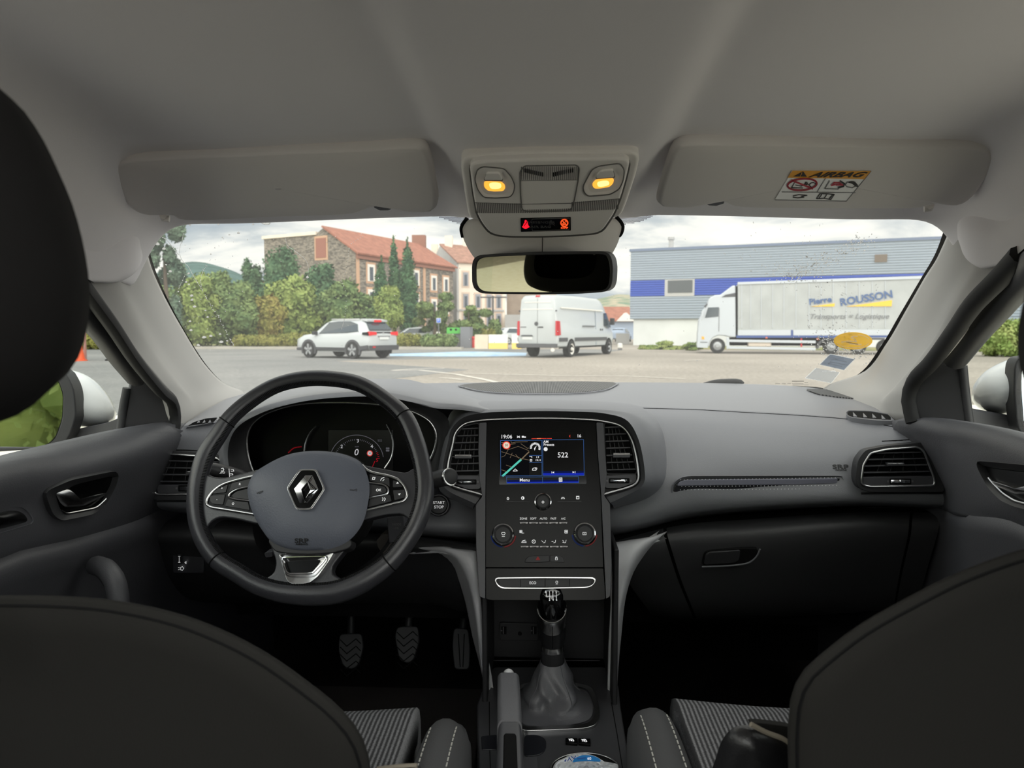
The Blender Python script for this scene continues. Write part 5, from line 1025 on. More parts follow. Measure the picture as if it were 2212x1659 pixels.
def seat(name, label, sg, xi, xo, bi, bo, zc_, yf, backs, headrest):
    t = thing(name, label, 'seat', ((xi + xo) / 2, .75, .3))
    xs_ = sorted(xi + (xo - xi) * k / 8 for k in range(9))
    def row(y, z): return [V((x, y, z - .012 * math.sin(k / 8 * math.pi))) for k, x in enumerate(xs_)]
    loft('cushion', [row(.30, zc_ - .02), row(.55, zc_), row(yf - .12, zc_ + .005), row(yf - .04, zc_ + .002), row(yf - .005, zc_ - .02), row(yf + .005, zc_ - .06), row(yf - .01, zc_ - .14)], m_fab, t, nu=40, nv=36, solid=.05, off=-1)
    def bol(a, b, nm, yfront, h):
        R_ = []
        for y, hh, ww in ((.30, h, 1), (.6, h, 1), (yfront - .12, h * .95, 1), (yfront - .05, h * .6, .97), (yfront - .01, 0, .9), (yfront, -.06, .85)):
            c = (a + b) / 2; w = abs(b - a) / 2 * ww; R_.append([V((c + w * math.cos(q), y, zc_ - .06 + (hh + .06) * math.sin(q) ** .8 if 0 < q < math.pi else zc_ - .12)) for q in [math.pi * k / 10 for k in range(11)]])
        return loft(nm, R_, m_fb2, t, nu=30, nv=30)
    b1 = bol(bi, bo, 'bolster', yf - .05, .022)
    bol(xo + (xi - xo) * -.001, xo + .1 * (1 if xo > xi else -1), 'bolster', yf - .05, .022)
    sb_ = Surf(b1)
    for fx in (.25, .72):
        x = bi + (bo - bi) * fx; pth = []
        for k in range(26):
            y = .35 + (yf - .09 - .35) * k / 25; h_ = sb_.t.ray_cast(V((x, y, 1)), V((0, 0, -1))); 
            if h_[0]: pth.append(h_[0] + V((0, 0, .001)))
        v_, f_2 = [], []
        for p, q in zip(pth, pth[1:]):
            for u in (0, .5):
                a_ = p.lerp(q, u); b_ = p.lerp(q, u + .34); n = len(v_); e_ = V((.0009, 0, 0)); z_ = V((0, 0, .001)); v_ += [a_ - e_, a_ + e_, b_ + e_, b_ - e_, a_ - e_ + z_, a_ + e_ + z_, b_ + e_ + z_, b_ - e_ + z_]; f_2 += [tuple(n + i for i in f) for f in ((4, 5, 6, 7), (0, 1, 5, 4), (1, 2, 6, 5), (2, 3, 7, 6), (3, 0, 4, 7))]
        obj('stitching', v_, f_2, m_sil, b1, smooth=False)
    xe = xi + (xo - xi) * .015
    tube('piping', [V((xe, y, zc_ + (.002 if y < yf - .05 else -.02 * (y - yf + .05) / .05))) for y in [.35 + (yf - .36) * k / 20 for k in range(21)]], .002, m_sil, t, 6)
    return t
ds = seat('driver_seat', 'driver seat seen from behind with dark headrest, behind the steering wheel', -1, -.188, -.60, -.176, -.098, .585, 1.055, None, True)
psn = seat('passenger_seat', 'front passenger seat seen from behind, in front of the glovebox', 1, .205, .62, .125, .205, .585, 1.10, None, False)
def backrest(t, outl, pl, sm, th=.09):
    o = cr2(outl, 110); f = [pl.p(x, y) for x, y in o]; vs = []; c = sum(f, V()) / len(f)
    R_ = [(0, .985, .0), (.006, .995, 0), (.02, 1.0, 0)]
    prof = [(1.0, .055), (1.005, .02), (1.004, .009), (1.0, .003), (.99, 0)] + [(.99 - k * .985 / 9, .006 * (1 - math.cos(k / 9 * math.pi / 2))) for k in range(1, 10)]
    kk = 2.0 if sm else 1.15
    for s, dp in [(1, .14), (1, .09)] + prof: vs += [c + (p - c) * (s * (1 - kk * dp)) - pl.n * dp + V((0, 0, -.60 * max(0, dp - .004))) for p in f]
    n = len(o); b_ = obj('backrest', vs, grid_faces(n, len(prof) + 2, True), m_stb, t, sharp=180)
    k_ = cr2(inset(o, 19), 110)
    tube('backrest_seam', [pl.p(x, y, -.001) for x, y in k_], .0018, m_mat, t, 6, True)
    return b_
dbo = [(-520, 1560), (-420, 1420), (-250, 1320), (-100, 1292), (0, 1288), (120, 1290), (240, 1300), (380, 1330), (480, 1368), (570, 1415), (660, 1478), (730, 1535), (775, 1590), (797, 1650), (800, 1800), (780, 2100), (700, 2300), (-400, 2300), (-560, 2000)]
bp1 = Plane(P(400, 1335, .50), (0, -.97, -.24))
backrest(ds, dbo, bp1, False)
pbo = [(2900, 1300), (2700, 1200), (2450, 1165), (2300, 1172), (2212, 1188), (2080, 1235), (1960, 1295), (1860, 1352), (1790, 1405), (1735, 1455), (1712, 1500), (1703, 1560), (1702, 1650), (1710, 1800), (1740, 2100), (1800, 2300), (2800, 2300), (2950, 2000)]
bp2 = Plane(P(1900, 1330, .46), (0, -.97, -.24))
backrest(psn, pbo, bp2, True)
def wing(t, pts, d, seam):
    pl = Plane(P(*pts[0], d), (0, -.97, -.2)); w = dome('side_wing', cr2(pts, 50), pl, m_lea, t, off=0, h=.02, p=2.4, rings=8, skirt=.12)
    tube('wing_piping', [pl.p(x, y, .003) for x, y in cr2(seam, 30, False)], .0022, mat('tan_thread', (140, 132, 118), .8) if 'tan_thread' not in D.materials else D.materials['tan_thread'], t, 6)
wing(psn, ZS((505, 1300), (530, 1140), (560, 1060), (610, 1000), (670, 980), (720, 985), (900, 1060), (960, 1120), (1040, 1215), (1060, 1320)), .6, ZS((715, 975), (800, 1020), (900, 1060), (955, 1110), (1000, 1170), (1045, 1230)))
# front padding of the passenger backrest showing past the wing
slab('backrest_front', cr2(rp(ZS((700, 970), (760, 968), (900, 985), (960, 1000), (960, 1130), (900, 1060), (800, 1015)), 4), 40), Pl(.66), m_stb, psn, th=.008, bev=.003)
wing(ds, ZD((1640, 860), (1700, 845), (1800, 828), (1860, 818), (1900, 830), (1900, 1000), (1640, 1000)), .62, ZD((1700, 838), (1800, 826), (1880, 822)))
hro = [(-1010, 300), (-900, 170), (-700, 110), (-300, 90), (-120, 110), (-30, 165), (30, 245), (75, 335), (115, 430), (145, 545), (157, 640), (153, 720), (135, 795), (100, 850), (50, 890), (0, 912), (-150, 940), (-700, 945), (-950, 890), (-1040, 760), (-1060, 520)]
hp_ = Plane(P(100, 600, .35), (0, -1, -.1))
o = cr2(hro, 80); f = [hp_.p(x, y) for x, y in o]; c = sum(f, V()) / 80; vs = []
for s, dp in ((.6, .055), (.8, .05), (.93, .03), (1.0, 0), (.985, -.02), (.94, -.045), (.86, -.06), (.6, -.068), (.3, -.072), (.02, -.074)): vs += [c + (p - c) * s - hp_.n * dp for p in f]
hr = obj('headrest', vs, grid_faces(80, 10, True), mat('headrest_cloth', (24, 23, 23), .9, bump=.3, scale=700, spec=.2), ds, sharp=180)
h2_ = hr.copy(); COL.objects.link(h2_); h2_.parent = psn; h2_.matrix_parent_inverse = root_inv(psn); h2_.location = (.76, -.03, 0)
for x in (-.45, -.39): tube('headrest_post', [V((x, .36, 1.12)), V((x, .47, .90))], .006, m_chr, hr, 10)
# ---------- overhead console ----------
PO = plane2(P(1188, 350, .845), P(1188, 500, .985))
oc = thing('overhead_console', 'grey roof console with two lit amber reading lamps and a warning display', 'overhead console', PO.p(1188, 400))
m_oc = mat('console_plastic', (226, 222, 218), .5, bump=.06, scale=900, spec=.35); m_ocd = mat('groove_grey', (100, 98, 96), .7)
oo = Z4((168, 290), (185, 230), (240, 190), (600, 165), (1100, 150), (1800, 134), (1960, 140), (2012, 170), (2027, 235), (1990, 390), (1890, 690), (1835, 815), (1760, 830), (1300, 850), (700, 860), (300, 848), (250, 820), (205, 560))
slab('base_trim', cr2(rp(oo, 10), 110), PO, m_oc, oc, off=0, th=.02, bev=.005, seg=4)
oi = Z4((262, 310), (275, 270), (310, 250), (430, 236), (1000, 216), (1800, 208), (1905, 214), (1926, 260), (1890, 420), (1830, 622), (1762, 790), (1650, 955), (1570, 990), (1300, 1012), (1000, 1022), (700, 1022), (560, 1012), (465, 980), (400, 900), (338, 790), (300, 600))
slab('panel_gap', cr2(scl(rp(oi, 10), 1.012), 110), PO, m_ocd, oc, off=.0015, th=.01, bev=0)
pn = slab('panel', cr2(rp(oi, 10), 120), PO, m_oc, oc, off=.007, th=.024, bev=.004, seg=4)
m_amb = glow('lamp_amber', (255, 172, 62), 1.25); m_ambc = glow('lamp_core', (255, 226, 130), 1.6)
for ho, ln, co, sw_ in (((318, 420), (345, 320), (400, 290), (620, 310), (690, 390), (729, 480), (715, 560), (680, 602), (540, 612), (410, 606), (350, 530)), ((412, 450), (440, 447), (590, 452), (625, 480), (632, 520), (610, 546), (520, 550), (450, 542), (412, 505)), ((470, 465), (580, 465), (590, 500), (570, 515), (480, 512)), ((440, 362), (565, 360), (605, 432), (414, 430))), \
                     (((1443, 490), (1535, 320), (1600, 285), (1820, 256), (1866, 320), (1856, 430), (1815, 520), (1720, 576), (1490, 594), (1448, 550)), ((1540, 500), (1537, 470), (1570, 432), (1640, 416), (1740, 410), (1762, 430), (1752, 470), (1715, 502), (1610, 520), (1560, 520)), ((1590, 455), (1700, 440), (1712, 470), (1690, 485), (1600, 495)), ((1592, 372), (1625, 342), (1750, 330), (1766, 400), (1575, 412))):
    hoz = rp(Z4(*ho), 6); l_ = rp(Z4(*ln), 3)
    hs_ = ringslab('lamp_housing', cr2(hoz, 70), cr2(l_, 70), PO, m_oc, oc, off=.0085, ioff=.0055, th=.01, bev=.001)
    tube('housing_gap', [PO.p(x, y, .0078) for x, y in cr2(scl(hoz, 1.015), 60)], .0008, m_ocd, hs_, 5, True)
    le = slab('lamp_lens', cr2(l_, 40), PO, m_amb, hs_, off=.0082, th=.004, bev=.001); slab('bulb_glow', cr2(Z4(*co), 30), PO, m_ambc, hs_, off=.0085, th=.0003, bev=0)
    bt = slab('lamp_switch', rp(Z4(*sw_), 3), PO, m_oc, hs_, off=.0105, th=.005, bev=.0008); tube('switch_gap', [PO.p(x, y, .0088) for x, y in rp(scl(Z4(*sw_), 1.03), 3)], .0006, m_ocd, hs_, 5, True)
tr = rp(Z4((785, 340), (830, 280), (1370, 270), (1402, 300), (1390, 430), (1350, 640), (1320, 730), (1260, 748), (860, 752), (805, 735), (790, 560)), 5)
tube('tray_gap', [PO.p(x, y, .0072) for x, y in tr], .0008, m_ocd, pn, 5, True)
L_ = []
for i in range(30):
    x = 800 + i * 20.3; L_.append(Z4((x, 290 + abs(i - 15) * .3), (x - (i - 15) * .25, 425)))
lines('rib', L_, PO, m_ocd, pn, w=1.7, off=.0073)
L_ = []
for i in range(10):
    x = 838 + i * 20.3; y = 330 + 4.5 * i; L_.append(Z4((x, y - 18), (x, y + 18))); x = 1133 + i * 22; y = 372 - 5 * i; L_.append(Z4((x, y - 18), (x, y + 18)))
lines('microphone_slot', L_, PO, m_mat, pn, w=2.2, off=.0075)
L_ = []
for i in range(78):
    x = 318 + i * 19.4; u = i / 77; t0 = 668 + 24 * math.sin(u * 3.14) - 42 * u; b0 = 768 + 14 * math.sin(u * 3.14) - 40 * u
    if 795 < x < 1320: t0 = b0 - 26
    L_.append(Z4((x, t0), (x + 10 - u * 20, b0)))
lines('rib', L_, PO, m_ocd, pn, w=2.0, off=.0073); lines('panel_line', [Z4((305, 662), (790, 680), (1330, 668), (1822, 622)), Z4((790, 436), (1386, 428)), Z4((792, 680), (1345, 672))], PO, m_ocd, pn, w=.7, off=.0073)
dp = slab('warning_display', rp(Z4((790, 830), (1312, 818), (1314, 955), (795, 968)), 1.5), PO, m_gls, oc, off=.0082, th=.004, bev=.0006)
m_wr = glow('warning_red', (255, 30, 48), 1.1); m_wo = glow('warning_orange', (255, 88, 40), 1.1); m_wd = mat('unlit_print', (70, 70, 72), .6)
bt = slab('belt_light', cr2(Z4((843, 845), (860, 858), (856, 872), (870, 858), (866, 875), (875, 905), (885, 918), (870, 922), (850, 935), (835, 935), (815, 922), (805, 915), (816, 905), (825, 880), (834, 870), (832, 855)), 40), PO, m_wr, dp, off=.0087, th=.0004, bev=0)
lines('belt_line', [Z4((855, 868), (828, 905))], PO, m_mat, dp, w=1, off=.0091)
lines('display_frame', [rp(Z4((908, 834), (1302, 824), (1300, 945), (912, 957)), 3) + [rp(Z4((908, 834), (1302, 824), (1300, 945), (912, 957)), 3)[0]]], PO, m_gpr, dp, w=.7, off=.0085)
tpx('PASSENGER', *Z4((997, 869))[0], 4.6, PO, m_wd, dp, off=.0086); tpx('AIR BAG', *Z4((1000, 915))[0], 4.6, PO, m_wd, dp, off=.0086)
wc = Z4((1246, 873))[0]
tube('airbag_off_ring', [PO.p(x, y, .0088) for x, y in circ(*wc, 7.4, 30)], .0008, m_wo, dp, 6, True)
lines('airbag_off_symbol', [[(wc[0] - 5, wc[1] - 5), (wc[0] + 5, wc[1] + 5)], [(wc[0] - 4, wc[1] + 3), (wc[0] - 1, wc[1] - 1), (wc[0] + 2, wc[1] + 1)], [(wc[0] + 2, wc[1] - 4), (wc[0] + 4, wc[1] - 2)], [(wc[0] - 3, wc[1] + 4), (wc[0] + 3, wc[1] + 3)]], PO, m_wo, dp, w=1.5, off=.0087)
tpx('OFF', *Z4((1246, 926))[0], 3.4, PO, m_wo, dp, off=.0087, bold=.0001)
lines('airbag_on_symbol', [Z4((1100, 850), (1110, 870), (1140, 880)), Z4((1092, 890), (1120, 885), (1146, 900)), arc(*Z4((1106, 858))[0], 2, 0, 360, 8)], PO, m_wd, dp, w=1, off=.0086)

# ---------- rear-view mirror ----------
rm_ = thing('rearview_mirror', 'interior rear-view mirror hanging below the roof console', 'mirror', P(1170, 588, 1.02))
PV = Plane(P(1170, 588, 1.02), (-.313, -.95, -.10))
PH = PV
mo = cr2(rp(Z4((283, 1310), (300, 1240), (360, 1206), (600, 1190), (1000, 1172), (1640, 1165), (1700, 1182), (1738, 1240), (1752, 1340), (1745, 1480), (1725, 1550), (1670, 1590), (1400, 1610), (1000, 1616), (500, 1611), (380, 1606), (312, 1567), (285, 1500)), 6), 100)
mi = cr2(rp(Z4((320, 1320), (338, 1258), (395, 1232), (600, 1218), (1000, 1204), (1640, 1197), (1685, 1212), (1710, 1270), (1722, 1380), (1712, 1490), (1695, 1540), (1655, 1572), (1400, 1588), (1000, 1594), (500, 1590), (395, 1584), (342, 1548), (322, 1480)), 6), 100)
ringslab('mirror_frame', mo, mi, PH, m_blk, rm_, off=.004, th=.03, bev=.004, seg=3)
obj('mirror_glass', [PV.p(x, y, .001) for x, y in mi], [tuple(range(100))], mat('dimming_mirror', (176, 174, 152), .01, 1), rm_, smooth=False)
slab('mirror_back', scl(mo, .97), PH, m_blk, rm_, off=-.03, th=.012, bev=.006, seg=3)
mv = rp(Z4((240, 830), (175, 925), (195, 1040), (240, 1130), (300, 1225), (360, 1290), (1680, 1270), (1740, 1200), (1800, 1090), (1835, 980), (1852, 905), (1780, 815)), 12)
cvp = Plane(P(1170, 530, 1.07), (0, -.9, -.43))
cv_ = dome('sensor_cover', cr2(mv, 90), cvp, m_oc, rm_, off=-.01, h=.03, p=2.6, rings=12, skirt=.05)
lines('cover_split', [Z4((1018, 1020), (1018, 1170))], Plane(Surf(cv_).p(*Z4((1018, 1090))[0]), (0, -.9, -.43)), m_mat, rm_, w=1.3, off=.0015)
for s_, L_ in ((0, [(235, 825), (178, 925), (192, 1020)]), (1, [(1785, 812), (1848, 900), (1835, 980), (1812, 1010)])): tube('cover_rim', [cvp.p(x, y, -.012) for x, y in cr2(Z4(*L_), 16, False)], .0032, m_mat, rm_, 8)
tube('mount_arm', [P(1165, 520, 1.1), P(1168, 575, 1.06)], .012, m_blk, rm_, 10)

# ---------- sun visors ----------
m_vis = mat('visor_cloth', (220, 216, 214), .85, bump=.12, scale=800, spec=.2)
def visor(label, pts, pl, clip, pivot):
    t = thing('sun_visor', label, 'sun visor', pl.p(*pts[0])); o_ = cr2(pts, 120)
    f = [pl.p(x, y) for x, y in o_]; c = sum(f, V()) / 120; vs = []
    for s, dp in ((.90, .020), (.975, .019), (.995, .014), (1.0, .010), (.997, .005), (.985, .001), (.96, 0), (.6, -.002), (.02, -.003)): vs += [c + (p - c) * s - pl.n * dp for p in f]
    b = obj('visor_pad', vs, grid_faces(120, 9, True), m_vis, t, sharp=180)
    slab('visor_clip', rp(clip, 3), pl, m_gry, t, off=-.002, th=.016, bev=.002)
    tube('pivot_arm', [pl.p(*pivot, -.012), pl.p(pivot[0], pivot[1] + 5, -.012), pl.p(pivot[0] + (14 if pivot[0] < 1100 else -14), pivot[1] + 7, -.012)], .005, m_oc, t, 8)
    return t, b
pvl = plane2(P(600, 335, .868), P(600, 465, 1.0)); pvr = plane2(P(1780, 325, .868), P(1780, 450, 1.0))
visor('folded-up grey sun visor above the steering wheel, without a label', [(243, 385), (246, 362), (262, 352), (330, 346), (600, 333), (800, 325), (895, 319), (918, 322), (932, 350), (942, 400), (947, 440), (940, 456), (915, 460), (885, 458), (868, 452), (850, 446), (810, 448), (790, 455), (765, 463), (600, 470), (420, 478), (385, 476), (370, 467), (310, 466), (285, 455), (262, 430)], pvl, [(806, 449), (812, 441), (850, 440), (856, 447), (840, 456), (820, 456)], (352, 466))
vt, vb = visor('folded-up grey sun visor on the passenger side carrying an airbag label', [(1418, 440), (1422, 420), (1440, 360), (1455, 325), (1475, 315), (1560, 313), (1750, 315), (2000, 319), (2110, 322), (2142, 330), (2147, 352), (2125, 400), (2095, 435), (2070, 446), (2030, 441), (2005, 447), (1980, 451), (1700, 451), (1600, 449), (1580, 446), (1565, 438), (1545, 434), (1520, 435), (1505, 441), (1490, 449), (1450, 450), (1425, 447)], pvr, [(1520, 438), (1528, 434), (1560, 434), (1566, 440), (1548, 446), (1530, 445)], (2010, 444))
q = lambda *L: [(1106 + x / 2, y / 2) for x, y in L]
lb = slab('airbag_label', q((1212, 738), (1552, 740), (1445, 870), (1136, 864)), pvr, mat('label_white', (252, 252, 253), .5), vt, off=.0036, th=.0008, bev=0)
slab('label_band', q((1212, 738), (1552, 740), (1524, 774), (1190, 768)), pvr, mat('label_amber', (236, 168, 60), .5), lb, off=.0040, th=.0003, bev=0)
m_ink = mat('label_ink', (45, 42, 42), .6); m_lr = mat('label_red', (178, 52, 66), .5)
rxv = pvr.axes(1800, 378)[0]
tpx('AIRBAG', *q((1402, 756))[0], 10, pvr, m_ink, lb, off=.0044, shear=.45, sx=1.12, bold=.0003)
slab('warning_triangle', q((1258, 741), (1274, 764), (1216, 763)), pvr, m_ink, lb, off=.0044, th=.0003, bev=0); lines('warning_mark', [q((1253, 747), (1248, 757)), q((1246, 760), (1245, 762))], pvr, D.materials['label_amber'], lb, w=1.4, off=.0048)
lines('label_rule', [q((1166, 830), (1483, 833)), q((1354, 772), (1318, 830)), q((1136, 864), (1445, 870), (1552, 740))], pvr, m_gpr, lb, w=1, off=.0042)
ce = q((1254, 798))[0]; ring_ = [(ce[0] + 31 * math.cos(a) - 6 * math.sin(a), ce[1] + 12.5 * math.sin(a)) for a in [2 * math.pi * i / 40 for i in range(41)]]
lines('ban_ring', [ring_, [(ce[0] - 22, ce[1] - 9), (ce[0] + 22, ce[1] + 9)]], pvr, m_lr, lb, w=3.4, off=.0046)
lines('seat_symbol', [q((1222, 788), (1208, 812), (1256, 813)), q((1225, 800), (1250, 805), (1270, 795), (1282, 798)), arc(*q((1272, 793))[0], 2.5, 0, 360, 8), arc(*q((1300, 800))[0], 7, 0, 360, 14, 5)], pvr, m_ink, lb, w=1.3, off=.0044)
lines('seat_symbol', [q((1372, 782), (1352, 816), (1410, 818)), q((1450, 786), (1440, 800), (1448, 808), (1470, 812), (1495, 800))], pvr, m_gpr, lb, w=1.4, off=.0044)
lines('airbag_arrow', [q((1382, 800), (1392, 790), (1418, 792), (1430, 800)), q((1380, 802), (1396, 798)), q((1400, 800), (1430, 800))], pvr, m_lr, lb, w=2.6, off=.0046); lines('airbag_shape', [q((1420, 784), (1436, 794), (1432, 806), (1410, 812))], pvr, m_ink, lb, w=3, off=.0046); slab('head_shape', cr2(q((1450, 788), (1480, 785), (1496, 808), (1484, 806), (1470, 795)), 20), pvr, m_ink, lb, off=.0044, th=.0003, bev=0)
lines('hand_symbol', [q((1215, 848), (1240, 842), (1275, 845), (1250, 850), (1262, 853), (1235, 856), (1214, 853))], pvr, m_ink, lb, w=1.3, off=.0044); lines('book_symbol', [q((1330, 838), (1316, 860), (1350, 858), (1378, 863), (1393, 841), (1362, 838), (1330, 838)), q((1362, 838), (1350, 858)), q((1338, 842), (1328, 856)), q((1384, 844), (1372, 858))], pvr, m_ink, lb, w=1.4, off=.0044)
# ---------- things stuck to or lying on the windscreen ----------
def sheet(name, pts, m, par=None, off=.0015):
    f = [G(x, y, off) for x, y in pts]; n = len(f)
    g = [G(x, y, off - .0004) for x, y in pts]
    return obj(name, f + g, [tuple(range(n)), tuple(range(2 * n - 1, n - 1, -1))] + [(i, (i + 1) % n, n + (i + 1) % n, n + i) for i in range(n)], m, par, smooth=False)
ZY = zc(1660, 690, 8.193)
def film(name, c, a):    # translucent sticker film
    m = mat(name, c, .5); N = m.node_tree.nodes; L = m.node_tree.links; t = N.new('ShaderNodeBsdfTransparent'); x = N.new('ShaderNodeMixShader'); x.inputs[0].default_value = a
    tl = N.new('ShaderNodeBsdfTranslucent'); tl.inputs[0].default_value = lin(c); y = N.new('ShaderNodeMixShader'); y.inputs[0].default_value = .6
    b = N['Principled BSDF']; o = N['Material Output']; L.new(b.outputs[0], y.inputs[1]); L.new(tl.outputs[0], y.inputs[2]); L.new(t.outputs[0], x.inputs[1]); L.new(y.outputs[0], x.inputs[2]); L.new(x.outputs[0], o.inputs[0]); return m
m_yel = film('yellow_sticker', (236, 205, 100), .85); m_wfl = film('white_sticker_print', (250, 250, 250), .95); m_gfl = film('grey_sticker', (150, 160, 175), .75); m_gf2 = film('pale_sticker', (185, 190, 195), .45)
yo = tag(sheet('sticker', circ(*ZY((1497, 370))[0], 42, 48, 18.6), m_yel), 'yellow oval sticker on the passenger side of the windscreen', 'sticker', 'windscreen stickers')
lines('sticker_figure', [ZY((1570, 285), (1500, 285), (1470, 305), (1540, 345), (1545, 375)), ZY((1300, 385), (1420, 370), (1560, 378)), ZY((1430, 415), (1640, 430))], GPL, m_wfl, yo, w=3, off=.0024)
lines('sticker_print', [arc(*ZY((1497, 370))[0], 36, 20, 160, 20, 14.5), arc(*ZY((1497, 370))[0], 36, 290, 340, 12, 14.5)], GPL, m_wfl, yo, w=1.2, off=.0024)
lines('sticker_figure', [ZY((1380, 385), (1580, 420))], GPL, m_gpr, yo, w=1.2, off=.0027)
g1_ = tag(sheet('sticker', rp(ZY((1095, 600), (1530, 690), (1340, 885), (910, 785)), 2), m_gfl), 'grey square paper sticker under the yellow oval sticker', 'sticker', 'windscreen stickers')
sq = rp(ZY((1095, 600), (1530, 690), (1340, 885), (910, 785)), 2); lines('sticker_edge', [sq + [sq[0]]], GPL, m_wfl, g1_, w=1.3, off=.0022); lines('sticker_print', [ZY((1140, 690), (1380, 740)), ZY((1100, 740), (1350, 790)), ZY((1180, 680), (1330, 690)), ZY((1060, 770), (1300, 820))], GPL, m_gf2, g1_, w=2.2, off=.0022)
g2_ = tag(sheet('sticker', rp(ZY((840, 850), (1260, 930), (1115, 1115), (655, 1025)), 2), m_gf2), 'faded see-through sticker remnant lowest in the windscreen corner', 'sticker', 'windscreen stickers')
lines('sticker_edge', [ZY((840, 850), (655, 1025), (800, 1050), (1115, 1115), (1260, 930)), ZY((960, 905), (1050, 910), (1170, 895), (1190, 910))], GPL, m_wfl, g2_, w=1.2, off=.0022)
sm = sheet('glass_stamp', ZY((415, 1080), (630, 1080), (630, 1092), (415, 1092)), film('stamp_ink', (60, 60, 62), .55)); tag(sm, 'tiny dark stamp printed low on the windscreen, passenger side', 'stamp')
lines('stamp_line', [ZY((125, 1128), (205, 1128)), ZY((240, 1128), (305, 1128)), ZY((340, 1128), (395, 1128)), ZY((420, 1125), (620, 1128)), ZY((640, 1110), (700, 1110)), ZY((430, 1148), (710, 1150))], GPL, D.materials['stamp_ink'], sm, w=1.0, off=.0016)
# wiper parked at the foot of the screen
def GW(x, y, k=.04): return P(x, y, G(x, y).y + k)
wp = thing('windscreen_wiper', 'black wiper arm parked along the foot of the windscreen', 'wiper', G(1570, 826, -.03))
tube('wiper_arm', cr([GW(1520, 829), GW(1545, 825.5), GW(1575, 824), GW(1598, 824.5), GW(1604, 828)], 12), [.004, .005, .007, .008, .009, .0095, .0095, .0095, .0095, .009, .008, .006], m_blk, wp, 8, flat=.7)
tube('wiper_blade', cr([GW(1610, 834), GW(1680, 836), GW(1740, 838), GW(1768, 840), GW(1784, 843)], 20), .0045, m_mat, wp, 6)
# rain on the glass
m_drop = D.materials.new('water'); m_drop.use_nodes = True; N = m_drop.node_tree.nodes; L = m_drop.node_tree.links; N.clear()
gs_ = N.new('ShaderNodeBsdfRefraction'); gs_.inputs['IOR'].default_value = 1.33; gs_.inputs['Roughness'].default_value = 0.02; gg = N.new('ShaderNodeBsdfGlossy'); gg.inputs['Roughness'].default_value = .02; tr_ = N.new('ShaderNodeBsdfTranslucent')
x1 = N.new('ShaderNodeMixShader'); x1.inputs[0].default_value = .12; x2 = N.new('ShaderNodeMixShader'); x2.inputs[0].default_value = .5; o_ = N.new('ShaderNodeOutputMaterial')
L.new(gs_.outputs[0], x1.inputs[1]); L.new(gg.outputs[0], x1.inputs[2]); L.new(x1.outputs[0], x2.inputs[1]); L.new(tr_.outputs[0], x2.inputs[2]); L.new(x2.outputs[0], o_.inputs[0])
random.seed(11); dvs, dfs = [], []
def drop(px, py, rx, ry, ang=0):
    ca, sa = math.cos(ang), math.sin(ang); n = len(dvs); N_ = 8
    for s, h in ((1, 0), (.75, .5), (.3, .9)):
        for k in range(N_):
            a = 2 * math.pi * k / N_; x, y = rx * s * math.cos(a), ry * s * math.sin(a); dvs.append(G(px + x * ca - y * sa, py + x * sa + y * ca, -.0006 - .0022 * h * min(1.6, ry)))
    dfs.extend((n + i * N_ + k, n + i * N_ + (k + 1) % N_, n + (i + 1) * N_ + (k + 1) % N_, n + (i + 1) * N_ + k) for i in range(2) for k in range(N_)); dfs.append(tuple(n + 2 * N_ + k for k in range(N_))); dfs.append(tuple(n + k for k in range(N_ - 1, -1, -1)))
ZW = zc(300, 470, 5.531)
def trail(pts, w, dens, jit=1.0, solid=0):
    c = cr2(pts, max(4, int(dens)), False)
    for (a, b), (c_, d_) in zip(c, c[1:]):
        ang = math.atan2(d_ - b, c_ - a); l = math.hypot(c_ - a, d_ - b)
        if solid: drop((a + c_) / 2, (b + d_) / 2, l * .6, w * .45, ang)
        elif random.random() < .85: drop(a + random.uniform(-jit, jit), b + random.uniform(-jit, jit), w * random.uniform(.6, 1.5), w * random.uniform(.4, 1), ang if random.random() < .5 else 0)
trail(ZW((530, 190), (520, 260), (490, 360), (488, 440), (520, 520), (590, 590), (650, 700), (700, 780)), 1.3, 30, 0, 1); trail(ZW((700, 780), (760, 880), (820, 980), (890, 1110), (930, 1150), (990, 1270), (1050, 1390), (1140, 1545)), 1.2, 42, 1)
trail(ZW((90, 125), (200, 185), (260, 230), (330, 270), (380, 330), (440, 410), (480, 450)), 1.3, 20, 0, 1); trail(ZW((800, 580), (770, 640), (740, 730), (745, 820), (760, 900)), 1.0, 18, .6); trail(ZW((95, 305), (180, 260), (300, 205), (330, 150)), 1.2, 12, 0, 1); trail(ZW((545, 695), (520, 770), (480, 830), (475, 890)), .9, 14, .8)
trail([(617, 513), (620, 530), (640, 545), (660, 562), (666, 578), (665, 598)], 1.0, 16, .2, 1); drop(664, 600, 3.4, 2.2); trail([(783, 513), (757, 530), (752, 560), (745, 590), (738, 608), (747, 630), (747, 665), (744, 690), (738, 712)], .8, 40, .3); trail([(744, 690), (738, 712)], 1.1, 6, 0, 1)
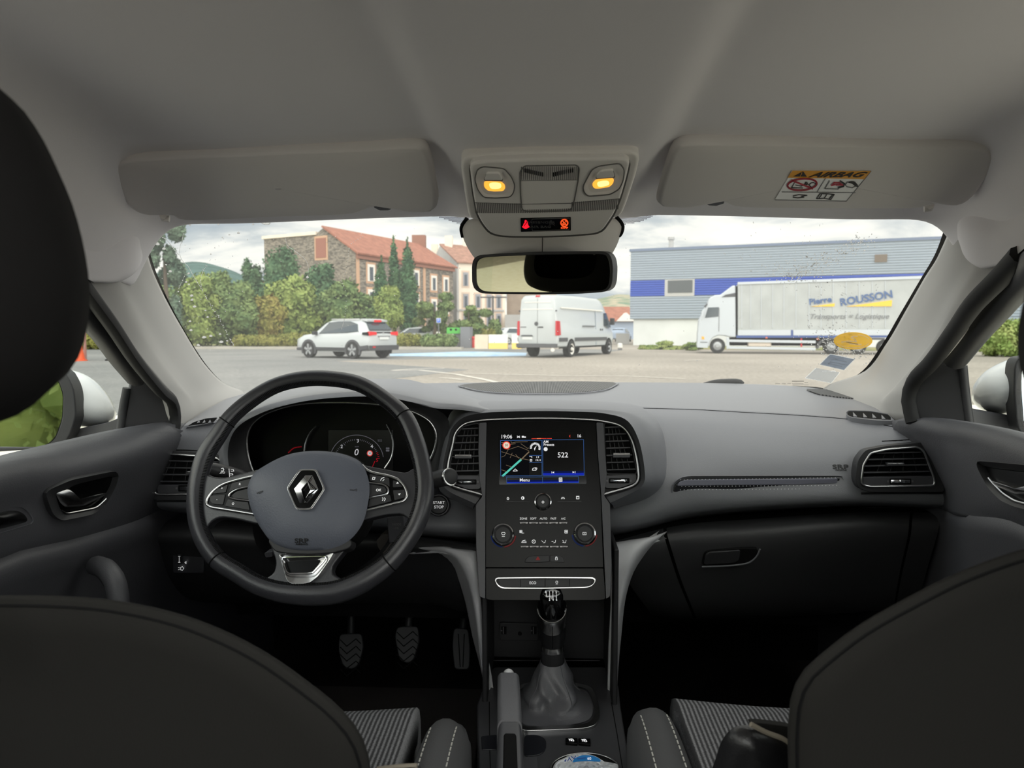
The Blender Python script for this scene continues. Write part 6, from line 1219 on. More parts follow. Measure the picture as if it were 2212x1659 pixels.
for x, y, r_ in ((140, 190, 30), (155, 243, 28), (220, 322, 34), (300, 380, 26), (325, 570, 14), (375, 650, 24), (345, 680, 12), (595, 675, 18), (565, 775, 17), (598, 805, 15), (630, 940, 24), (635, 990, 20), (665, 1070, 24), (795, 1115, 14), (822, 1195, 18), (610, 1245, 18), (622, 1352, 22), (780, 1435, 30), (860, 1420, 24), (985, 1490, 30), (1055, 1478, 14), (970, 1398, 18), (710, 1530, 25), (470, 890, 12), (485, 1008, 10), (1365, 87, 14), (1600, 35, 22), (1515, 65, 60), (1200, 48, 18), (1420, 25, 20), (950, 88, 14), (610, 97, 12), (1080, 210, 12), (1190, 190, 18), (998, 243, 10), (860, 442, 10), (907, 367, 8), (880, 1060, 6)):
    px, py = ZW((x, y))[0]; drop(px, py, r_ / 5.53, max(.9, r_ / 5.53 * .42), random.uniform(-.15, .15))
for i in range(70): drop(random.uniform(330, 520), random.uniform(500, 760), random.uniform(.5, 1.1), random.uniform(.4, .8))
# the splash fanning out across the passenger side
for i in range(260):
    u = random.random(); x = 1690 + 190 * u + random.gauss(0, 16); y = 606 - 92 * u + random.gauss(0, 9); drop(x, y, random.uniform(.7, 3.0), random.uniform(.4, 1.0), -.5 + random.gauss(0, .35))
for i in range(220):
    a = random.uniform(-math.pi * .95, math.pi * .2); r_ = abs(random.gauss(0, 75)); x, y = 1710 + r_ * math.cos(a) * 1.5, 600 + r_ * math.sin(a) * .8
    if 1390 < x < 2000 - max(0, (y - 500)) * .5 and 465 < y: drop(x, y, random.uniform(.5, 2.6), random.uniform(.4, .9), a)
for i in range(150): drop(random.gauss(1795, 24), random.gauss(738, 22), random.uniform(.6, 2.4), random.uniform(.5, 1.3), random.uniform(.2, .7))
for i in range(110): x = random.uniform(1770, 1885); drop(x, 752 + (x - 1800) * .24 + random.gauss(0, 9), random.uniform(.7, 3), random.uniform(.5, 1.1), .5)
for i in range(90): drop(random.uniform(1740, 1900), random.uniform(610, 730), random.uniform(.5, 1.8), random.uniform(.4, .9), .4)
for i in range(90): drop(random.uniform(420, 1900), random.uniform(480, 800), random.uniform(.4, 1.3), random.uniform(.4, .9), random.uniform(-1, 1))
ro_ = tag(obj('raindrops', dvs, dfs, m_drop, None, sharp=180), 'raindrops and run-off trails scattered over the windscreen', 'raindrops', None, 'stuff')
# ---------- ground ----------
def s2(base, noise_scale, c1, c2, fine=(60, .25), bump=.3, rough=.9):
    m = D.materials.new(base); m.use_nodes = True; N = m.node_tree.nodes; L = m.node_tree.links; b = N['Principled BSDF']; b.inputs['Roughness'].default_value = rough; b.inputs['Specular IOR Level'].default_value = .25
    tc = N.new('ShaderNodeTexCoord'); t1 = N.new('ShaderNodeTexNoise'); t1.inputs['Scale'].default_value = noise_scale; t1.inputs['Detail'].default_value = 6
    t2 = N.new('ShaderNodeTexNoise'); t2.inputs['Scale'].default_value = fine[0]; t2.inputs['Detail'].default_value = 2
    r = N.new('ShaderNodeValToRGB'); r.color_ramp.elements[0].position = .38; r.color_ramp.elements[1].position = .62; r.color_ramp.elements[0].color = lin(c1); r.color_ramp.elements[1].color = lin(c2)
    x = N.new('ShaderNodeMixRGB'); x.blend_type = 'OVERLAY'; x.inputs[0].default_value = fine[1]
    L.new(tc.outputs['Object'], t1.inputs[0]); L.new(tc.outputs['Object'], t2.inputs[0]); L.new(t1.outputs[0], r.inputs[0]); L.new(r.outputs[0], x.inputs[1]); L.new(t2.outputs[0], x.inputs[2]); L.new(x.outputs[0], b.inputs['Base Color']); return m
m_asp = s2('worn_asphalt', .12, (142, 135, 126), (160, 152, 142), (9, .55)); m_asd = s2('dark_asphalt', .2, (118, 118, 117), (132, 131, 129), (9, .4)); m_pav = s2('footpath', .3, (146, 140, 133), (158, 151, 143)); m_krb = s2('kerb_stone', .8, (170, 165, 155), (180, 175, 165)); m_dry = s2('dry_verge', .5, (150, 142, 98), (112, 124, 76), (6, .5))
m_pnk = s2('reddish_paving', .3, (176, 158, 148), (190, 174, 162), (9, .5))
GZ = Plane((0, 0, 0), (0, 0, 1))
def flat(name, pts, m, z, th=.02): return S(prism(name, [V((x, y, z)) for x, y in pts], [V((x, y, z - th)) for x, y in pts], m, bev=0, smooth=False))
S(obj('ground', [(-250, -120, 0), (250, -120, 0), (250, 260, 0), (-250, 260, 0)], [(0, 1, 2, 3)], m_asp, smooth=False))
flat('road', [(-60, 46), (-60, 12), (-9, 9.5), (-3.2, 8), (-4.6, 14), (-2.2, 21), (-8, 27), (2, 33), (5, 44), (-8, 46)], m_asd, .006, .005)
flat('footpath', [(-90, 47), (-5.2, 44.2), (-5.6, 46.5), (-90, 56)], m_pav, .13, .13)
S(prism('kerb', [V((-90, 46.6, .16)), V((-5.0, 43.6, .16)), V((-4.9, 44.0, .16)), V((-90, 47.0, .16))], [V((-90, 46.6, 0)), V((-5.0, 43.6, 0)), V((-4.9, 44.0, 0)), V((-90, 47.0, 0))], m_krb, bev=0, smooth=False))
flat('verge', [(-90, 52), (-6, 46.5), (-4, 60), (-60, 100), (-120, 100)], m_dry, .10, .1)
flat('verge', [(8, 45.5), (26, 40.5), (60, 30), (60, 34), (28, 46), (8, 56)], m_dry, .04, .04)
flat('paving', [(-8.5, -14), (8.5, -14), (8.5, 11), (-3, 12.5), (-6, 9), (-8.5, 8)], s2('bounce_paving', .25, (220, 214, 200), (234, 229, 216), (9, .5)), .010, .008)  # pale ground added around the car to bounce light up to the headliner
m_mkw = mat('road_paint_white', (205, 198, 188), .8, var=.12, vscale=5); m_mkb = mat('road_paint_blue', (140, 178, 214), .8, var=.2, vscale=2, c2=(186, 200, 210))
def mark(pts, w, m, z=.012):
    p = [PZ(x, y, z) for x, y in pts]; vs = []
    for i, a in enumerate(p):
        t = (p[min(i + 1, len(p) - 1)] - p[max(i - 1, 0)]).normalized(); n = V((-t.y, t.x, 0)) * (w / 2); vs += [a + n, a - n]
    k = len(p); vs += [v - V((0, 0, .004)) for v in vs]
    S(obj('road_marking', vs, [(2 * i, 2 * i + 1, 2 * i + 3, 2 * i + 2) for i in range(k - 1)] + [(2 * i, 2 * i + 2, 2 * k + 2 * i + 2, 2 * k + 2 * i) for i in range(k - 1)] + [(2 * i + 1, 2 * k + 2 * i + 1, 2 * k + 2 * i + 3, 2 * i + 3) for i in range(k - 1)], m, smooth=False))
mark([(845, 800), (905, 799), (985, 808), (1040, 818), (1075, 826)], .13, m_mkw); mark([(845, 800), (900, 796), (960, 795)], .1, m_mkw); mark([(950, 816), (975, 817), (1000, 820)], .12, m_mkw); mark([(1000, 806), (1200, 811), (1350, 812), (1480, 818)], .08, m_mkw)
mark([(1480, 779), (1515, 777)], .1, m_mkw); mark([(300, 790), (420, 779)], .15, m_mkw)
S(prism('road_marking', [PZ(x, y, .014) for x, y in ((842, 764.5), (1000, 759.6), (1040, 759.6), (1138, 762), (1136, 768.5), (1040, 770), (960, 770), (842, 769))], [PZ(x, y, .008) for x, y in ((842, 764.5), (1000, 759.6), (1040, 759.6), (1138, 762), (1136, 768.5), (1040, 770), (960, 770), (842, 769))], m_mkb, bev=0, smooth=False))
mark([(955, 766.5), (1050, 764), (1138, 763)], .12, m_mkw, .018)

# ---------- hills ----------
def hill(name, x0, x1, d, prof, m):
    px = [x0 + (x1 - x0) * i / 40 for i in range(41)]; c = cr2(prof, 60, False); vs = []
    def hgt(x):
        for (a, b), (c_, e_) in zip(c, c[1:]):
            if a <= x <= c_: return b + (e_ - b) * (x - a) / max(1e-6, c_ - a)
        return c[0][1] if x < c[0][0] else c[-1][1]
    for j in range(8):
        u = j / 7; D_ = d + u * d * .5
        for x in px:
            z = (715 - hgt(x)) / F * d + 1.15; X = (x - 1172) / F * d; vs.append(V((X * (1 + u * .5), D_, -1 + (z + 1) * (1 + u * .5) * math.sin(min(1, .12 + u * 1.2) * math.pi / 2) * (1 if u else 0))))
    S(obj(name, vs, grid_faces(41, 8), m, sharp=180))
m_hl = mat('far_wooded_hill', (84, 104, 100), 1, var=.2, vscale=.08, spec=0); m_hl2 = mat('near_wooded_hill', (110, 130, 112), 1, var=.3, vscale=.1, spec=0, c2=(170, 160, 140))
hill('hills', 250, 640, 420, [(250, 640), (330, 590), (392, 568), (430, 568), (470, 578), (505, 590), (540, 610), (640, 660)], m_hl)
hill('hills', 1100, 1420, 380, [(1100, 665), (1200, 650), (1270, 652), (1310, 645), (1330, 640), (1360, 641), (1420, 645)], m_hl2)

# ---------- planting ----------
def fol(name, c1, c2):
    return mat(name, c1, .85, var=1, vscale=1.1, c2=c2, spec=.15)
F_lime = fol('lime_foliage', (116, 134, 74), (148, 160, 92)); F_mid = fol('mid_green_foliage', (90, 112, 72), (124, 140, 88)); F_dark = fol('dark_green_foliage', (62, 92, 66), (96, 122, 88)); F_pop = fol('poplar_foliage', (56, 86, 62), (86, 116, 80)); F_rus = fol('rusty_foliage', (140, 124, 70), (150, 150, 80)); F_hed = fol('hedge_foliage', (118, 122, 62), (142, 138, 76)); F_pin = fol('pine_foliage', (78, 100, 84), (110, 128, 106)); F_grs = fol('weed_foliage', (116, 140, 74), (150, 158, 98))
m_brk = mat('bark', (92, 80, 68), .95, bump=.5, scale=20)
def leaves(name, blobs, n, size, m, par=None, core=True, drop_=0, flatn=.0):
    vs, fs = [], []; tot = sum(r.x * r.y + r.y * r.z + r.x * r.z for c, r in blobs)
    for c, r in blobs:
        k = int(2.1 * n * (r.x * r.y + r.y * r.z + r.x * r.z) / tot)
        if core:      # the leafy mass inside a clump, itself a lumpy closed shape
            b0 = len(vs); nu_, nv_ = 10, 7
            for i in range(nv_):
                for j in range(nu_):
                    t = math.pi * i / (nv_ - 1); p_ = 2 * math.pi * j / nu_; s = random.uniform(.68, .9); vs.append(c + V((r.x * math.sin(t) * math.cos(p_), r.y * math.sin(t) * math.sin(p_), r.z * math.cos(t))) * s)
            fs += [tuple(b0 + q_ for q_ in f) for f in grid_faces(nu_, nv_, True)]
        for _ in range(k):
            d = V((random.gauss(0, 1), random.gauss(0, 1), random.gauss(0, 1))).normalized(); s = random.uniform(.72, 1.1); p = c + V((d.x * r.x, d.y * r.y, d.z * r.z)) * s
            a = V((random.gauss(0, 1), random.gauss(0, 1), random.gauss(0, 1))).normalized(); b = a.cross(d + V((0, 0, .3))).normalized(); z = .68 * size * random.uniform(.6, 1.4); n_ = len(vs)
            vs += [p - a * z, p + b * z * .55, p + a * z, p - b * z * .55]; fs.append((n_, n_ + 1, n_ + 2, n_ + 3))
    return obj(name, vs, fs, m, par, smooth=False)
def tree(name, label, cat, px, ytop, ybase, d, hw, m, shape='round', n=1600, size=.28, trunk=True, group=None, z0=None, gz=.05, core=True):
    X = (px - 1172) / F * d; zt = (715 - ytop) / F * d + 1.15; zb = (715 - ybase) / F * d + 1.15 if z0 is None else z0; w = hw / F * d
    t = thing(name, label, cat, (X, d, gz), group); B_ = []; c = V((X, d, 0)); h = zt - zb
    if shape == 'column':
        for i in range(9):
            u = i / 8; r_ = w * (math.sin(min(1, .25 + u * .75) * math.pi) ** .6 * (1 - .35 * u) + .12) ; B_.append((c + V((random.uniform(-.15, .15) * w, random.uniform(-.15, .15) * w, zb + h * (.06 + u * .88))), V((r_, r_, h * .10))))
    elif shape == 'round':
        B_.append((c + V((0, 0, zb + h * .5)), V((w * .8, w * .8, h * .45))))
        for i in range(12):
            a = random.uniform(0, 2 * math.pi); u = random.uniform(.1, .9); q_ = math.sin(math.pi * (.15 + u * .75)); B_.append((c + V((math.cos(a) * w * .62 * q_, math.sin(a) * w * .62 * q_, zb + h * u)), V((w * .4, w * .4, h * .17)) * random.uniform(.8, 1.25)))
    elif shape == 'hedge':
        for i in range(max(3, int(hw / 12))):
            u = -1 + 2 * (i + .5) / max(3, int(hw / 12)); B_.append((c + V((u * w * .92, random.uniform(-.15, .15), zb + h * .5)), V((w / max(3, int(hw / 12)) * 1.35, .55, h * random.uniform(.48, .55)))))
    elif shape == 'loose':
        for i in range(16):
            a = random.uniform(0, 2 * math.pi); u = random.uniform(.0, 1); q_ = random.uniform(.2, .9); B_.append((c + V((math.cos(a) * w * q_, math.sin(a) * w * q_, zb + h * u)), V((w * .3, w * .3, h * .10)) * random.uniform(.8, 1.3)))
    leaves('crown' if trunk else 'foliage', B_, n, size, m, t, core)
    if trunk: tube('trunk', [V((X, d, gz)), V((X + .05, d, zb + h * .25)), V((X, d, zb + h * .7))], [.16, .13, .06], m_brk, t, 7)
    return t
random.seed(21)
GT = 'trees beyond the kerb'
tree('broadleaf_tree', 'tall dark green tree against the stone gable, nearest its flat-roofed end', 'tree', 598, 530, 700, 66, 46, F_dark, n=2200, group=GT)
tree('broadleaf_tree', 'small feathery dark tree peeping up left of the dark gable tree', 'tree', 537, 570, 700, 68, 24, F_dark, n=1200, group=GT)
tree('broadleaf_tree', 'dark green tree in front of the middle of the stone gable', 'tree', 688, 568, 700, 62, 44, F_dark, n=1900, group=GT)
tree('broadleaf_tree', 'rounded lime green tree at the centre of the planting', 'tree', 628, 600, 745, 54, 66, F_lime, n=2800, size=.24, group=GT)
tree('broadleaf_tree', 'lime green tree directly above the passing car roof', 'tree', 733, 612, 745, 54, 52, F_mid, n=2200, size=.24, group=GT)
tree('broadleaf_tree', 'low green tree filling the gap below the stone corner', 'tree', 790, 640, 740, 55, 40, F_mid, n=1700, size=.24, group=GT)
tree('shrub', 'russet shrub between the lime tree and the green bushes', 'shrub', 568, 640, 748, 51, 44, F_rus, n=1900, size=.22, trunk=False, group=GT)
tree('broadleaf_tree', 'wide green tree at the kerb just inside the rain trails', 'tree', 490, 612, 752, 49, 62, F_mid, n=2500, size=.22, group=GT)
tree('broadleaf_tree', 'pale green tree beside the windscreen pillar, below the pine', 'tree', 415, 598, 752, 47, 52, F_lime, n=2300, size=.22, group=GT)
tree('broadleaf_tree', 'green tree just under the far hill', 'tree', 462, 592, 690, 70, 40, F_mid, n=1600, group=GT)
tree('broadleaf_tree', 'dense green tree left of the pale green one, half behind the pillar', 'tree', 345, 600, 752, 46, 50, F_mid, n=1900, size=.22, group=GT)
tree('pine_tree', 'tall grey-green pine at the corner of the windscreen', 'tree', 345, 478, 700, 40, 46, F_pin, 'loose', n=2600, size=.20, group=GT)
tree('poplar_tree', 'tallest slender poplar, left of the thick one', 'tree', 851, 514, 700, 62, 15, F_pop, 'column', n=1500, size=.2, group='poplars before the stone house')
tree('poplar_tree', 'thick dark poplar, the one nearest the white house', 'tree', 881, 520, 715, 62, 21, F_pop, 'column', n=1900, size=.2, group='poplars before the stone house')
tree('poplar_tree', 'shortest poplar, on the side of the gable wall', 'tree', 822, 556, 700, 61, 17, F_pop, 'column', n=1300, size=.2, group='poplars before the stone house')
tree('broadleaf_tree', 'bright yellow-green bushy tree just behind the passing car', 'tree', 838, 624, 720, 52, 34, F_lime, n=1800, size=.2, group=GT)
tree('broadleaf_tree', 'spreading green tree between the poplars and the parking sign', 'tree', 938, 640, 720, 56, 46, F_mid, 'loose', n=2600, size=.22, group=GT)
tree('broadleaf_tree', 'spreading green tree in front of the white house', 'tree', 1012, 655, 722, 58, 44, F_mid, 'loose', n=2400, size=.22, group=GT)
tree('shrub', 'small rounded green bush behind the concrete barriers', 'shrub', 1070, 690, 728, 60, 14, F_mid, n=700, size=.2, trunk=False)
tree('hedge', 'clipped tan hedge along the kerb, left of the passing car', 'hedge', 545, 725, 752, 46.5, 52, F_hed, 'hedge', n=2200, size=.16, trunk=False, z0=.1)
tree('hedge', 'clipped hedge half hidden behind the passing car', 'hedge', 650, 720, 750, 47, 60, F_hed, 'hedge', n=2000, size=.16, trunk=False, z0=.1)
tree('hedge', 'short hedge just right of the passing car', 'hedge', 882, 722, 748, 47, 30, F_hed, 'hedge', n=1300, size=.16, trunk=False, z0=.1)
tree('hedge', 'rounded green hedge in front of the recycling container', 'hedge', 948, 723, 744, 46, 37, F_mid, 'hedge', n=1700, size=.16, trunk=False, z0=.1)
tree('hedge', 'hedge behind the red post and barriers', 'hedge', 1045, 712, 732, 58, 24, F_hed, 'hedge', n=1000, size=.18, trunk=False, z0=.1)
tree('broadleaf_tree', 'green tree seen through the driver door window', 'tree', 190, 600, 745, 45, 60, F_mid, n=2300, size=.22, group=GT); tree('broadleaf_tree', 'yellow-green tree behind the orange cone, by the headrest', 'tree', 70, 590, 745, 46, 60, F_lime, n=1800, size=.22, group=GT)
tree('hedge', 'tan hedge beyond the wheelie bin', 'hedge', 190, 720, 752, 43, 60, F_hed, 'hedge', n=2200, size=.15, trunk=False, z0=.05)
for px, yt, yb, dd, hw, lab in ((1445, 738, 757, 44.5, 32, 'low weeds along the warehouse wall beside the truck cab'), (1490, 741, 758, 42.5, 20, 'tuft of weeds just ahead of the truck front wheel'), (1395, 745, 756, 45, 22, 'sparse weeds at the near corner of the warehouse')):
    tree('weeds', lab, 'weeds', px, yt, yb, dd, hw, F_grs, 'loose', n=1700, size=.13, trunk=False, z0=.0, core=False)
tree('shrub', 'bushy green shrub at the warehouse foot, through the passenger window', 'shrub', 2135, 690, 770, 33, 45, F_grs, n=1900, size=.13, trunk=False); tree('shrub', 'leafy creeper patch beside the shrub, by the wing mirror', 'shrub', 2215, 720, 772, 33, 55, F_mid, n=1600, size=.13, trunk=False)
for i, (x, y) in enumerate(((-6, -13), (-9.2, -15), (-3.4, -18), (-12.5, -11), (-7.5, -21), (-11.5, -19))):
    B_ = [(V((x + random.uniform(-1.6, 1.6), y + random.uniform(-1, 1), 1.0 + k * .75)), V((1.9, 1.6, 1.1))) for k in range(7)]
    t = thing('broadleaf_tree', 'green tree behind the car, seen only in the wing mirror', 'tree', (x, y, 0), 'trees in the wing mirror'); leaves('crown', B_, 1500, .16, F_mid if i % 2 else F_lime, t); tube('trunk', [V((x, y, 0)), V((x, y, 2.5))], .15, m_brk, t, 7)
S(boxes('trim_8', [((-.93, -2.2, .3), (-.86, .95, .93))], m_car, bev=.03))

# ---------- houses ----------
m_sto = D.materials.new('rubble_stone'); m_sto.use_nodes = True; N = m_sto.node_tree.nodes; L = m_sto.node_tree.links; b = N['Principled BSDF']; b.inputs['Roughness'].default_value = .95
tc = N.new('ShaderNodeTexCoord'); mp = N.new('ShaderNodeMapping'); mp.inputs['Scale'].default_value = (1.4, 1.4, 3.6); vo = N.new('ShaderNodeTexVoronoi'); vo.inputs['Scale'].default_value = 2.4; rmp = N.new('ShaderNodeValToRGB'); e = rmp.color_ramp.elements; e[0].color = lin((94, 88, 82)); e[1].color = lin((146, 136, 124)); e[0].position = .1; e[1].position = .9
sx = N.new('ShaderNodeSeparateXYZ'); L.new(tc.outputs['Object'], mp.inputs[0]); L.new(mp.outputs[0], vo.inputs['Vector']); L.new(vo.outputs['Color'], sx.inputs[0]); L.new(sx.outputs[0], rmp.inputs[0]); L.new(rmp.outputs[0], b.inputs['Base Color'])
m_til = mat('clay_tiles', (150, 98, 80), .9, var=.15, vscale=1.5); m_til2 = mat('weathered_tiles', (150, 112, 96), .9, var=.2, vscale=1.5); m_crm = mat('cream_render', (228, 214, 198), .9, var=.04, vscale=.6); m_grr = mat('grey_render', (172, 170, 168), .9, var=.06, vscale=.5); m_brn = mat('brown_render', (150, 134, 120), .95, var=.1, vscale=.8); m_win = mat('dark_window_glass', (70, 78, 88), .15); m_shu = mat('white_shutter', (226, 222, 214), .7); m_qui = mat('brick_quoin', (196, 158, 130), .9); m_blw = mat('blue_grey_render', (160, 172, 190), .9)
def wallp(name, a, b, z0, z1, m, par, th=.3, out=None):   # upright wall from a to b, thick away from the viewer
    a, b = V((*a, 0)), V((*b, 0)); n = V((0, 0, 1)).cross(b - a).normalized()
    if n.dot(V((0, 1, 0)) if out is None else out) < 0: n = -n
    f = [a + V((0, 0, z0)), b + V((0, 0, z0)), b + V((0, 0, z1)), a + V((0, 0, z1))]
    return prism(name, f, [v + n * th for v in f], m, par, bev=0, smooth=False)
A_ = V((-20.5, 78, 0)); u_ = V((.427, .904, 0)); w_ = V((-.904, .427, 0)); Z_ = V((0, 0, 1))
sh_ = thing('stone_house', 'long stone house with red tiled roof and flat-topped gable end', 'house', (-22, 84, 0))
gab = [A_, A_ + w_ * 13.9, A_ + w_ * 13.9 + Z_ * 12.1, A_ + w_ * 5.7 + Z_ * 12.1, A_ + w_ * 4.6 + Z_ * 12.75, A_ + Z_ * 9.9]
prism('gable_wall', gab, [v + u_ * 19.8 for v in gab], m_sto, sh_, bev=0, smooth=False)
prism('parapet', [A_ + w_ * 14.05 - u_ * .2 + Z_ * 12.0, A_ + w_ * 5.6 - u_ * .2 + Z_ * 12.0, A_ + w_ * 5.6 - u_ * .2 + Z_ * 12.35, A_ + w_ * 14.05 - u_ * .2 + Z_ * 12.35], [v + u_ * 20 for v in (A_ + w_ * 14.05 + Z_ * 12.0, A_ + w_ * 5.6 + Z_ * 12.0, A_ + w_ * 5.6 + Z_ * 12.35, A_ + w_ * 14.05 + Z_ * 12.35)], m_crm, sh_, bev=0, smooth=False)
rf = [A_ - w_ * .5 - u_ * .3 + Z_ * 9.7, A_ - w_ * .5 + u_ * 20.2 + Z_ * 9.7, A_ + w_ * 4.6 + u_ * 18.4 + Z_ * 12.95, A_ + w_ * 4.6 - u_ * .3 + Z_ * 12.95]
prism('roof', rf, [v - Z_ * .18 + w_ * .05 for v in rf], m_til, sh_, bev=0, smooth=False)
prism('cornice', [A_ - w_ * .25 + Z_ * 9.1 - u_ * 0, A_ - w_ * .25 + u_ * 19.9 + Z_ * 9.1, A_ - w_ * .25 + u_ * 19.9 + Z_ * 9.7, A_ - w_ * .25 + Z_ * 9.7], [A_ + w_ * .1 + Z_ * 9.1, A_ + w_ * .1 + u_ * 19.9 + Z_ * 9.1, A_ + w_ * .1 + u_ * 19.9 + Z_ * 9.7, A_ + w_ * .1 + Z_ * 9.7], mat('brick_cornice', (150, 104, 88), .9), sh_, bev=0, smooth=False)
def win(par, base, du, nout, s, z, w, h, fm=m_shu, gm=m_win, surround=None, shut=False):
    c = base + du * s + Z_ * z; 
    if surround: prism('window_surround', [c + du * (i * (w / 2 + .22)) + Z_ * (j * (h / 2 + .25)) + nout * .04 for i, j in ((-1, -1), (1, -1), (1, 1), (-1, 1))], [c + du * (i * (w / 2 + .22)) + Z_ * (j * (h / 2 + .25)) - nout * .1 for i, j in ((-1, -1), (1, -1), (1, 1), (-1, 1))], surround, par, bev=0, smooth=False)
    f = prism('window', [c + du * (i * w / 2) + Z_ * (j * h / 2) + nout * .09 for i, j in ((-1, -1), (1, -1), (1, 1), (-1, 1))], [c + du * (i * w / 2) + Z_ * (j * h / 2) - nout * .1 for i, j in ((-1, -1), (1, -1), (1, 1), (-1, 1))], fm, par, bev=0, smooth=False)
    if not shut: prism('pane', [c + du * (i * w * .24) + Z_ * (j * h * .40 - .12) + nout * .12 for i, j in ((-1, -1), (1, -1), (1, 1), (-1, 1))], [c + du * (i * w * .24) + Z_ * (j * h * .40 - .12) for i, j in ((-1, -1), (1, -1), (1, 1), (-1, 1))], gm, f, bev=0, smooth=False)
for s, z in ((2.5, 7.7), (6.8, 7.7), (11.2, 7.7), (15.1, 7.3), (17.95, 7.3), (2.5, 4.9), (6.8, 4.8), (11.2, 4.8), (15.1, 4.3), (17.95, 4.3)): win(sh_, A_, u_, -w_, s, z, 1.25, 1.9, surround=m_qui, shut=(s == 17.95 and z < 5))
win(sh_, A_, w_, -u_, 5.0, 10.5, 1.5, 2.2, fm=mat('boarded_red', (150, 100, 86), .9), surround=m_qui, shut=True)
for s in (.25, 9.0, 13.0): prism('brick_band', [A_ + u_ * (s - .25) - w_ * .06, A_ + u_ * (s + .25) - w_ * .06, A_ + u_ * (s + .25) - w_ * .06 + Z_ * 9.2, A_ + u_ * (s - .25) - w_ * .06 + Z_ * 9.2], [A_ + u_ * (s - .25) + w_ * .1, A_ + u_ * (s + .25) + w_ * .1, A_ + u_ * (s + .25) + w_ * .1 + Z_ * 9.2, A_ + u_ * (s - .25) + w_ * .1 + Z_ * 9.2], m_qui, sh_, bev=0, smooth=False)
boxes('chimney', [(A_ + w_ * 4.8 + u_ * 18.8 + Z_ * 13.2, V((.9, 0, 0)), V((0, .5, 0)), V((0, 0, .9)))], mat('brick_chimney', (140, 100, 84), .9), sh_, smooth=False)
# cream house
wh = thing('cream_house', 'cream rendered house with narrow windows behind the rear-view mirror', 'house', (-9, 102, 0))
B0 = V((-12.0, 99.5, 0)); bu = V((.86, .51, 0)); bw = V((-.51, .86, 0))
gb2 = [B0, B0 + bw * 10.5, B0 + bw * 10.5 + Z_ * 10.6, B0 + bw * 6.0 + Z_ * 13.6, B0 + Z_ * 10.8]
prism('gable_wall', gb2, [v + bu * .3 for v in gb2], m_grr, wh, bev=0, smooth=False); gb3 = [v + bu * .3 for v in gb2]
prism('facade', gb3, [v + bu * 7.4 for v in gb3], m_crm, wh, bev=0, smooth=False)
r2 = [B0 - bw * .3 - bu * .1 + Z_ * 10.8, B0 - bw * .3 + bu * 7.8 + Z_ * 10.8, B0 + bw * 6 + bu * 7.8 + Z_ * 13.9, B0 + bw * 6 - bu * .1 + Z_ * 13.9]
prism('roof', r2, [v - Z_ * .2 for v in r2], m_til2, wh, bev=0, smooth=False)
for s in (1.35, 3.25, 5.0, 6.55):
    for z in (8.4, 5.4, 2.7): win(wh, B0, bu, -bw, s, z, .8, 1.9, fm=mat('blue_grey_joinery', (150, 150, 156), .7) if 'blue_grey_joinery' not in D.materials else D.materials['blue_grey_joinery'], surround=mat('stone_surround', (208, 184, 166), .9) if 'stone_surround' not in D.materials else D.materials['stone_surround'])
prism('string_course', [B0 - bw * .15 + Z_ * 3.95, B0 - bw * .15 + bu * 7.4 + Z_ * 3.95, B0 - bw * .15 + bu * 7.4 + Z_ * 4.2, B0 - bw * .15 + Z_ * 4.2], [B0 + bw * .1 + Z_ * 3.95, B0 + bw * .1 + bu * 7.4 + Z_ * 3.95, B0 + bw * .1 + bu * 7.4 + Z_ * 4.2, B0 + bw * .1 + Z_ * 4.2], m_grr, wh, bev=0, smooth=False)
for q_, z, w in ((B0 + bw * 5.5 + bu * 1.2, 14.0, .9), (B0 + bw * 6 + bu * 4, 13.9, .5), (B0 + bw * 8 - bu * .0, 13.0, .8)): boxes('chimney', [(q_ + Z_ * z, V((w * .6, 0, 0)), V((0, .5, 0)), V((0, 0, 1.0)))], m_crm, wh, smooth=False)
bb = thing('brown_building', 'plain brown-grey rendered building directly behind the white van', 'building', (-3, 108, 0))
boxes('walls', [((-5.3, 105, 0), (2.0, 112, 9.5))], m_brn, bb, smooth=False); boxes('lean_to', [((-5.2, 98, 0), (-2.3, 104, 3.4))], m_grr, bb, smooth=False)
rh = thing('red_roofed_house', 'low distant house with red tiled roof between van and warehouse', 'house', (10.5, 105, 0))
boxes('walls', [((8.4, 100, 0), (13, 110, 2.6))], m_blw, rh, smooth=False)
for r3 in ([V((8.0, 99.6, 2.6)), V((13.4, 99.6, 2.6)), V((12.6, 105, 4.7)), V((8.8, 105, 4.7))], [V((8.0, 110.4, 2.6)), V((13.4, 110.4, 2.6)), V((12.6, 105, 4.7)), V((8.8, 105, 4.7))]): prism('roof', r3, [v - Z_ * .15 for v in r3], m_til, rh, bev=0, smooth=False)
prism('white_gable', [V((10.2, 99.4, 2.5)), V((13.0, 99.4, 2.5)), V((11.6, 99.4, 3.7))], [V((10.2, 103, 2.5)), V((13.0, 103, 2.5)), V((11.6, 103, 3.7))], m_shu, rh, bev=0, smooth=False)
rl = thing('red_roofed_house', 'distant house showing only a red roof slope among the trees', 'house', (-43, 95, 0))
q3 = [(P(510, 628, 96)), P(530, 640, 96), P(528, 618, 99), P(522, 614, 99)]; boxes('walls', [((-41.8, 96.5, 0), (-38.5, 104, 5.6))], m_crm, rl, smooth=False)
for r3 in ([V((-42.4, 95.6, 5.2)), V((-38.0, 95.6, 5.2)), V((-38.6, 100, 8.3)), V((-41.0, 100, 8.3))],): prism('roof', r3, [v - Z_ * .15 for v in r3], m_til, rl, bev=0, smooth=False)

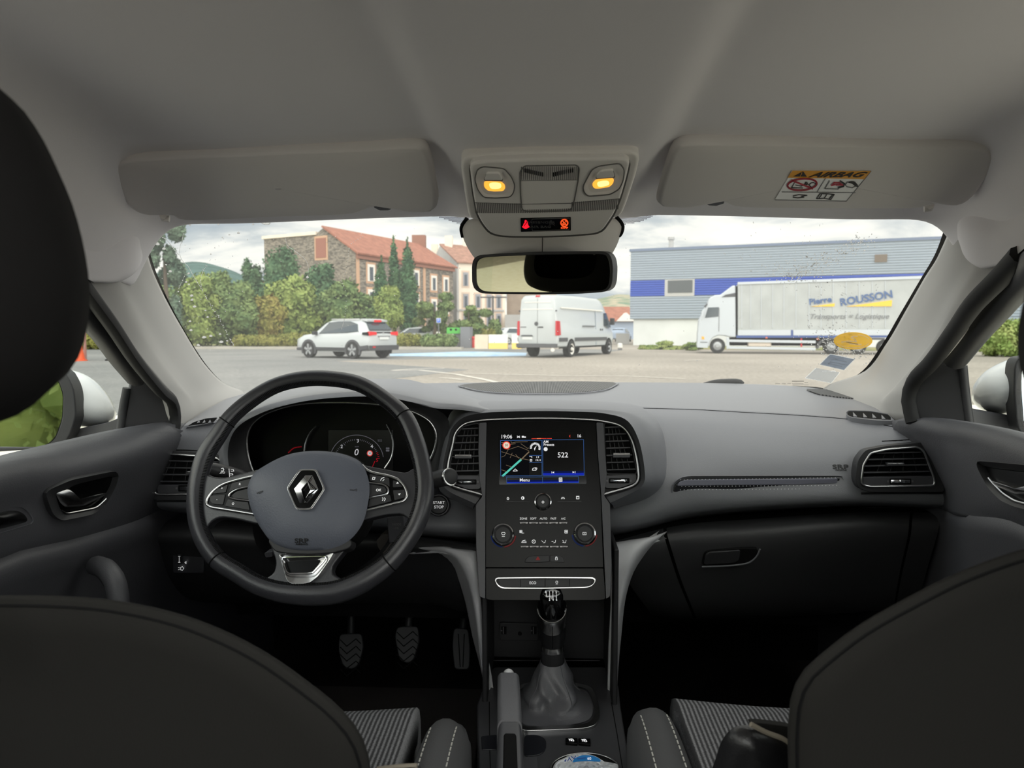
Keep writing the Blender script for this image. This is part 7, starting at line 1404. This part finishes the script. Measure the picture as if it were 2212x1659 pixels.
# ---------- warehouse ----------
C0 = V((7.05, 58, 0)); eu = V((.948, -.315, 0)); en = V((-.315, -.948, 0))
wa = thing('warehouse', 'corrugated grey warehouse with a blue band above a white base wall', 'warehouse', C0)
def corr(name, z0, z1, m, s0=0, s1=48, step=.19, base=C0, du=eu, nn=en):
    n = max(1, round((z1 - z0) / step)); vs = []; h = (z1 - z0) / n
    for i in range(n):
        for dz, o_ in ((0, .0), (.25, .045), (.7, .045), (.95, 0)):
            for s in (s0, s1): vs.append(base + du * s + Z_ * (z0 + (i + dz) * h) + nn * o_)
    return obj(name, vs, grid_faces(2, n * 4), m, wa, smooth=False)
m_cor = mat('grey_cladding', (146, 155, 166), .5, spec=.4); m_cob = mat('blue_cladding', (58, 82, 168), .5, spec=.4); m_wbw = mat('white_base_wall', (208, 210, 208), .9, var=.06, vscale=.5)
corr('upper_cladding', 5.2, 7.6, m_cor); corr('blue_band', 3.92, 5.18, m_cob, 0, 2.75); corr('blue_band', 3.92, 5.18, m_cob, 5.05, 48); corr('lower_cladding', 2.1, 3.9, m_cor); corr('lower_cladding', .3, 2.1, m_cor, 23.5, 48)
boxes('blue_band_return', [(C0 + eu * 3.9 + Z_ * 4.56 - en * .3, eu * 1.4, en * .2, Z_ * .7)], m_cor, wa, smooth=False)
prism('base_wall', [C0 + eu * .25 - en * .2, C0 + eu * 48 - en * .2, C0 + eu * 48 - en * .2 + Z_ * 2.2, C0 + eu * .25 - en * .2 + Z_ * 2.2], [C0 + eu * .25 - en * 8, C0 + eu * 48 - en * 8, C0 + eu * 48 - en * 8 + Z_ * 2.2, C0 + eu * .25 - en * 8 + Z_ * 2.2], m_wbw, wa, bev=0, smooth=False)
prism('core', [C0 - en * .05 + Z_ * 2.1, C0 + eu * 48 - en * .05 + Z_ * 2.1, C0 + eu * 48 - en * .05 + Z_ * 7.55, C0 - en * .05 + Z_ * 7.55], [C0 - en * 14 + Z_ * 2.1, C0 + eu * 48 - en * 14 + Z_ * 2.1, C0 + eu * 48 - en * 14 + Z_ * 7.55, C0 - en * 14 + Z_ * 7.55], m_cor, wa, bev=0, smooth=False)
prism('eaves_trim', [C0 - eu * .1 + en * .1 + Z_ * 7.5, C0 + eu * 48 + en * .1 + Z_ * 7.5, C0 + eu * 48 + en * .1 + Z_ * 7.7, C0 - eu * .1 + en * .1 + Z_ * 7.7], [v - en * .5 for v in (C0 - eu * .1 + Z_ * 7.5, C0 + eu * 48 + Z_ * 7.5, C0 + eu * 48 + Z_ * 7.7, C0 - eu * .1 + Z_ * 7.7)], mat('eaves_blue', (104, 116, 140), .5), wa, bev=0, smooth=False)
wf = prism('window', [C0 + eu * 2.75 + en * .06 + Z_ * 3.88, C0 + eu * 5.05 + en * .06 + Z_ * 3.88, C0 + eu * 5.05 + en * .06 + Z_ * 5.2, C0 + eu * 2.75 + en * .06 + Z_ * 5.2], [v - en * .2 for v in (C0 + eu * 2.75 + Z_ * 3.88, C0 + eu * 5.05 + Z_ * 3.88, C0 + eu * 5.05 + Z_ * 5.2, C0 + eu * 2.75 + Z_ * 5.2)], mat('window_frame_grey', (176, 174, 172), .6), wa, bev=0, smooth=False)
prism('pane', [C0 + eu * 3.0 + en * .09 + Z_ * 4.15, C0 + eu * 4.9 + en * .09 + Z_ * 4.15, C0 + eu * 4.9 + en * .09 + Z_ * 5.12, C0 + eu * 3.0 + en * .09 + Z_ * 5.12], [v - en * .1 for v in (C0 + eu * 3.0 + Z_ * 4.15, C0 + eu * 4.9 + Z_ * 4.15, C0 + eu * 4.9 + Z_ * 5.12, C0 + eu * 3.0 + Z_ * 5.12)], mat('dusty_glass', (78, 82, 85), .4), wf, bev=0, smooth=False)
va = C0 + eu * 17.6; prism('vent_louvre', [va + en * .1 + Z_ * 6.05, va + eu * .8 + en * .1 + Z_ * 6.05, va + eu * .8 + en * .1 + Z_ * 6.6, va + en * .1 + Z_ * 6.6], [v - en * .2 for v in (va + Z_ * 6.05, va + eu * .8 + Z_ * 6.05, va + eu * .8 + Z_ * 6.6, va + Z_ * 6.6)], mat('rusty_vent', (112, 100, 90), .8), wa, bev=0, smooth=False)
fp_ = C0 + eu * 2.9 - en * 2; tube('flue_pipe', [fp_ + Z_ * 7.4, fp_ + Z_ * 8.55], .2, m_grr, wa, 10); tube('flue_cap', [fp_ + Z_ * 8.55, fp_ + Z_ * 8.75], .28, m_grr, wa, 10)

# ---------- vehicles ----------
class Loc:
    def __init__(s, o, h): s.o = V(o); s.h = V((*h, 0)).normalized(); s.l = V((-s.h.y, s.h.x, 0))
    def __call__(s, a, l, z): return s.o + s.h * a + s.l * l + V((0, 0, z))
m_wp = mat('white_paint', (187, 191, 192), .32, coat=.4); m_vg = mat('tinted_glass', (46, 58, 66), .08, spec=.7); m_tl = mat('tail_lamp_red', (186, 30, 40), .25); m_tlg = glow('lit_tail_lamp', (255, 60, 62), .95); m_tyr = mat('tyre', (38, 38, 39), .85); m_aly = mat('alloy', (170, 172, 174), .35, .7); m_plt = mat('number_plate', (214, 216, 214), .5)
def wheel(L_, s, l, r, par, sg, rim=m_aly, spokes=5, w=.22, rr=.68):
    c = L_(s, l, r); ax = L_.l * sg
    t = lathe('wheel', [(r * .6, -w), (r * .95, -w), (r, -w * .8), (r, -.03), (r * .96, 0), (r * rr, .005), (r * rr * .98, -.02)], c, ax, m_tyr, par, 28); lathe('hub_well', [(r * rr, -.05), (0, -.05)], c, ax, m_mat, t, 24)
    x, y = L_.h, V((0, 0, 1))
    if spokes:
        for k in range(spokes):
            a = 2 * math.pi * k / spokes + .3; d = x * math.cos(a) + y * math.sin(a); e_ = x * -math.sin(a) + y * math.cos(a); p0 = c + d * r * .08; p1 = c + d * r * rr; q_ = [p0 - e_ * r * .09, p0 + e_ * r * .09, p1 + e_ * r * .15, p1 - e_ * r * .15]; prism('rim_spoke', [v + ax * .0 for v in q_], [v - ax * .04 for v in q_], rim, t, bev=0)
    else: lathe('rim_disc', [(r * rr * .98, .0), (r * rr * .7, -.04), (r * .25, -.03), (r * .2, .03), (0, .03)], c, ax, rim, t, 24)
    return t
def body(name, L_, st, m, par, sub_=0):
    R_ = []
    for s, z0, zb, zt, wb, wt in st:
        hb = max(zb, z0 + .1); pr = [(0, z0), (wb * .9, z0), (wb * .97, z0 + .06), (wb, z0 + (hb - z0) * .45), (wb * .985, hb - .06), (wb * .955, hb), (wt + (wb * .95 - wt) * .55, hb + (zt - hb) * .45), (wt, hb + (zt - hb) * .9), (wt * .86, zt), (wt * .5, zt + .015), (0, zt + .02)]
        pr = pr + [(-a, b_) for a, b_ in pr[-2:0:-1]]; R_.append([L_(s, a, b_) for a, b_ in pr])
    n = len(R_[0]); vs = [v for r_ in R_ for v in r_]
    return obj(name, vs, grid_faces(n, len(R_), True) + [tuple(range(n)), tuple(range(len(vs) - 1, len(vs) - 1 - n, -1))], m, par, sharp=38, bev=0)
def lpanel(name, L_, pts, m, par, th=.02):   # pts in (along, across, up)
    f = [L_(*p) for p in pts]; n = (f[1] - f[0]).cross(f[2] - f[0]).normalized()
    if n.dot(CAM - f[0]) < 0: n = -n
    return prism(name, [v + n * th for v in f], [v - n * .03 for v in f], m, par, bev=0, smooth=False)
# passing SUV
hd = V((-.86, .51, 0)).normalized(); rw = PZ(764, 775.5, 0); LS = Loc(rw - hd * .88 - V((-hd.y, hd.x, 0)) * .86, (hd.x, hd.y))
sv = thing('suv', 'white compact SUV with lit red tail lamps driving past on the grey road', 'car', LS(2.2, 0, 0))
SB = [(0, .52, .98, 1.0, .74, .62), (.05, .42, 1.0, 1.04, .84, .72), (.2, .36, 1.04, 1.14, .90, .70), (.42, .34, 1.05, 1.46, .92, .64), (.62, .32, 1.05, 1.57, .92, .62), (.95, .30, 1.04, 1.61, .92, .62), (1.8, .29, 1.0, 1.63, .92, .63), (2.45, .29, .99, 1.60, .92, .61), (2.8, .29, .98, 1.48, .92, .62), (3.1, .29, .98, 1.24, .92, .68), (3.35, .29, .97, 1.05, .92, .74), (4.0, .30, .90, .98, .90, .74), (4.33, .34, .80, .87, .84, .66), (4.45, .42, .70, .74, .72, .52)]
body('body', LS, SB, m_wp, sv)
for l in (1, -1):
    lpanel('side_glass', LS, [(.62, .86 * l, 1.14), (1.2, .885 * l, 1.09), (2.9, .86 * l, 1.04), (2.45, .68 * l, 1.50), (1.9, .665 * l, 1.54), (1.2, .665 * l, 1.54), (.78, .70 * l, 1.42)], m_vg, sv)
    lpanel('sill_cladding', LS, [(.05, .86 * l, .42), (.4, .92 * l, .36), (4.3, .90 * l, .34), (4.3, .9 * l, .42), (3.0, .928 * l, .45), (1.3, .928 * l, .45), (.4, .925 * l, .52), (.05, .87 * l, .56)], m_gry, sv)
    for s in (.88, 3.52):
        lpanel('wheel_arch', LS, [(s + .46 * math.cos(a), .924 * l, .35 + .45 * math.sin(a)) for a in [math.pi * (-.12 + 1.24 * k / 14) for k in range(15)]], m_gry, sv, .008); wheel(LS, s, .955 * l, .36, sv, l)
    lpanel('roof_rail', LS, [(.75, .60 * l, 1.61), (2.4, .60 * l, 1.63), (2.4, .60 * l, 1.66), (.75, .60 * l, 1.66)], m_chr, sv)
    lp2 = LS(3.05, .98 * l, 1.06); boxes('door_mirror', [(lp2, LS.h * .09, LS.l * .10, V((0, 0, .075)))], m_blk, sv, bev=.03)
lpanel('rear_glass', LS, [(.17, .62, 1.18), (.17, -.62, 1.18), (.50, -.55, 1.53), (.50, .55, 1.53)], m_vg, sv, .05)
lpanel('spoiler', LS, [(.34, .58, 1.56), (.34, -.58, 1.56), (.70, -.58, 1.62), (.70, .58, 1.62)], m_wp, sv, .04); lpanel('brake_light', LS, [(.33, .20, 1.53), (.33, -.20, 1.53), (.36, -.20, 1.585), (.36, .20, 1.585)], m_tlg, sv, .05)
lpanel('tailgate_band', LS, [(.07, .86, .97), (.07, -.86, .97), (.10, -.86, 1.10), (.10, .86, 1.10)], m_gls, sv, .05)
for l in (1, -1):
    lpanel('tail_lamp', LS, [(.03, .82 * l, .96), (.03, .44 * l, .99), (.05, .46 * l, 1.10), (.08, .86 * l, 1.12)], m_tlg, sv, .08); lpanel('lamp_side', LS, [(.04, .87 * l, .98), (.30, .93 * l, 1.0), (.28, .93 * l, 1.09), (.06, .88 * l, 1.11)], m_tlg if l < 0 else m_gls, sv, .03)
lpanel('rear_bumper', LS, [(-.02, .82, .36), (-.02, -.82, .36), (-.03, -.86, .56), (-.03, .86, .56)], m_gry, sv, .04); lpanel('number_plate', LS, [(-.01, .27, .80), (-.01, -.27, .80), (.0, -.27, .91), (.0, .27, .91)], m_plt, sv, .03); lpanel('plate_recess', LS, [(-.01, .34, .90), (-.01, -.34, .90), (.0, -.34, .94), (.0, .34, .94)], m_gpr, sv, .025); lpanel('reflector', LS, [(-.02, .72, .46), (-.02, .56, .46), (-.02, .56, .53), (-.02, .72, .53)], m_tl, sv, .06)
lathe('emblem', [(.06, 0), (.06, .02), (0, .02)], LS(.03, 0, 1.035), -LS.h, m_bch, sv, 12)
# white van
hv = V((.435, .90, 0)).normalized(); LV = Loc(PZ(1206, 773, 0) * 1.0, (hv.x, hv.y)); LV.o = V((.66, 30.2, 0)) + LV.l * .98
vn = thing('van', 'long white high-roofed panel van seen from behind, twin rear wheels', 'van', LV(3.4, 0, 0))
VB = [(0, .50, 1.25, 2.52, .93, .74), (.04, .46, 1.25, 2.62, .965, .80), (.25, .44, 1.25, 2.68, .985, .82), (2, .42, 1.25, 2.71, .99, .83), (5.0, .42, 1.25, 2.70, .99, .83), (5.45, .42, 1.22, 2.62, .99, .82), (5.8, .42, 1.2, 2.40, .98, .80), (6.15, .42, 1.17, 2.0, .97, .80), (6.5, .43, 1.14, 1.55, .96, .82), (6.75, .45, 1.1, 1.28, .94, .82), (7.0, .5, .98, 1.08, .84, .7), (7.06, .55, .85, .95, .7, .55)]
body('body', LV, VB, m_wp, vn)
for l in (1, -1):
    lpanel('cab_glass', LV, [(5.45, .965 * l, 1.42), (5.55, .90 * l, 2.02), (5.85, .89 * l, 2.04), (6.35, .93 * l, 1.45), (6.3, .965 * l, 1.32), (5.9, .97 * l, 1.32)], m_vg, vn)
    for s0, s1 in ((.1, .95), (1.75, 5.75)): lpanel('side_strip', LV, [(s0, .992 * l, .70), (s1, .992 * l, .70), (s1, .992 * l, .86), (s0, .992 * l, .86)], m_gry, vn)
    lpanel('lower_gap', LV, [(.1, .99 * l, .40), (6.0, .985 * l, .40), (6.0, .985 * l, .46), (.1, .99 * l, .46)], m_mat, vn)
    lpanel('tail_lamp', LV, [(.0, .955 * l, .96), (.0, .86 * l, .96), (.0, .86 * l, 1.58), (.0, .945 * l, 1.58)], m_tl, vn, .03); lpanel('lamp_side', LV, [(.02, .975 * l, .96), (.22, .992 * l, .98), (.14, .985 * l, 1.56), (.03, .96 * l, 1.58)], m_tl, vn, .02)
    for s, tw in ((1.38, 1), (6.05, 0)):
        lpanel('wheel_arch', LV, [(s + .42 * math.cos(a), .985 * l, .36 + .46 * math.sin(a)) for a in [math.pi * (-.1 + 1.2 * k / 12) for k in range(13)]], m_mat, vn, .008)
        wheel(LV, s, 1.02 * l, .36, vn, l, m_shu if tw else m_aly, 0, .3)
    boxes('door_mirror', [(LV(6.15, 1.12 * l, 1.62), LV.h * .09, LV.l * .11, V((0, 0, .17)))], m_blk, vn, bev=.04)
    lpanel('door_rail', LV, [(2.7, .992 * l, 1.36), (4.2, .992 * l, 1.36), (4.2, .992 * l, 1.40), (2.7, .992 * l, 1.40)], m_gry, vn, .01)
    for s in (4.9, 5.15): lathe('door_handle', [(.055, 0), (.055, .012), (0, .012)], LV(s, .99 * l, 1.22), LV.l * l, m_blk, vn, 10)
    lpanel('panel_line', LV, [(4.35, .995 * l, .5), (4.37, .995 * l, .5), (4.37, .93 * l, 2.1), (4.35, .93 * l, 2.1)], m_cor, vn, .002)
    lpanel('roof_crease', LV, [(.4, .93 * l, 2.12), (5.3, .93 * l, 2.10), (5.3, .925 * l, 2.15), (.4, .925 * l, 2.17)], m_shu, vn, .012)
for z, w in ((2.36, .62), (2.06, .72)): lpanel('door_crease', LV, [(0, w, z), (0, -w, z), (0, -w, z + .04), (0, w, z + .04)], m_shu, vn, .012)
lpanel('door_split', LV, [(0, .008, .55), (0, -.008, .55), (0, -.008, 2.55), (0, .008, 2.55)], m_gpr, vn, .008)
lpanel('rear_bumper', LV, [(-.08, .95, .44), (-.08, -.95, .44), (-.06, -.97, .60), (-.06, .97, .60)], m_gry, vn, .08); lpanel('number_plate', LV, [(0, .72, .78), (0, .24, .78), (0, .24, .90), (0, .72, .90)], m_plt, vn, .02); lpanel('plate_lamp', LV, [(0, .8, .92), (0, .2, .92), (0, .26, .98), (0, .74, .98)], m_gry, vn, .04)
lathe('emblem', [(.09, 0), (.09, .02), (0, .02)], LV(.0, .05, 1.46), -LV.h, m_gry, vn, 12); lpanel('door_handle', LV, [(0, -.02, 1.29), (0, -.28, 1.29), (0, -.26, 1.34), (0, -.06, 1.34)], m_blk, vn, .02); lpanel('model_badge', LV, [(0, .82, 1.30), (0, .54, 1.30), (0, .54, 1.34), (0, .82, 1.34)], m_gpr, vn, .008); lathe('tow_ball', [(.09, 0), (.09, .03), (0, .03)], LV(-.1, -.78, .36), -LV.h, m_shu, vn, 10)
for l in (.9, -.9): lpanel('hinge', LV, [(.02, l, 1.98), (.02, l * .95, 1.98), (.02, l * .95, 2.04), (.02, l, 2.04)], m_gry, vn, .03)
lpanel('high_brake_light', LV, [(.02, .10, 2.60), (.02, -.10, 2.60), (.05, -.10, 2.67), (.05, .10, 2.67)], m_tl, vn, .02)
# curtain-sided truck
T0 = V((8.12, 37.0, 0)); te = V((.981, -.192, 0)).normalized(); tn = V((te.y, -te.x, 0)); PT = Plane(T0, tn)
tk = thing('truck', 'white curtain-sided lorry parked alongside the warehouse, lettered in blue', 'truck', T0 + te * 5)
ZT = zc(1480, 590, 4.608)
m_trk = mat('truck_white', (188, 193, 198), .4); m_crt = mat('curtain_vinyl', (164, 167, 166), .55, var=.05, vscale=1.2, c2=(176, 179, 178)); m_tbl = mat('chassis_blue', (62, 84, 140), .6)
def ts(name, pts, m, off=0, th=.05, par=tk, **k): return slab(name, ZT(*pts), PT, m, par, off=off, th=th, bev=k.pop('bev', .01), smooth=False, **k)
ts('cab', [(118, 735), (122, 620), (135, 470), (160, 420), (190, 350), (225, 300), (240, 250), (290, 220), (350, 215), (470, 125), (500, 120), (505, 640), (440, 635), (400, 625), (330, 620), (280, 640), (245, 690), (225, 745)], m_trk, 0, 2.4, bev=.06)
ts('cab_window', [(197, 445), (228, 342), (335, 338), (330, 432)], m_vg, .02, .05); ts('deflector_gap', [(362, 240), (400, 215), (500, 195), (500, 235)], m_gry, .02, .05); ts('sun_visor_shade', [(185, 335), (215, 300), (222, 312), (200, 340)], m_gry, .06, .1)
ts('door_seam', [(336, 345), (342, 345), (338, 580), (332, 580)], m_gpr, .012, .02, bev=0); ts('door_mirror', [(165, 380), (192, 345), (180, 420), (160, 440)], m_trk, .3, .14); ts('front_bumper', [(118, 740), (120, 690), (222, 690), (225, 745)], m_trk, .03, .3); ts('headlamp_side', [(165, 630), (190, 632), (190, 660), (165, 658)], mat('amber_marker', (236, 170, 60), .4), .02, .05); ts('step_line', [(150, 685), (222, 685), (222, 690), (150, 690)], m_gry, .05, .05)
ts('cab_gap', [(498, 130), (525, 130), (525, 640), (490, 640)], m_mat, -.1, 2.1)
ts('curtain', [(524, 108), (2500, 40), (2500, 610), (524, 618)], m_crt, -.02, 2.5, bev=.03)
ts('roof_rail', [(524, 90), (2500, 22), (2500, 52), (524, 115)], m_trk, .03, .3)
for x in (560, 650, 755, 868, 980, 1100, 1230, 1350, 1470, 1600, 1730, 1860, 1990): ts('curtain_strap', [(x, 118 - (x - 524) * .03), (x + 6, 118 - (x - 524) * .03), (x + 6, 545), (x, 545)], m_trk, .006, .03, bev=0)
ts('drop_side', [(524, 568), (1052, 568), (1052, 620), (524, 620)], m_trk, .01, .06); ts('drop_side', [(1076, 568), (2500, 562), (2500, 620), (1076, 620)], m_trk, .01, .06); ts('blue_post', [(1054, 565), (1074, 565), (1074, 625), (1054, 625)], m_tbl, .02, .06); ts('chassis_rail', [(510, 620), (2500, 612), (2500, 640), (510, 645)], m_tbl, .0, .3)
ts('side_guard', [(415, 660), (1300, 672), (1300, 698), (430, 686)], m_trk, .02, .06); ts('side_guard', [(425, 728), (1300, 740), (1300, 768), (440, 755)], m_trk, .02, .06); ts('guard_post', [(410, 640), (440, 645), (440, 755), (412, 755)], m_trk, .01, .1)
ts('fuel_tank', [(625, 665), (860, 668), (860, 735), (625, 732)], m_crm, -.1, .7, bev=.08); ts('chassis', [(450, 640), (1480, 640), (1480, 725), (450, 720)], m_mat, -.5, 1.2); ts('red_strut', [(1150, 648), (1165, 648), (1165, 735), (1150, 735)], m_tl, -.02, .1); ts('marker_lamp', [(800, 636), (820, 636), (820, 650), (800, 650)], mat('orange_marker', (220, 110, 70), .4), .03, .05); ts('marker_lamp', [(1308, 648), (1330, 648), (1330, 665), (1308, 665)], D.materials['orange_marker'], .03, .05)
ts('mudguard', [(1302, 750), (1325, 690), (1370, 655), (1430, 645), (1990, 645), (1990, 665), (1440, 662), (1385, 672), (1345, 705), (1325, 755)], m_gry, .0, .4)
for x, y, r_ in ((322, 728, 78), (1455, 755, 80), (1725, 760, 80), (1990, 765, 80)):
    c = PT.p(*ZT((x, y))[0], -.02); rr_ = r_ / 4.608 * (PT.axes(*ZT((x, y))[0])[0]).length; c.z = rr_ + .01
    w_o = lathe('wheel', [(rr_ * .5, -.3), (rr_ * .95, -.3), (rr_, -.25), (rr_, -.03), (rr_ * .95, 0), (rr_ * .6, .0)], c, tn, m_tyr, tk, 32); lathe('rim_disc', [(rr_ * .62, .0), (rr_ * .5, -.05), (rr_ * .28, -.04), (rr_ * .24, .06), (0, .06)], c, tn, m_aly, w_o, 28)
m_bl = mat('lettering_blue', (70, 96, 140), .6); m_gl = mat('lettering_grey', (120, 122, 124), .6); m_yw = mat('wedge_yellow', (236, 190, 60), .6)
def tsx(s, x, y, h, m, rot=0, **k):
    c = PT.p(*ZT((x, y))[0], .02); rx = te * math.cos(rot) + Z_ * math.sin(rot); up = Z_ * math.cos(rot) - te * math.sin(rot); sc_ = PT.axes(*ZT((x, y))[0])[1].length / 4.608
    return text(s, c, rx, up, m, tk, h * 1.4 * sc_, ext=.004, **k)
tsx('Pierre', 1345, 275, 58, m_bl, .13, bold=.012, sx=1.06); tsx('ROUSSON', 1802, 252, 74, m_bl, .165, bold=.014, sx=1.02); tsx('Transports = Logistique', 1625, 432, 50, m_gl, .0, shear=.35, bold=.002, sx=1.08)
ts('yellow_wedge', [(1250, 332), (1490, 300), (1486, 332)], m_yw, .012, .03, bev=0); ts('yellow_wedge', [(1600, 332), (2060, 268), (2056, 330)], m_yw, .012, .03, bev=0)
# parked cars in the distance
def small_car(label, o, h, m):
    Lc = Loc(o, h); t = thing('parked_car', label, 'car', Lc(2, 0, 0), 'distant parked cars'); body('body', Lc, [(0, .4, .85, .9, .76, .6), (.15, .3, .92, 1.1, .84, .66), (.6, .26, .93, 1.4, .86, .6), (1.5, .25, .92, 1.46, .86, .58), (2.3, .25, .9, 1.38, .86, .58), (2.9, .25, .88, 1.0, .85, .66), (3.6, .27, .78, .86, .82, .64), (3.95, .36, .65, .7, .7, .5)], m, t)
    for l in (1, -1):
        lpanel('side_glass', Lc, [(.6, .8 * l, 1.0), (2.6, .8 * l, .96), (2.1, .62 * l, 1.33), (.9, .63 * l, 1.35)], m_vg, t)
        for s in (.75, 3.2): wheel(Lc, s, .86 * l, .3, t, l, m_aly, 0)
    lpanel('rear_glass', Lc, [(.22, .6, 1.0), (.22, -.6, 1.0), (.5, -.54, 1.32), (.5, .54, 1.32)], m_vg, t, .06); lpanel('windscreen', Lc, [(2.45, .58, 1.32), (2.45, -.58, 1.32), (2.9, -.64, 1.02), (2.9, .64, 1.02)], m_vg, t, .05)
small_car('small pale hatchback parked behind the concrete barriers', (-4.0, 62, 0), (.9, .45), m_wp); small_car('white car half hidden behind the hedges near the poplars', (-8.6, 57.5, 0), (-.97, .16), m_wp); small_car('distant silver car beside the warehouse corner', (7.8, 75, 0), (.3, .95), m_blw)

# ---------- street things ----------
def at(px, d): return (px - 1172) / F * d
rb = thing('recycling_container', 'green and grey recycling container behind the rounded hedge', 'container', (at(990, 48), 48, 0))
m_cg = mat('container_green', (84, 178, 74), .5); m_cgr = mat('container_grey', (122, 124, 130), .6)
boxes('bin_body', [((at(966, 48), 48, 0), (at(996, 48), 49.5, 1.2))], m_gpr, rb, smooth=False); boxes('green_front', [((at(965, 48), 47.9, .98), (at(994, 48), 49.5, 1.38))], m_cg, rb, smooth=False); boxes('side_casing', [((at(995.5, 48), 47.6, 0), (at(1016.5, 48), 49.5, 1.42))], m_cgr, rb, smooth=False)
for x in (974, 985): lathe('bottle_hole', [(.08, 0), (.08, .01), (0, .01)], V((at(x, 48), 47.9, 1.24)), (0, -1, 0), m_mat, rb, 14)
boxes('notice', [((at(969, 48), 47.85, .78), (at(980, 48), 47.9, .95))], m_shu, rb, smooth=False)
ps_ = thing('parking_sign', 'blue square parking sign on a thin post near the recycling container', 'sign', (at(947, 47), 47, 0))
tube('post', [V((at(947, 47), 47, 0)), V((at(947, 47), 47, 2.0))], .035, m_gpr, ps_, 8); boxes('sign_plate', [((at(942.5, 47), 46.94, 1.68), (at(952, 47), 46.97, 2.0))], m_shu, ps_, smooth=False); boxes('blue_face', [((at(943.5, 47), 46.92, 1.71), (at(951, 47), 46.945, 1.97))], mat('sign_blue', (60, 110, 214), .5), ps_, smooth=False); text('P', V((at(947.2, 47), 46.915, 1.84)), V((1, 0, 0)), V((0, 0, 1)), m_shu, ps_, .24, ext=.003)
boxes('white_marker', [((at(941, 47), 47.1, .1), (at(949, 47), 47.3, 1.1))], m_shu, ps_, bev=.05)
m_con = mat('barrier_concrete', (206, 194, 174), .9, var=.08, vscale=1); m_cy = mat('barrier_yellow', (226, 196, 110), .8); m_cw = mat('barrier_white', (222, 220, 214), .8)
def barrier(label, x0, x1, d, up, lo):
    a, b = at(x0, d), at(x1, d); t = thing('concrete_barrier', label, 'barrier', ((a + b) / 2, d, 0), 'concrete road barriers')
    for nm, z0, z1, w0, w1, m in (('lower_half', 0, .38, .34, .26, lo), ('upper_half', .38, .92, .26, .16, up)):
        f = [V((a, d - w0, z0)), V((a, d + w0, z0)), V((a, d + w1, z1)), V((a, d - w1, z1))]; prism(nm, f, [v + V((b - a, 0, 0)) for v in f], m, t, bev=0, smooth=False)
barrier('plain concrete road barrier, the one beside the red post', 1026, 1055, 46, m_con, m_con); barrier('white and yellow road barrier in the middle of the row', 1056, 1097, 46, m_cw, m_cy); barrier('white and yellow road barrier half hidden by the van', 1106, 1126, 46, m_cw, m_cy)
rp3 = thing('hydrant', 'short red hydrant post beside the barriers', 'hydrant', (at(1022, 49), 49, 0)); tube('hydrant_post', [V((at(1022, 49), 49, 0)), V((at(1022, 49), 49, .72)), V((at(1022, 49), 49, .78))], [.13, .13, .07], mat('hydrant_red', (206, 60, 56), .5), rp3, 12); tube('hydrant_cap', [V((at(1022, 49), 49, .6)), V((at(1022, 49), 49, .66))], .16, D.materials['hydrant_red'], rp3, 12)
sl = thing('street_lamp', 'dark double-armed street lamp post in front of the cream house', 'street lamp', (at(1065, 72), 72, 0)); tube('post', [V((at(1065, 72), 72, 0)), V((at(1065, 72), 72, 4.7))], .09, m_gry, sl, 8); tube('cross_arm', [V((at(1038, 72), 72, 4.55)), V((at(1094, 72), 72, 4.55))], .07, m_gry, sl, 8)
bn = thing('wheelie_bin', 'grey wheelie bin standing on the paving beyond the driver window', 'bin', (at(222, 27), 27, 0))
x0, x1 = at(215, 27), at(231, 27); f = [V((x0 + .04, 26.7, .05)), V((x1 - .02, 26.7, .05)), V((x1 + .03, 26.6, 1.05)), V((x0, 26.6, 1.05))]; m_bin = mat('bin_grey', (118, 112, 110), .6); prism('bin_body', f, [v + V((0, .55, 0)) for v in f], m_bin, bn, bev=.02); boxes('lid', [((x0 - .03, 26.5, 1.05), (x1 + .08, 27.25, 1.12))], m_gry, bn, bev=.02); lathe('wheel', [(.11, -.03), (.11, .03), (0, .03)], V((x1 + .17, 27.0, .12)), (0, -1, 0), m_tyr, bn, 16); boxes('foot', [((x0, 26.65, 0), (x1 + .1, 27.2, .06))], m_mat, bn); boxes('sticker', [((x0 + .07, 26.62, .62), (x0 + .17, 26.66, .78))], m_shu, bn, smooth=False)
po_ = thing('signpost', 'rusty pinkish post standing beside the driver headrest', 'post', (at(158, 27), 27, 0)); tube('post', [V((at(158, 27), 27, 0)), V((at(159, 27), 27, 3.2))], .055, mat('rusty_pole', (168, 126, 116), .7), po_, 10)
cn = thing('traffic_cone', 'orange and white cone partly hidden by the driver headrest', 'cone', (at(143, 26.5), 26.5, 0)); oc_ = V((at(143, 26.5), 26.5, 0)); lathe('cone', [(.30, 0), (.30, .04), (.22, .05), (.12, .62)], oc_, (0, 0, 1), mat('cone_orange', (226, 96, 56), .6), cn, 20, sharp=30); lathe('white_sleeve', [(.125, .60), (.06, 1.0), (0, 1.01)], oc_, (0, 0, 1), m_shu, cn, 20)
gw_ = thing('white_box', 'small white plastic box on the ground right of the van', 'box', (at(1338, 43), 43, 0)); boxes('box', [((at(1333, 43), 42.8, .1), (at(1343, 43), 43.2, .42))], m_shu, gw_, bev=.08); boxes('base', [((at(1334, 43), 42.85, 0), (at(1342, 43), 43.15, .11))], m_gpr, gw_)
lw = thing('low_wall', 'low grey wall behind the van nose', 'wall', (at(1345, 62), 62, 0)); boxes('wall_body', [((at(1330, 62), 62, 0), (at(1358, 62), 62.4, .95))], m_grr, lw, smooth=False)
